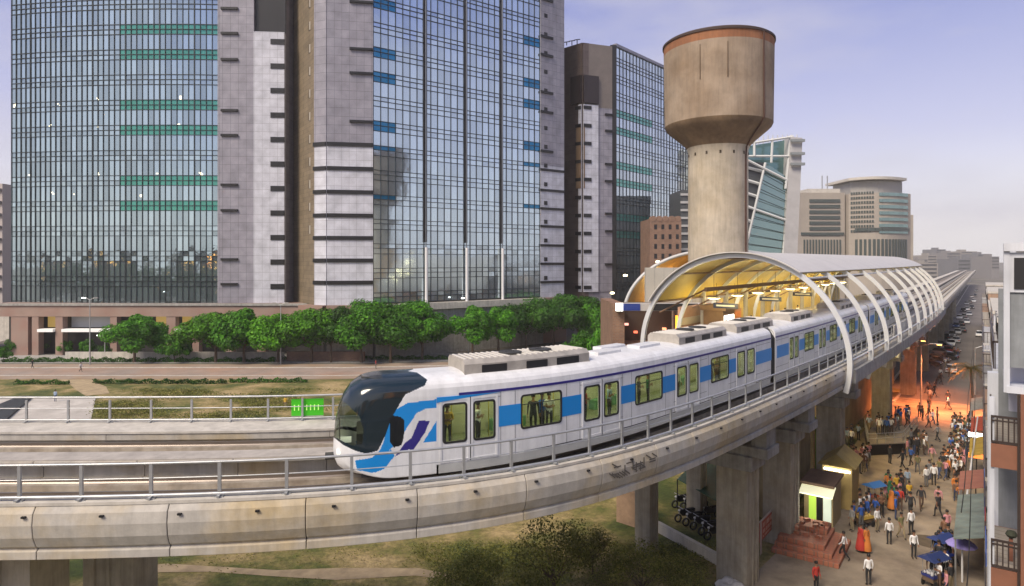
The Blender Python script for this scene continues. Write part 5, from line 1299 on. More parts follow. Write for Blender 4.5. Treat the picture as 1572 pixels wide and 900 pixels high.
nb('window', .50, 3, -.03, -.005, zz(443), zz(396), dark); nb('upper_slab', .35, 3, -.05, 3, zz(600), zz(590), wall_white); nb('inner_wall', .42, 3, .8, 1, zz(637), zz(563), mat('inner_lilac', (.5, .5, .56), .7))
nb('plant_stand', .42, .5, .6, .75, zz(868), zz(835), mat('pot', (.2, .08, .05), .8)); 
m = MB(); m.lathe([(0, -.09), (.09, -.06), (.13, 0), (.09, .08), (0, .11)], 12, tuple(F0 @ Vector((.47, .68, zz(828))))); m.build('pot_plant', mat('pot_leaf', (.03, .035, .02), .8), nearb)
# row of town houses along the street
rt_ = random.Random(21); dpos = 20.5; hcol = [(.50, .51, .56), (.42, .38, .33), (.36, .24, .17), (.46, .45, .44), (.30, .27, .24)]
hname = ['white house with two dark railed balconies right behind the close balcony house', 'tan house with shop awnings, second in the row along the street', 'reddish house above the red lit shops', 'pale house behind the palm tree', 'brown house beyond the palm tree', 'grey house beside the parked cars', 'tan house further along the car park', 'white house near the far end of the street', 'small hazy house at the far end of the street', 'last hazy house where the street vanishes']
for k in range(10):
    ln = rt_.uniform(9, 14)*(1 if k < 5 else 2.5); Fk = FM(dpos); H_ = [zz(392, 22), 14, 13, 15, 12.5, 14, 12, 13.5, 12, 13][k]; o = thing('town_house', hname[k], 'house', tuple(Fk.translation), 0, 'houses along the street')
    hm = mat('house%d' % (k % 5), hcol[k % 5], .8, noise=.12, scale=.7, streak=.3); n0 = .15 if k == 0 else .0
    m = MB(); m.box(n0+1.0, 12, 0, ln-.4, 0, H_, M=Fk); m.build('wall', hm, o)
    m = MB(); m.box(n0+.9, 12.1, -.1, ln-.3, H_, H_+.35, M=Fk); m.build('roof', concrete_pale, o)
    for f in range(int(H_/3.3)):
        z = 3.2+f*3.3
        if z+1.2 > H_: break
        m = MB(); m.box(n0, n0+1.0, .2, ln-.8, z, z+.18, M=Fk); m.build('balcony', wall_white if k == 0 else hm, o)
        m = MB(); m.box(n0, n0+.05, .2, ln-.8, z+1.0, z+1.06, M=Fk)
        for q_ in range(int((ln-1)/.5)): m.box(n0+.01, n0+.04, .25+q_*.5, .29+q_*.5, z+.18, z+1.0, M=Fk)
        m.box(n0, 1.1+n0, .2, .25, z+1.0, z+1.06, M=Fk)
        for q_ in range(5): m.box(n0+.05+q_*.22, n0+.08+q_*.22, .2, .24, z+.18, z+1.0, M=Fk)
        m.build('railing', rail_dark, o)
        for q_ in range(3):
            m = MB(); m.box(n0+.93, n0+.998, 1+q_*ln/3.4, 2.2+q_*ln/3.4, z+.5, z+2.3, M=Fk); m.build('window', dark, o)
        m = MB(); m.box(n0+1.5, n0+3, -.06, -.002, z+.9, z+2.2, M=Fk); m.build('window', dark, o)
    dpos += ln*.811+1.5
# shop awnings and sheet roofs lining the street
def sheet(name, label, d, n0, n1, ln, z0, z1, m_, cat='awning', posts=True):
    Fk = FM(d); o = thing(name, label, cat, tuple(Fk @ Vector(((n0+n1)/2, ln/2, 0))), 0, 'shop awnings at the street edge')
    m = MB(); k_ = max(2, int(ln/.5)); vs = []
    for i in range(k_+1):
        for n_, z_ in ((n0, z0), (n1, z1), (n1, z1-.06), (n0, z0-.06)): vs.append(Fk @ Vector((n_, ln*i/k_, z_+.03*(i % 2))))
    fs = [(i*4+j, (i+1)*4+j, (i+1)*4+(j+1) % 4, i*4+(j+1) % 4) for i in range(k_) for j in range(4)] + [(0, 1, 2, 3), tuple(range(k_*4, k_*4+4))[::-1]]
    m.add(vs, fs); m.build('cover', m_, o)
    for i in range(2 if posts else 0): m = MB(); p = Fk @ Vector((n0+.1, .1+(ln-.2)*i, 0)); m.tube([(p.x, p.y, 0), (p.x, p.y, z0-.06)], .05, 6); m.build('pole', metal_rail, o)
    return o
sheet('sheet_roof', 'long grey green corrugated sheet roof at the bottom right', 38.5, -1.5, .9, 9, 3.2, 3.9, mat('sheet_green', (.16, .20, .18), .5, noise=.3, scale=.8), 'roof')
sheet('shop_awning', 'brick coloured awning behind the purple umbrella', 47, -1.5, .9, 5, 3.2, 3.9, mat('awn_brick', (.30, .12, .09), .7, noise=.1, scale=1))
sheet('shop_awning', 'mustard awning over lit stalls right of the waiting crowd', 56, -1.0, .9, 7, 3.0, 3.7, mat('awn_mustard', (.34, .24, .04), .7, noise=.2, scale=1))
sheet('shop_awning', 'dark red awning below the white balcony railing', 64, -1.0, .9, 7, 3.0, 3.7, mat('awn_red', (.34, .06, .03), .7, noise=.2, scale=1))
sheet('shop_awning', 'grey awning next to the palm tree', 73, -1.2, .9, 8, 3.0, 3.7, mat('awn_grey', (.25, .24, .22), .7, noise=.2, scale=1))
m = MB(); p0, p1 = gp(1477, 815, 3.2), gp(1501, 640, 3.3); m.tube([p0, p1], .07, 6); m.tube([p0, (p0.x, p0.y, 0)], .06, 6); m.tube([p1, (p1.x, p1.y, 0)], .06, 6)
tag(m.build('pipe_barrier', white_paint), 'long thin pale pipe running over the shop fronts at right', 'pipe')
for k, (px, py, c, s_, nm) in enumerate(((1497, 668, (1, 1, .95), 5, 'white lit'), (1498, 740, (1, .15, .05), 1.5, 'red lit'), (1499, 700, (1, .25, .05), 1.5, 'orange lit'), (1494, 770, (1, .5, .1), 1.2, 'amber lit'))):
    q_ = gp(px, py, 2.2); o = thing('shop_sign', nm+' shop board under the awnings at right', 'sign', (q_.x, q_.y, 0), 0, 'lit shop boards'); M = Matrix.Translation(q_) @ Matrix.Rotation(math.atan2(Nn.y, Nn.x), 4, 'Z')
    m = MB(); m.box(-.6, .6, -.06, .06, -.22, .22, M=M); m.build('board', mat('shopsign%d' % k, c, .5, emit=c, estr=s_), o)
    m = MB(); m.box(-.65, .65, .061, .09, -.27, .27, M=M); m.box(-.04, .04, .0, .05, -2.2, -.23, M=M); m.build('frame', dark, o)

# window air conditioners, wires and washing on the street houses
ra = random.Random(14)
for k in range(9):
    dd = 22+k*6.5; Fk = FM(dd, .85, ra.choice((5.2, 8.5, 11.8))); o = thing('air_conditioner', 'boxy air conditioner on the street houses, %s from the camera' % ['nearest', 'second', 'third', 'fourth', 'fifth', 'sixth', 'seventh', 'eighth', 'ninth'][k], 'air conditioner', tuple(Fk.translation), 0, 'air conditioners on the street houses')
    m = MB(); m.box(-.25, .13, 0, .9, 0, .6, M=Fk); m.build('casing', white_paint, o); m = MB(); m.box(-.27, -.252, .1, .8, .08, .52, M=Fk); m.build('grille', dark, o)
for k, (z_, d0, d1) in enumerate(((7.5, 24, 60), (8.2, 30, 85), (6.4, 45, 110))):
    pts = [FM(d0+(d1-d0)*i/12, -.6-.3*k, z_-1.0*math.sin(math.pi*((i*3 % 12)/12)))@Vector((0, 0, 0)) for i in range(13)]
    tag(MB().tube(pts, .025, 5).build('overhead_cable', rubber), 'sagging black overhead cable along the street houses, %s one' % ('nearest', 'highest', 'farthest')[k], 'cable')
for k in range(6):
    Fk = FM(21.5+k*3.2, .0, 8+ra.uniform(-2, 3)); c_ = ra.choice(('cloth_red', 'cloth_blue', 'cloth_white')); m = MB()
    m.box(0, .03, 0, .9, -.9, 0, M=Fk); tag(m.build('washing', mat(c_, {'cloth_red': (.4, .05, .04), 'cloth_blue': (.06, .12, .4), 'cloth_white': (.6, .6, .6)}[c_], .9)), 'cloth hung over a street house balcony, %s along the row' % ['first', 'second', 'third', 'fourth', 'fifth', 'sixth'][k], 'washing', 'washing on the balconies')
# ------------------------------------------------------------------ plaza furniture
bh = thing('ticket_booth', 'small beige booth with glowing white awning and lit green framed doorway', 'kiosk', tuple(gp(1246, 790)), 0)
hb = math.atan2(.80, .60)
BM_ = Matrix.Translation(gp(1232, 806)) @ Matrix.Rotation(hb-R(90), 4, 'Z')
def bb_(name, x0, x1, y0, y1, z0, z1, m_, M=BM_, par=bh): m = MB(); m.box(x0, x1, y0, y1, z0, z1, M=M); return m.build(name, m_, par)
cream = mat('booth_cream', (.42, .33, .18), .7, noise=.15, scale=1)
bb_('wall', 0, 2.0, .5, 3.6, 0, 3.1, cream); bb_('flat_roof', -.2, 2.15, .1, 3.8, 3.1, 3.3, mat('booth_roof', (.16, .10, .07), .8, noise=.2, scale=1))
bb_('door_leaf', .35, .85, .42, .498, .1, 2.3, mat('door_green_lit', (.5, .8, .1), .4, emit=(.6, .9, .12), estr=.35)); bb_('door_leaf', .9, 1.3, .42, .498, .1, 2.3, dark); bb_('door_leaf', 1.35, 1.9, .42, .498, .1, 2.3, mat('door_white_lit', (.8, .9, .8), .4, emit=(.85, 1, .85), estr=.25))
m = MB(); m.add([BM_ @ Vector(q) for q in ((-.1, -.7, 2.6), (2.2, -.7, 2.6), (2.2, .49, 3.05), (-.1, .49, 3.05), (-.1, -.7, 2.7), (2.2, -.7, 2.7), (2.2, .49, 3.15), (-.1, .49, 3.15))], ((0,3,2,1),(4,5,6,7),(0,1,5,4),(1,2,6,5),(2,3,7,6),(3,0,4,7))); m.build('awning', mat('booth_awning', (.9, .9, .7), .5, emit=(1, .95, .6), estr=.5), bh)
GM = Matrix.Translation(gp(1262, 775)) @ Matrix.Rotation(hb-R(90), 4, 'Z')
gh = thing('gabled_gatehouse', 'ochre gatehouse with pitched roof and white lamp tube behind the booth', 'kiosk', tuple(gp(1262, 775)), 0)
bb_('wall', 0, 2.2, 0, 3.2, 0, 3.4, mat('gate_ochre', (.46, .34, .13), .7, noise=.15, scale=1), GM, gh)
m = MB(); m.add([GM @ Vector(q) for q in ((-.3, -.3, 3.4), (2.5, -.3, 3.4), (1.1, -.3, 4.4), (-.3, 3.4, 3.4), (2.5, 3.4, 3.4), (1.1, 3.4, 4.4))], ((0, 1, 2), (3, 5, 4), (0, 2, 5, 3), (1, 4, 5, 2), (0, 3, 4, 1))); m.build('roof', mat('gable_roof', (.38, .29, .10), .7, noise=.2, scale=1), gh)
bb_('door', .5, 1.1, -.04, -.002, .05, 2.3, mat('door_brown', (.06, .02, .01), .6), GM, gh)
m = MB(); m.tube([GM @ Vector((.2, -.25, 3.1)), GM @ Vector((2.1, -.25, 3.1))], .09, 8); m.build('lamp_tube', lamp_white, gh)
d = bpy.data.lights.new('lamp_light', 'POINT'); d.energy = 70; d.color = (1, .95, .75); d.shadow_soft_size = .4
o = bpy.data.objects.new('lamp_light', d); COL.objects.link(o); o.location = BM_ @ Vector((1, -1.6, 2.4))
fl = thing('floodlight', 'yellow floodlight fixed under the station edge above the railed platform', 'lamp', tuple(PT(sx['c']+9, 4.2, 9.2)), 0)
q_ = PT(sx['c']+9, 4.2, 9.2); m = MB(); m.box(q_.x-.35, q_.x+.35, q_.y-.2, q_.y+.2, 9.1, 9.4); m.build('housing', concrete_grey, fl); m = MB(); m.box(q_.x-.3, q_.x+.3, q_.y-.16, q_.y+.16, 9.04, 9.097); m.build('bulb', lamp_warm, fl)
m = MB(); m.tube([(q_.x, q_.y, 9.4), (q_.x, q_.y, 10.6)], .04, 6); m.build('bracket', dark, fl)
d = bpy.data.lights.new('lamp_light', 'POINT'); d.energy = 1500; d.color = (1, .72, .28); d.shadow_soft_size = .4
o = bpy.data.objects.new('lamp_light', d); COL.objects.link(o); o.location = (q_.x, q_.y, 8.8)
# wall and red banner
wmb = MB(); a_, b_ = gp(1178, 800), gp(1225, 760); wmb.prism([(a_.x, a_.y), (b_.x, b_.y), (b_.x+1.6, b_.y+1.2), (a_.x-.4, a_.y+1.2)], 0, 6.3); tag(wmb.build('ochre_wall', mat('ochre_wall2', (.36, .28, .16), .85, noise=.2, scale=.6, streak=.35)), 'tall ochre wall under the viaduct behind the red banner', 'wall')
bn = thing('red_banner', 'long red banner with pale lettering on poles beside the front pier', 'banner', tuple(gp(1190, 812)), 0)
A_, B_ = Vector((16.7, 44, 0)), Vector((21.3, 50, 0)); dB = (B_-A_).normalized(); nB = Vector((dB.y, -dB.x, 0))
def bpnl(u0, u1, z0, z1, o0, o1): 
    m = MB(); P = lambda u, z, o: A_+(B_-A_)*u+Vector((0, 0, z))+nB*o
    m.add([P(u0, z0, o0), P(u1, z0, o0), P(u1, z1, o0), P(u0, z1, o0), P(u0, z0, o1), P(u1, z0, o1), P(u1, z1, o1), P(u0, z1, o1)], ((3,2,1,0),(4,5,6,7),(0,1,5,4),(1,2,6,5),(2,3,7,6),(3,0,4,7))); return m
bpnl(0, 1, .95, 2.25, 0, .05).build('cloth', mat('banner_red', (.42, .09, .055), .6, noise=.1, scale=1), bn)
bpnl(0, 1, 2.25, 2.33, -.02, .07).build('top_bar', mat('bar_pale', (.5, .4, .35), .6), bn); bpnl(.0, .05, .1, 2.25, .051, .07).build('end_strip', mat('bar_pale', (.5, .4, .35), .6), bn)
txt = MB(); rb_ = random.Random(9)
for row_, (za, zb_) in enumerate(((1.75, 2.05), (1.35, 1.6), (1.08, 1.22))):
    u = .09
    while u < .93:
        w__ = rb_.uniform(.012, .035); m = bpnl(u, u+w__, za, zb_, .052, .06); txt.v_off = 0; b0 = len(txt.v); txt.v += m.v; txt.f += [tuple(b0+i for i in f) for f in m.f]; txt.m += m.m
        u += w__+rb_.uniform(.008, .03)
txt.build('lettering', mat('banner_text', (.62, .40, .30), .6), bn)
for u in (0.0, .5, 1): m = MB(); q_ = A_+(B_-A_)*u-nB*.05; m.tube([(q_.x, q_.y, 0), (q_.x, q_.y, 2.3)], .04, 6); m.build('pole', metal_rail, bn)
# red brick steps
bs = thing('brick_steps', 'worn red brick stepped plinth on the plaza below the booth', 'steps', tuple(gp(1245, 850)), 0)
rbk = brick_mat('brick_worn', (.36, .12, .07), (.42, .17, .10), (.24, .13, .09), .35, .35, axis='XY', ms=.03)
cc = gp(1246, 842); SM = Matrix.Translation(cc) @ Matrix.Rotation(R(-36), 4, 'Z')
for k, (x0, x1, y0, y1, z0, z1) in enumerate(((-2.1, 2.1, -2.3, 2.4, 0, .32), (-2.0, 1.6, -1.9, 2.3, .32, .64), (-1.9, 1.1, -1.5, 2.2, .64, .96), (-1.8, .9, .4, 2.1, .96, 1.3))):
    m = MB(); m.box(x0, x1, y0, y1, z0, z1, M=SM); m.build('step', rbk, bs, bevel=.04)
rr = random.Random(4)
for k in range(16): 
    q_ = SM @ Vector((rr.uniform(-1.2, .8), rr.uniform(-.6, 1.9), 1.30 if k % 2 else .97)); m = MB(); m.box(-.22, .22, -.12, .12, 0, .2, M=Matrix.Translation(q_) @ Matrix.Rotation(rr.uniform(0, 3), 4, 'Z')); m.build('loose_block', rbk, bs)
# railed platform beside the station
rp_ = thing('railed_platform', 'raised platform with grey railings and black edge full of waiting people', 'platform', tuple(gp(1360, 695)), 0)
q0, q1 = gp(1333, 700), gp(1386, 697); q3 = q0+Vector((3.2, 6.6, 0)); q2 = q1+Vector((6.0, 7.2, 0))
plm = MB(); plm.prism([(q0.x, q0.y), (q1.x, q1.y), (q2.x, q2.y), (q3.x, q3.y)], 0, 1.1); plm.build('base', mat('platform_black', (.015, .012, .01), .6), rp_)
plm = MB(); plm.prism([(q0.x-.1, q0.y-.1), (q1.x+.1, q1.y-.1), (q2.x+.1, q2.y), (q3.x, q3.y)], 1.103, 1.2); plm.build('floor', mat('platform_floor', (.3, .26, .2), .8, noise=.15, scale=1), rp_)
for a_, b_ in ((q0, q1), (q1, q2), (q0, q3)):
    n_ = max(2, int((b_-a_).length/.9))
    for z_ in (1.75, 2.25): m = MB(); m.tube([(a_.x, a_.y, z_), (b_.x, b_.y, z_)], .035, 6); m.build('railing_bar', metal_rail, rp_)
    for i in range(n_+1): q_ = a_+(b_-a_)*i/n_; m = MB(); m.tube([(q_.x, q_.y, 1.2), (q_.x, q_.y, 2.25)], .03, 6); m.build('railing_post', metal_rail, rp_)
# low wall, parked motorcycles, green tarpaulin under the viaduct
def wallseg(name, label, pts, h_, th, m_):
    m = MB()
    for a_, b_ in zip(pts, pts[1:]):
        a_, b_ = Vector(a_), Vector(b_); d = (b_-a_).normalized()*0+ (b_-a_).normalized(); n_ = Vector((-d.y, d.x, 0))*th/2
        m.prism([tuple((a_+n_)[:2]), tuple((b_+n_)[:2]), tuple((b_-n_)[:2]), tuple((a_-n_)[:2])], 0, h_)
    return tag(m.build(name, m_), label, 'wall')
wallseg('low_wall', 'low pale concrete wall slanting under the viaduct to the front pier', [gp(982, 800), gp(1104, 868)], .7, .35, concrete_pale)
wallseg('pink_wall', 'stained pinkish wall piece beside the rear shaft under the girder', [gp(948, 800), gp(985, 812)], 2.6, .3, mat('pink_wall', (.30, .20, .13), .85, noise=.3, scale=1))
tp = thing('green_tarpaulin', 'dark green tarpaulin roof in the shade under the viaduct', 'tarpaulin', (17, 58, 0))
T0 = [gp(1040, 735, 2.4), gp(1112, 775, 2.4), gp(1150, 730, 2.6), gp(1070, 705, 2.6)]
m = MB(); m.add([q for q in T0] + [q-Vector((0, 0, .06)) for q in T0], [(0, 1, 2, 3), (7, 6, 5, 4)] + [(i, 4+i, 4+(i+1) % 4, (i+1) % 4) for i in range(4)]); m.build('sheet', mat('tarp_green', (.012, .07, .05), .45, noise=.3, scale=.8), tp)
for q_ in T0: m = MB(); m.tube([q_-Vector((0, 0, .06)), (q_.x, q_.y, 0)], .05, 6); m.build('pole', dark, tp)
wmat = [mat('moto_black', (.02, .02, .022), .3), mat('moto_red', (.25, .02, .02), .3), mat('moto_blue', (.02, .05, .18), .3)]
def moto_proto():
    o = thing('motorcycle', 'x', 'motorcycle')
    for x in (-.65, .65):
        m = MB(); n = 18; 
        for k in range(n):
            a = 2*math.pi*k/n; m.v += [(x+.31*math.cos(a), -.05, .31+.31*math.sin(a)), (x+.31*math.cos(a), .05, .31+.31*math.sin(a)), (x+.22*math.cos(a), .05, .31+.22*math.sin(a)), (x+.22*math.cos(a), -.05, .31+.22*math.sin(a))]
            for j in range(4): m.f.append((k*4+j, ((k+1) % n)*4+j, ((k+1) % n)*4+(j+1) % 4, k*4+(j+1) % 4))
        m.m = [0]*len(m.f); lpart(m, 'wheel', rubber, o)
    m = MB(); m.prism([(-.75, .6), (-.2, .45), (.3, .45), (.55, .75), (.45, .95), (.1, .98), (-.1, .82), (-.8, .86)], -.12, .12, M=Matrix.Rotation(R(90), 4, 'X')); lpart(m, 'body', wmat[0], o, bevel=.03)
    m = MB(); m.box(-.8, -.05, -.13, .13, .86, .95); lpart(m, 'seat', rubber, o, bevel=.03)
    m = MB(); m.tube([(.65, 0, .31), (.45, 0, 1.0)], .035, 6); m.tube([(.42, -.34, 1.08), (.42, .34, 1.08)], .025, 6); lpart(m, 'handlebar', metal_rail, o)
    m = MB(); m.lathe([(0, 0), (.09, .02), (.06, .12)], 10, (.55, 0, .85)); lpart(m, 'headlight', white_paint, o)
    return o
mproto = moto_proto(); mspots = [(1052, 800), (1064, 806), (1076, 812), (1088, 820), (1098, 828), (1046, 778), (1060, 782), (1074, 790), (1090, 796), (1268, 785), (1262, 795)]
mw = ['first', 'second', 'third', 'fourth', 'fifth']
for k, (px, py) in enumerate(mspots):
    o = mproto if k == 0 else copy_tree(mproto); q_ = gp(px, py); o.location = (q_.x, q_.y, .012 if k > 8 else 0); o.rotation_euler = (0, 0, R(200)+.1*math.sin(k*3))
    if k < 5: l_ = '%s from the left in the front row under the viaduct' % mw[k]
    elif k < 9: l_ = '%s from the left in the back row under the viaduct' % mw[k-5]
    else: l_ = 'right one of the two by the lit booth' if k == 9 else 'left one of the two by the lit booth'
    tag(o, 'dark parked motorcycle, ' + l_, 'motorcycle', 'parked motorcycles')
sk = thing('sack_heap', 'heap of white sacks at the foot of the front pier', 'sacks', tuple(gp(1118, 905)), 0)
for k in range(6): q_ = gp(1108+k*5, 903+(k % 2)*8); m = MB(); m.lathe([(0, 0), (.35, .05), (.42, .2), (.25, .4), (0, .45)], 12, tuple(q_+Vector((0, 0, .02+.1*(k % 3))))); m.build('sack', mat('sack', (.6, .58, .55), .9, noise=.2, scale=3), sk, smooth=True)

# ------------------------------------------------------------------ palm tree
pmr = thing('palm_tree', 'palm tree with drooping fronds at the street edge before the far houses', 'palm tree', tuple(gp(1491, 640)), 0)
m = MB(); m.tube([(0, 0, -.1), (.1, 0, 3), (0, .1, 6.2)], .16, 8, rs=[.22, .17, .13]); lpart(m, 'trunk', bark, pmr)
rr = random.Random(2)
m = MB()
for k in range(26):
    a = 2*math.pi*k/26+rr.uniform(-.1, .1); up = rr.uniform(-.2, 1.0); pts = []; Ln = rr.uniform(2.4, 3.2)
    for i in range(8): t_ = i/7; pts.append(Vector((math.cos(a)*Ln*t_*.9, math.sin(a)*Ln*t_*.9, 6.2+up*Ln*t_*.8-1.9*t_*t_)))
    sd_ = Vector((-math.sin(a), math.cos(a), 0))
    for i in range(7):
        for sg in (-1, 1):
            for j in range(3):
                b0 = pts[i].lerp(pts[i+1], j/3); tip = b0+sd_*sg*.62*(1-.5*i/7)+(pts[i+1]-pts[i])*.6+Vector((0, 0, -.22)); m.add([b0, b0+(pts[i+1]-pts[i])*.14, tip], [(0, 1, 2)])
lpart(m, 'fronds', leaf_mat('palm_leaf', (.05, .06, .01), (.20, .17, .04)), pmr)

# ------------------------------------------------------------------ cars
def car_proto():
    o = thing('parked_car', 'x', 'car')
    RX = Matrix.Rotation(R(90), 4, 'X')
    m = MB(); m.prism([(-2.05, .35), (-1.95, .85), (-1.3, .95), (1.0, .92), (1.85, .78), (2.05, .55), (2.0, .3), (-2.0, .28)], -.85, .85, M=RX); body = lpart(m, 'body', mat('car_body', (.6, .6, .6), .25), o, bevel=.08)
    m = MB(); m.add([(-1.55, -.78, .9), (1.0, -.78, .9), (1.0, .78, .9), (-1.55, .78, .9), (-1.1, -.62, 1.45), (.25, -.62, 1.45), (.25, .62, 1.45), (-1.1, .62, 1.45)], ((4, 5, 6, 7), (0, 1, 5, 4), (1, 2, 6, 5), (2, 3, 7, 6), (3, 0, 4, 7))); lpart(m, 'window', black_gloss, o)
    m = MB(); m.box(-1.12, .27, -.64, .64, 1.44, 1.5); roof = lpart(m, 'roof', mat('car_body', (.6, .6, .6), .25), o, bevel=.03)
    for x in (-1.3, 1.3):
        for y in (-.8, .8): m = MB(); m.tube([(x, y-.1, .32), (x, y+.1, .32)], .32, 14); lpart(m, 'wheel', rubber, o)
    for y in (-.6, .6):
        m = MB(); m.box(1.93, 2.04, y-.18, y+.18, .58, .72); lpart(m, 'headlight', white_paint, o)
        m = MB(); m.box(-2.06, -1.96, y-.18, y+.18, .62, .78); lpart(m, 'taillight', mat('tail_red', (.3, .01, .01), .3), o)
    return o
cproto = car_proto(); ccol = {'white': (.7, .7, .7), 'black': (.02, .02, .022), 'silver': (.4, .41, .42), 'dark red': (.18, .02, .02), 'grey': (.14, .145, .15), 'blue': (.03, .07, .2)}
cmat = {k: mat('car_'+k.replace(' ', '_'), v, .25, noise=.03) for k, v in ccol.items()}
cs_ = [(1461, 572, 'white'), (1427, 561, 'black'), (1440, 556, 'black'), (1453, 552, 'black'), (1445, 545, 'grey'), (1457, 542, 'dark red'), (1468, 526, 'silver'), (1460, 531, 'white'), (1447, 534, 'black'), (1478, 510, 'black'), (1470, 513, 'silver'), (1462, 517, 'grey'), (1452, 521, 'black'),
       (1504, 517, 'white'), (1484, 497, 'white'), (1476, 500, 'black'), (1468, 503, 'blue'), (1488, 485, 'silver'), (1480, 488, 'grey'), (1473, 490, 'white'), (1492, 474, 'black'), (1485, 477, 'white'), (1479, 479, 'black'), (1495, 464, 'white'), (1489, 466, 'grey'), (1484, 468, 'silver'), (1497, 455, 'black'), (1492, 457, 'white'), (1499, 448, 'grey')]
ln_ = ['nearest', 'second nearest', 'third nearest', 'fourth nearest', 'fifth nearest', 'sixth nearest', 'seventh nearest', 'eighth nearest', 'ninth nearest', 'tenth nearest']
cnt = {}
for k, (px, py, c) in enumerate(cs_):
    o = cproto if k == 0 else copy_tree(cproto); q_ = gp(px, py); o.location = (q_.x, q_.y, .02); o.rotation_euler = (0, 0, math.atan2(U.y, U.x)+(math.pi if k % 3 else 0)+(R(80) if k in (1, 2, 3, 4, 5, 8) else 0))
    i = cnt.get(c, 0); cnt[c] = i+1
    for ch in o.children:
        if ch.name.startswith(('body', 'roof')): ch.material_slots[0].link = 'OBJECT'; ch.material_slots[0].material = cmat[c]
    tag(o, '%s car on the street beyond the plaza, %s of the %s ones' % (c, ln_[i], c), 'car', 'cars on the street')
# sodium street lamps that tint the plaza
def sodium(label, px, py, h_, e_, light=True):
    q_ = gp(px, py); o = thing('street_lamp', label, 'street lamp', (q_.x, q_.y, .012), math.atan2(Nn.y, Nn.x), 'street lamps')
    m = MB(); m.tube([(0, 0, 0), (0, 0, h_)], .1, 8, rs=[.13, .07]); lpart(m, 'pole', metal_rail, o)
    m = MB(); m.tube([(0, 0, h_-.1), (1.0, 0, h_+.35), (2.0, 0, h_+.4)], .05, 6); lpart(m, 'arm', metal_rail, o)
    m = MB(); m.box(1.7, 2.4, -.16, .16, h_+.30, h_+.46); lpart(m, 'lamp_head', concrete_grey, o, bevel=.03)
    m = MB(); m.box(1.78, 2.34, -.12, .12, h_+.25, h_+.298); lpart(m, 'bulb', mat('sodium', (1, .5, .15), .5, emit=(1, .42, .1), estr=12), o)
    if light:
        d = bpy.data.lights.new('lamp_light', 'SPOT'); d.energy = e_; d.color = (1, .27, .09); d.shadow_soft_size = .3; d.spot_size = R(120); d.spot_blend = .8
        l_ = bpy.data.objects.new('lamp_light', d); COL.objects.link(l_); l_.location = o.matrix_basis @ Vector((2.06, 0, h_+.1))
sodium('tall sodium street lamp throwing an orange pool on the plaza', 1414, 628, 8.5, 18000)
sodium('sodium street lamp beside the last station pier', 1393, 600, 7.5, 5000)
sodium('sodium street lamp at the palm tree', 1497, 606, 7.0, 9000)
bar = thing('barrier_rail', 'dark low barrier rail leading from the crowd to the parked cars', 'barrier', tuple(gp(1432, 590)), 0)
a_, b_ = gp(1428, 612), gp(1446, 572); 
for z_ in (.5, 1.0): m = MB(); m.tube([(a_.x, a_.y, z_), (b_.x, b_.y, z_)], .06, 6); m.build('rail', rail_dark, bar)
for i in range(9): q_ = a_+(b_-a_)*i/8; m = MB(); m.tube([(q_.x, q_.y, 0), (q_.x, q_.y, 1.02)], .05, 6); m.build('post', rail_dark, bar)

# ------------------------------------------------------------------ green sign behind the far railing
gs = thing('green_sign', 'lit green board with pale row of letters on the far railing left of the train', 'sign', PT(s_at(472, 12.5), 12.5, 12))
sg0, sg1 = s_at(448, 12.5), s_at(497, 12.5)
MB().sweep([(12.40, 12.1), (12.46, 12.1), (12.46, 12.95), (12.40, 12.95)], sg0, sg1, .5).build('board', mat('sign_green', (.04, .35, .01), .4, emit=(.04, .4, .005), estr=.22), gs)
MB().sweep([(12.385, 12.06), (12.40, 12.06), (12.40, 12.1), (12.385, 12.1)], sg0, sg1, .5).build('frame', concrete_grey, gs)
rr = random.Random(3); nL = 7
for k in range(nL):
    a = sg0+(sg1-sg0)*(.08+.86*k/nL); 
    m = MB(); m.sweep([(12.375, 12.38), (12.395, 12.38), (12.395, 12.66), (12.375, 12.66)], a, a+.07, 1);  m.build('letter', mat('sign_letter', (.5, .8, .2), .5, emit=(.4, .8, .15), estr=.5), gs)
# faded numerals on the concrete face
gf = MB(); rr = random.Random(8)
GM0 = s_at(932, 0); GM1 = s_at(1002, 0)
for k in range(26):
    u = rr.random(); a = GM0+(GM1-GM0)*(u if k > 6 else .03+.05*k); z_ = (11.75 if k > 6 else 11.55)+rr.uniform(-.25, .25)*(1 if k > 6 else .2)
    q_ = PT(a, -.20, z_); h = heading(a); M = Matrix.Translation(q_) @ Matrix.Rotation(h, 4, 'Z') @ Matrix.Rotation(R(35 if k <= 6 else rr.choice((0, 90, 30))), 4, 'Y')
    gf.box(-.2, .2, -.004, .004, -.025, .025, M=M)
gf.build('painted_marks', mat('faded_paint', (.10, .09, .08), .9), viaduct)
# ------------------------------------------------------------------ people
skin_m = mat('skin', (.24, .12, .07), .6); hair_m = mat('hair', (.012, .01, .01), .5); shoe_m = mat('shoe', (.03, .025, .02), .5)
shirts = {'white': (.72, .72, .74), 'pale blue': (.32, .42, .55), 'dark': (.03, .03, .035), 'grey': (.22, .22, .23), 'red': (.45, .04, .03), 'yellow': (.6, .38, .04), 'olive': (.16, .15, .07), 'blue': (.03, .10, .40), 'pink': (.55, .25, .28), 'brown': (.18, .09, .05), 'orange': (.6, .2, .04), 'green': (.04, .18, .08)}
pants = {'black': (.02, .02, .022), 'blue': (.04, .06, .13), 'khaki': (.26, .21, .13), 'grey': (.12, .12, .125), 'brown': (.10, .06, .04)}
SM_ = {k: mat('shirt_'+k.replace(' ', '_'), v, .85) for k, v in shirts.items()}; PM_ = {k: mat('trousers_'+k, v, .85) for k, v in pants.items()}
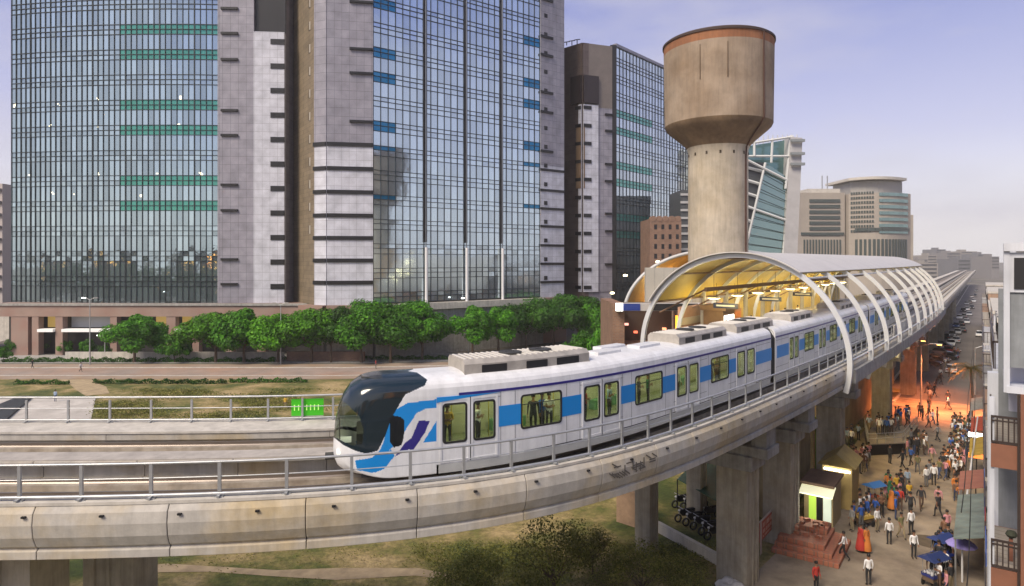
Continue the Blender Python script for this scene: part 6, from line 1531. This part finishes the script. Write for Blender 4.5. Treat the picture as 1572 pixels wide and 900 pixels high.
J0 = dict(pelvis=(0, 0, .93), waist=(0, 0, 1.08), chest=(0, -.01, 1.30), collar=(0, 0, 1.43), neck=(0, 0, 1.50), head0=(0, -.01, 1.58), head1=(0, -.015, 1.68),
          shL=(-.18, 0, 1.40), elL=(-.23, .02, 1.13), wrL=(-.24, -.06, .89), haL=(-.24, -.08, .81), shR=(.18, 0, 1.40), elR=(.23, .02, 1.13), wrR=(.24, -.06, .89), haR=(.24, -.08, .81),
          hiL=(-.095, 0, .90), knL=(-.10, -.01, .50), anL=(-.10, .02, .09), toL=(-.11, -.15, .035), hiR=(.095, 0, .90), knR=(.10, -.01, .50), anR=(.10, .02, .09), toR=(.11, -.15, .035))
RAD = dict(pelvis=(.155, .105), waist=(.135, .095), chest=(.165, .11), collar=(.09, .075), neck=(.052, .052), head0=(.072, .085), head1=(.078, .092), shL=(.062, .062), elL=(.042, .042), wrL=(.028, .028), haL=(.036, .018), hiL=(.085, .085), knL=(.058, .058), anL=(.04, .04), toL=(.038, .028))
BON = [('pelvis', 'waist', 1), ('waist', 'chest', 1), ('chest', 'collar', 1), ('collar', 'neck', 0), ('neck', 'head0', 0), ('head0', 'head1', 0)]
for S_ in 'LR': BON += [('chest', 'sh'+S_, 1), ('sh'+S_, 'el'+S_, 1), ('el'+S_, 'wr'+S_, 0), ('wr'+S_, 'ha'+S_, 0), ('pelvis', 'hi'+S_, 2), ('hi'+S_, 'kn'+S_, 2), ('kn'+S_, 'an'+S_, 2), ('an'+S_, 'to'+S_, 3)]
def figure(ch, longsleeve=True):
    J = dict(J0); J.update(ch); names_ = list(J); idx = {n_: i for i, n_ in enumerate(names_)}
    me = bpy.data.meshes.new('f'); me.from_pydata([J[n_] for n_ in names_], [(idx[a], idx[b]) for a, b, _ in BON], [])
    o = bpy.data.objects.new('f', me); COL.objects.link(o); o.modifiers.new('s', 'SKIN')
    for n_, sv in zip(names_, me.skin_vertices[0].data):
        r = RAD.get(n_) or RAD[n_[:-1]+'L']; sv.radius = r; sv.use_root = n_ == 'pelvis'
    ss_ = o.modifiers.new('d', 'SUBSURF'); ss_.levels = 1; ss_.render_levels = 1
    dg = bpy.context.evaluated_depsgraph_get(); ev = o.evaluated_get(dg); m2 = bpy.data.meshes.new_from_object(ev)
    vs = [tuple(v.co) for v in m2.vertices]; fs = [tuple(p.vertices) for p in m2.polygons]
    bpy.data.objects.remove(o); bpy.data.meshes.remove(me)
    mb = MB(); mb.v = vs; mb.f = fs
    def dist(p, a, b):
        ab = b-a; t = max(0, min(1, (p-a).dot(ab)/ab.length_squared)); return (p-a-ab*t).length
    segs = [(Vector(J[a]), Vector(J[b]), (1 if (a.startswith('el') and longsleeve) else r_)) for a, b, r_ in BON]
    for f in fs:
        c = sum((Vector(vs[i]) for i in f), Vector())/len(f); mb.m.append(min(segs, key=lambda s: dist(c, s[0], s[1]))[2])
    # face and fingers
    h0, h1 = Vector(J['head0']), Vector(J['head1']); up = (h1-h0).normalized(); fw = Vector((0, -1, 0)); fw = (fw-up*fw.dot(up)).normalized()
    hc = h0.lerp(h1, .3)
    mb.tube([hc+up*.02+fw*.085, hc-up*.02+fw*.112, hc-up*.025+fw*.085], .014, 6, 0)
    for sx_ in (-1, 1): mb.tube([hc+Vector((sx_*.07, .01, .02)), hc+Vector((sx_*.092, .015, -.02))], .016, 6, 0); mb.tube([hc+up*.035+fw*.088+Vector((sx_*.03, 0, 0)), hc+up*.035+fw*.096+Vector((sx_*.03, 0, 0))], .011, 6, 3)
    mb.tube([hc-up*.065+fw*.088+Vector((-.025, 0, 0)), hc-up*.065+fw*.088+Vector((.025, 0, 0))], .007, 5, 3)
    for S_ in 'LR':
        w_, h_ = Vector(J['wr'+S_]), Vector(J['ha'+S_]); d = (h_-w_).normalized(); sd_ = d.cross(Vector((1, 0, 0)));
        if sd_.length < .2: sd_ = d.cross(Vector((0, 1, 0)))
        sd_.normalize()
        for k in range(4): b = h_+sd_*(.024*(k-1.5)); l_ = (.065, .078, .074, .058)[k]; mb.tube([b-d*.01, b+d*l_*.55, b+d*l_-sd_.cross(d)*.015], .0085, 5, 0)
        mb.tube([w_+d*.03+sd_*.03, h_+sd_*.058, h_+d*.03+sd_*.06], .0095, 5, 0)
    ob = mb.build('person', [skin_m, SM_['white'], PM_['black'], shoe_m], None, smooth=True)
    # hair cap
    hm = MB(); c = h0.lerp(h1, .62); prof = []
    for i in range(7):
        ph = R(90-i*18)
        for k in range(14): a = 2*math.pi*k/14; fr = (0 if math.sin(a) > -.3 or i < 4 else .03); hm.v.append(tuple(c+Vector((.098*math.cos(ph)*math.cos(a), .11*math.cos(ph)*math.sin(a)+fr+.004, .112*math.sin(ph)+.012))))
    for i in range(6):
        for k in range(14): hm.f.append((i*14+k, i*14+(k+1) % 14, (i+1)*14+(k+1) % 14, (i+1)*14+k)); hm.m.append(0)
    hr = hm.build('hair', hair_m, None, smooth=True); hr.parent = ob
    return ob
POSE = {
 'standing': {},
 'standing with arms folded': dict(elL=(-.24, -.02, 1.15), wrL=(-.02, -.20, 1.18), haL=(.06, -.20, 1.20), elR=(.24, -.02, 1.15), wrR=(.02, -.22, 1.14), haR=(-.06, -.22, 1.15)),
 'walking': dict(knL=(-.10, -.20, .52), anL=(-.10, -.26, .10), toL=(-.10, -.42, .08), knR=(.10, .06, .50), anR=(.10, .36, .16), toR=(.10, .25, .03), elL=(-.23, .12, 1.15), wrL=(-.22, .16, .92), haL=(-.22, .16, .84), elR=(.23, -.06, 1.14), wrR=(.22, -.24, .96), haR=(.22, -.30, .90)),
 'striding': dict(knR=(.10, -.16, .52), anR=(.10, -.18, .10), toR=(.10, -.34, .05), knL=(-.10, .04, .50), anL=(-.10, .28, .13), toL=(-.10, .16, .03), elR=(.23, .12, 1.15), wrR=(.22, .12, .92), haR=(.22, .12, .84), elL=(-.23, -.04, 1.14), wrL=(-.22, -.20, .95), haL=(-.22, -.26, .89)),
 'reaching forward': dict(elL=(-.22, -.18, 1.22), wrL=(-.18, -.40, 1.20), haL=(-.17, -.48, 1.20), elR=(.22, -.14, 1.18), wrR=(.20, -.34, 1.08), haR=(.19, -.42, 1.06), head0=(0, -.03, 1.57), head1=(0, -.06, 1.67)),
 'sitting': dict(pelvis=(0, 0, .50), waist=(0, 0, .64), chest=(0, -.02, .86), collar=(0, -.03, .99), neck=(0, -.03, 1.06), head0=(0, -.05, 1.14), head1=(0, -.06, 1.24), shL=(-.18, -.02, .96), elL=(-.24, -.08, .72), wrL=(-.16, -.30, .62), haL=(-.14, -.37, .60), shR=(.18, -.02, .96), elR=(.24, -.08, .72), wrR=(.16, -.30, .62), haR=(.14, -.37, .60), hiL=(-.10, -.02, .48), knL=(-.14, -.42, .50), anL=(-.14, -.40, .09), toL=(-.14, -.56, .035), hiR=(.10, -.02, .48), knR=(.14, -.42, .50), anR=(.14, -.40, .09), toR=(.14, -.56, .035))}
PROTO = {k: figure(v, i % 2 == 0) for i, (k, v) in enumerate(POSE.items())}
used_p = set(); people = []
def person(loc, pose, sh, pa, rz, where, robe=False, sc=1.0, seat=None):
    src = PROTO[pose]
    if pose in used_p: o = copy_tree(src); 
    else: o = src; used_p.add(pose)
    o.name = 'person'; o.location = loc; o.rotation_euler = (0, 0, rz); o.scale = (sc, sc, sc); o['category'] = 'person'
    for i, mt in ((1, SM_[sh]), (2, PM_[pa])): o.material_slots[i].link = 'OBJECT'; o.material_slots[i].material = mt
    if robe:
        m = MB(); m.lathe([(.20, 1.12), (.19, .95), (.25, .6), (.31, .2), (.30, .18)], 16); r = lpart(m, 'long_skirt', SM_[sh], o, smooth=True)
    if seat:
        pass
    people.append((o, sh, pa, pose, where, robe)); return o
rp2 = random.Random(31)
CP = lambda cx, cy: gp(1200+cx*.3778, 560+cy*.3778)
def put(cx, cy, pose, sh, pa, deg, where, robe=False, z=.012, sc=None):
    q_ = gp(1200+cx*.3778, 560+cy*.3778, z); return person((q_.x, q_.y, z), pose, sh, pa, R(deg), where, robe, sc or rp2.uniform(1.08, 1.18))
put(140, 925, 'standing', 'red', 'black', 20, 'at the bottom photo edge right of the pier')
put(252, 792, 'walking', 'white', 'black', 235, 'beside the brick steps')
put(353, 897, 'standing', 'white', 'black', 180, 'at the bottom centre of the plaza')
put(322, 762, 'standing', 'red', 'khaki', 90, 'just in front of the yellow cart', True); put(344, 765, 'standing', 'orange', 'khaki', 200, 'just in front of the yellow cart', True)
put(437, 732, 'standing', 'white', 'black', 170, 'right of the yellow cart'); put(486, 708, 'striding', 'olive', 'khaki', 10, 'in the open plaza middle')
put(526, 694, 'standing', 'white', 'black', 190, 'behind another in white'); put(537, 788, 'standing', 'white', 'black', 0, 'alone in the lower plaza')
put(567, 592, 'walking', 'dark', 'brown', 340, 'left of the dark suited walker'); put(636, 622, 'striding', 'dark', 'black', 190, 'alone right of centre on the plaza')
put(511, 508, 'standing', 'pale blue', 'grey', 180, 'behind the blue canopy'); put(440, 404, 'standing', 'dark', 'black', 100, 'below the railed platform'); put(492, 425, 'walking', 'dark', 'black', 200, 'right below the railed platform corner')
put(588, 498, 'standing', 'white', 'grey', 190, 'in the pair of friends'); put(618, 493, 'standing', 'white', 'black', 150, 'in the pair of friends'); put(600, 470, 'standing', 'grey', 'blue', 200, 'behind the pair of friends in white')
put(518, 565, 'striding', 'yellow', 'grey', 180, 'between carts and plaza centre'); put(524, 622, 'walking', 'dark', 'black', 170, 'between carts and plaza centre')
put(596, 258, 'striding', 'grey', 'black', 60, 'by the orange lamp pool'); put(572, 228, 'standing', 'dark', 'black', 30, 'by the orange lamp pool'); put(560, 215, 'standing', 'brown', 'black', 130, 'by the orange lamp pool')
put(634, 312, 'walking', 'grey', 'black', 200, 'alone on the orange lit paving'); put(648, 82, 'walking', 'dark', 'black', 20, 'by the barrier rail'); put(622, 128, 'walking', 'dark', 'black', 200, 'by the barrier rail')
SC = list(shirts); wsh = ['white', 'dark', 'grey', 'pale blue', 'white', 'brown', 'dark', 'pink', 'blue', 'olive']
def cluster(n, x0, x1, y0, y1, where, pal=wsh, z=.012, poses=('standing', 'standing with arms folded', 'standing', 'striding'), robes=0):
    pts = []; tries = 0
    while len(pts) < n and tries < 4000:
        tries += 1; x, y = rp2.uniform(x0, x1), rp2.uniform(y0, y1); q_ = CP(x, y)
        if all((q_-p).length > .5 for p, _ in pts): pts.append((q_, (x, y)))
    for i, (q_, (x, y)) in enumerate(pts):
        put(x, y, rp2.choice(poses), rp2.choice(pal), rp2.choice(['black', 'black', 'blue', 'grey', 'khaki', 'brown']), rp2.uniform(0, 360), where, i < robes, z)
cluster(13, 275, 355, 395, 445, 'under the station edge')
cluster(5, 262, 330, 300, 340, 'left of the railed platform')
cluster(12, 350, 505, 262, 290, 'on the railed platform', z=1.2)
cluster(7, 455, 520, 225, 262, 'at the platform back', z=1.2)
cluster(11, 505, 590, 330, 375, 'at the railed platform corner')
cluster(24, 690, 765, 255, 330, 'in the far waiting crowd')
cluster(26, 685, 770, 335, 395, 'in the mid waiting crowd')
cluster(22, 655, 740, 405, 475, 'in the near waiting crowd', ['white', 'pink', 'dark', 'grey', 'orange', 'brown', 'white'])
cluster(5, 690, 730, 500, 610, 'strung along the shop fronts', ['orange', 'dark', 'green', 'brown'])
put(672, 702, 'standing', 'pink', 'black', 180, 'by the dark patch at right'); put(660, 730, 'standing', 'brown', 'black', 100, 'by the dark patch at right')
cluster(14, 285, 420, 600, 690, 'at the yellow cart', ['dark', 'grey', 'white', 'blue', 'brown'])
cluster(11, 415, 490, 520, 600, 'at the flower stall', ['red', 'yellow', 'dark', 'orange', 'pink', 'green'], robes=3)
cluster(9, 625, 705, 760, 840, 'at the blue cart', ['blue', 'dark', 'white', 'grey'])
cluster(5, 600, 690, 860, 960, 'at the lowest cart', ['blue', 'dark', 'white', 'pink'])
cluster(9, 560, 690, 100, 250, 'walking near the barrier', ['dark', 'white', 'brown', 'grey'], poses=('walking', 'striding', 'standing'))
cluster(8, 640, 720, -60, 60, 'between the parked cars', ['dark', 'white', 'brown', 'grey'])
cluster(8, 440, 650, 300, 700, 'in the open plaza', ['dark', 'white', 'olive', 'pink', 'blue', 'brown'], poses=('walking', 'striding', 'standing'))
# people elsewhere
def ppx(px, py, z, pose, sh, pa, deg, where): q_ = gp(px, py, z); return person((q_.x, q_.y, z), pose, sh, pa, R(deg), where)
ppx(124, 571, .02, 'walking', 'white', 'black', 90, 'on the avenue left of the tall lamp post'); ppx(50, 566, .02, 'walking', 'dark', 'black', 270, 'on the avenue at the far left')
ppx(577, 566, .02, 'standing', 'red', 'grey', 90, 'on the avenue above the train nose'); ppx(794, 560, .02, 'standing', 'dark', 'black', 90, 'on the avenue above the roof unit')
ppx(85, 617, 0, 'standing', 'pale blue', 'blue', 180, 'on the concrete pad by the lawn'); ppx(438, 628, 0, 'standing', 'yellow', 'khaki', 180, 'on the lawn beside the green sign')
for k, (s_, t_, sh) in enumerate(((S0+9, 12.2, 'dark'), (S0+15, 11.8, 'orange'), (S0+22, 12.0, 'yellow'), (S0+24, 12.4, 'dark'), (S0+28, 12.1, 'red'), (S0+34, 12.2, 'white'))):
    q_ = PT(s_, t_, 12.652); person((q_.x, q_.y, 12.652), 'standing', sh, 'black', R(200+20*k), 'on the station platform')
for px, sh in ((690, 'yellow'), (738, 'white'), (828, 'dark'), (843, 'blue'), (850, 'white'), (905, 'red'), (940, 'pale blue'), (990, 'dark'), (1003, 'green'), (1046, 'white'), (1100, 'dark'), (1110, 'olive')):
    s_ = s_at(px, TC1-.9); q_ = tt(s_, rp2.uniform(-.75, -.35), .952); person(tuple(q_), rp2.choice(('standing', 'standing with arms folded')), sh, 'black', heading(s_)+rp2.uniform(-.8, .8), 'inside the train')
for k_ in list(PROTO):
    if k_ not in used_p:
        for c_ in list(PROTO[k_].children): bpy.data.objects.remove(c_)
        bpy.data.objects.remove(PROTO[k_])
# label everybody so that each one is told apart
from collections import defaultdict
def keyof(r): 
    o, sh, pa, pose, where, robe = r; return ('person in long %s dress %s' % (sh, where)) if robe else ('person in %s top %s %s' % (sh, pose.replace('standing with arms folded', 'with folded arms'), where))
gr = defaultdict(list)
for r in people: gr[keyof(r)].append(r)
ordn = ['leftmost', 'second from left', 'third from left', 'fourth from left', 'fifth from left', 'sixth from left', 'seventh from left', 'eighth from left', 'ninth from left', 'tenth from left', 'eleventh from left', 'twelfth from left']
for k, v in gr.items():
    v.sort(key=lambda r: proj(r[0].location)[0])
    for i, r in enumerate(v):
        r[0]['label'] = k if len(v) == 1 else k+(', left one' if i == 0 else ', right one') if len(v) == 2 else k+', '+ordn[min(i, 11)]
        r[0]['group'] = 'people on the train' if 'train' == r[4][-5:] and 'inside' in r[4] else 'people around the station'

# ------------------------------------------------------------------ vendor carts, canopies, umbrellas
def cart(label, px, py, top, goods, canopy=None, rz=.4):
    q_ = gp(px, py); o = thing('vendor_cart', label, 'cart', (q_.x, q_.y, .012), rz, 'vendor carts')
    o.scale = (.62, .62, .85)
    m = MB(); m.box(-1, 1, -.6, .6, .78, .9); m.box(-1, 1, -.63, -.6, .78, 1.02); m.box(-1, 1, .6, .63, .78, 1.02); lpart(m, 'tray', top, o)
    m = MB(); m.box(-.95, .95, -.55, .55, .45, .777); lpart(m, 'chest', mat('cart_chest', (.12, .08, .05), .7), o)
    for x in (-.7, .7):
        for y in (-.62, .62): m = MB(); m.tube([(x, y-.03, .3), (x, y+.03, .3)], .30, 14); lpart(m, 'wheel', rubber, o)
    r = random.Random(int(px)); g_ = MB()
    for k in range(22): g_.lathe([(0, 0), (.11, .03), (.13, .1), (.07, .2), (0, .22)], 8, (r.uniform(-.82, .82), r.uniform(-.45, .45), .9))
    tag(lpart(g_, 'goods', goods, o, smooth=True), kind='stuff')
    if canopy:
        for x in (-.9, .9):
            for y in (-.55, .55): m = MB(); m.tube([(x, y, .9), (x, y, 2.1)], .025, 5); lpart(m, 'pole', metal_rail, o)
        m = MB(); m.add([(-1.3, -.95, 2.05), (1.3, -.95, 2.05), (1.3, .95, 2.05), (-1.3, .95, 2.05), (-1.1, -.05, 2.4), (1.1, .05, 2.4)], ((0, 1, 5, 4), (2, 3, 4, 5), (1, 2, 5), (3, 0, 4), (3, 2, 1, 0))); lpart(m, 'canopy', canopy, o)
    return o
cart('yellow topped vendor cart left of the plaza centre', 1327, 808, mat('tray_yellow', (.55, .38, .08), .6), mat('goods_tan', (.5, .35, .12), .7))
cart('vendor cart under a bright blue canopy', 1342, 778, mat('tray_wood', (.2, .12, .06), .7), mat('goods_red', (.4, .08, .03), .7), mat('canopy_blue', (.04, .16, .42), .7))
cart('flower stall heaped with yellow and orange goods', 1366, 760, mat('tray_wood', (.2, .12, .06), .7), mat('goods_orange', (.85, .32, .02), .7), None, 1.1)
cart('blue topped vendor cart in the lower right group', 1447, 868, mat('tray_blue', (.02, .05, .35), .6), mat('goods_blue', (.03, .06, .3), .7), mat('canopy_navy', (.02, .04, .16), .7))
cart('dark vendor cart at the bottom edge under the lower right group', 1434, 900, mat('tray_navy', (.02, .03, .16), .6), mat('goods_grey', (.4, .4, .42), .7), mat('canopy_dark', (.015, .03, .12), .7))
uq = gp(1476, 893); um = thing('umbrella', 'pale purple umbrella at the edge of the sheet roof', 'umbrella', (uq.x, uq.y, .012), 0)
m = MB(); m.lathe([(.85, 2.3), (.6, 2.5), (.3, 2.62), (0, 2.68)], 10); m.lathe([(0, 2.65), (.3, 2.59), (.6, 2.47), (.85, 2.27)], 10); lpart(m, 'canopy', mat('umbrella_purple', (.30, .25, .60), .7), um)
m = MB(); m.tube([(0, 0, 0), (0, 0, 2.75)], .025, 6); lpart(m, 'pole', metal_rail, um)
dm = MB(); q_ = gp(1428, 832); dm.lathe([(0, .02), (.9, .018), (1.2, .014)], 20, (q_.x, q_.y, 0)); tag(dm.build('dirt_patch', mat('mud', (.10, .075, .05), .9, noise=.3, scale=2)), kind='structure')

# ------------------------------------------------------------------ haze
hz = MB(); hz.box(-400, 1500, -300, 1500, -1.5, 104); ho = hz.build('haze', [bpy.data.materials.new('haze')])
hm = ho.data.materials[0]; hm.use_nodes = True; nt = hm.node_tree; nt.nodes.clear(); o_ = nt.nodes.new('ShaderNodeOutputMaterial'); pv = nt.nodes.new('ShaderNodeVolumePrincipled')
pv.inputs['Color'].default_value = (.95, .93, .94, 1); pv.inputs['Density'].default_value = .00024; pv.inputs['Anisotropy'].default_value = 0
nt.links.new(pv.outputs[0], o_.inputs['Volume']); tag(ho, kind='stuff')
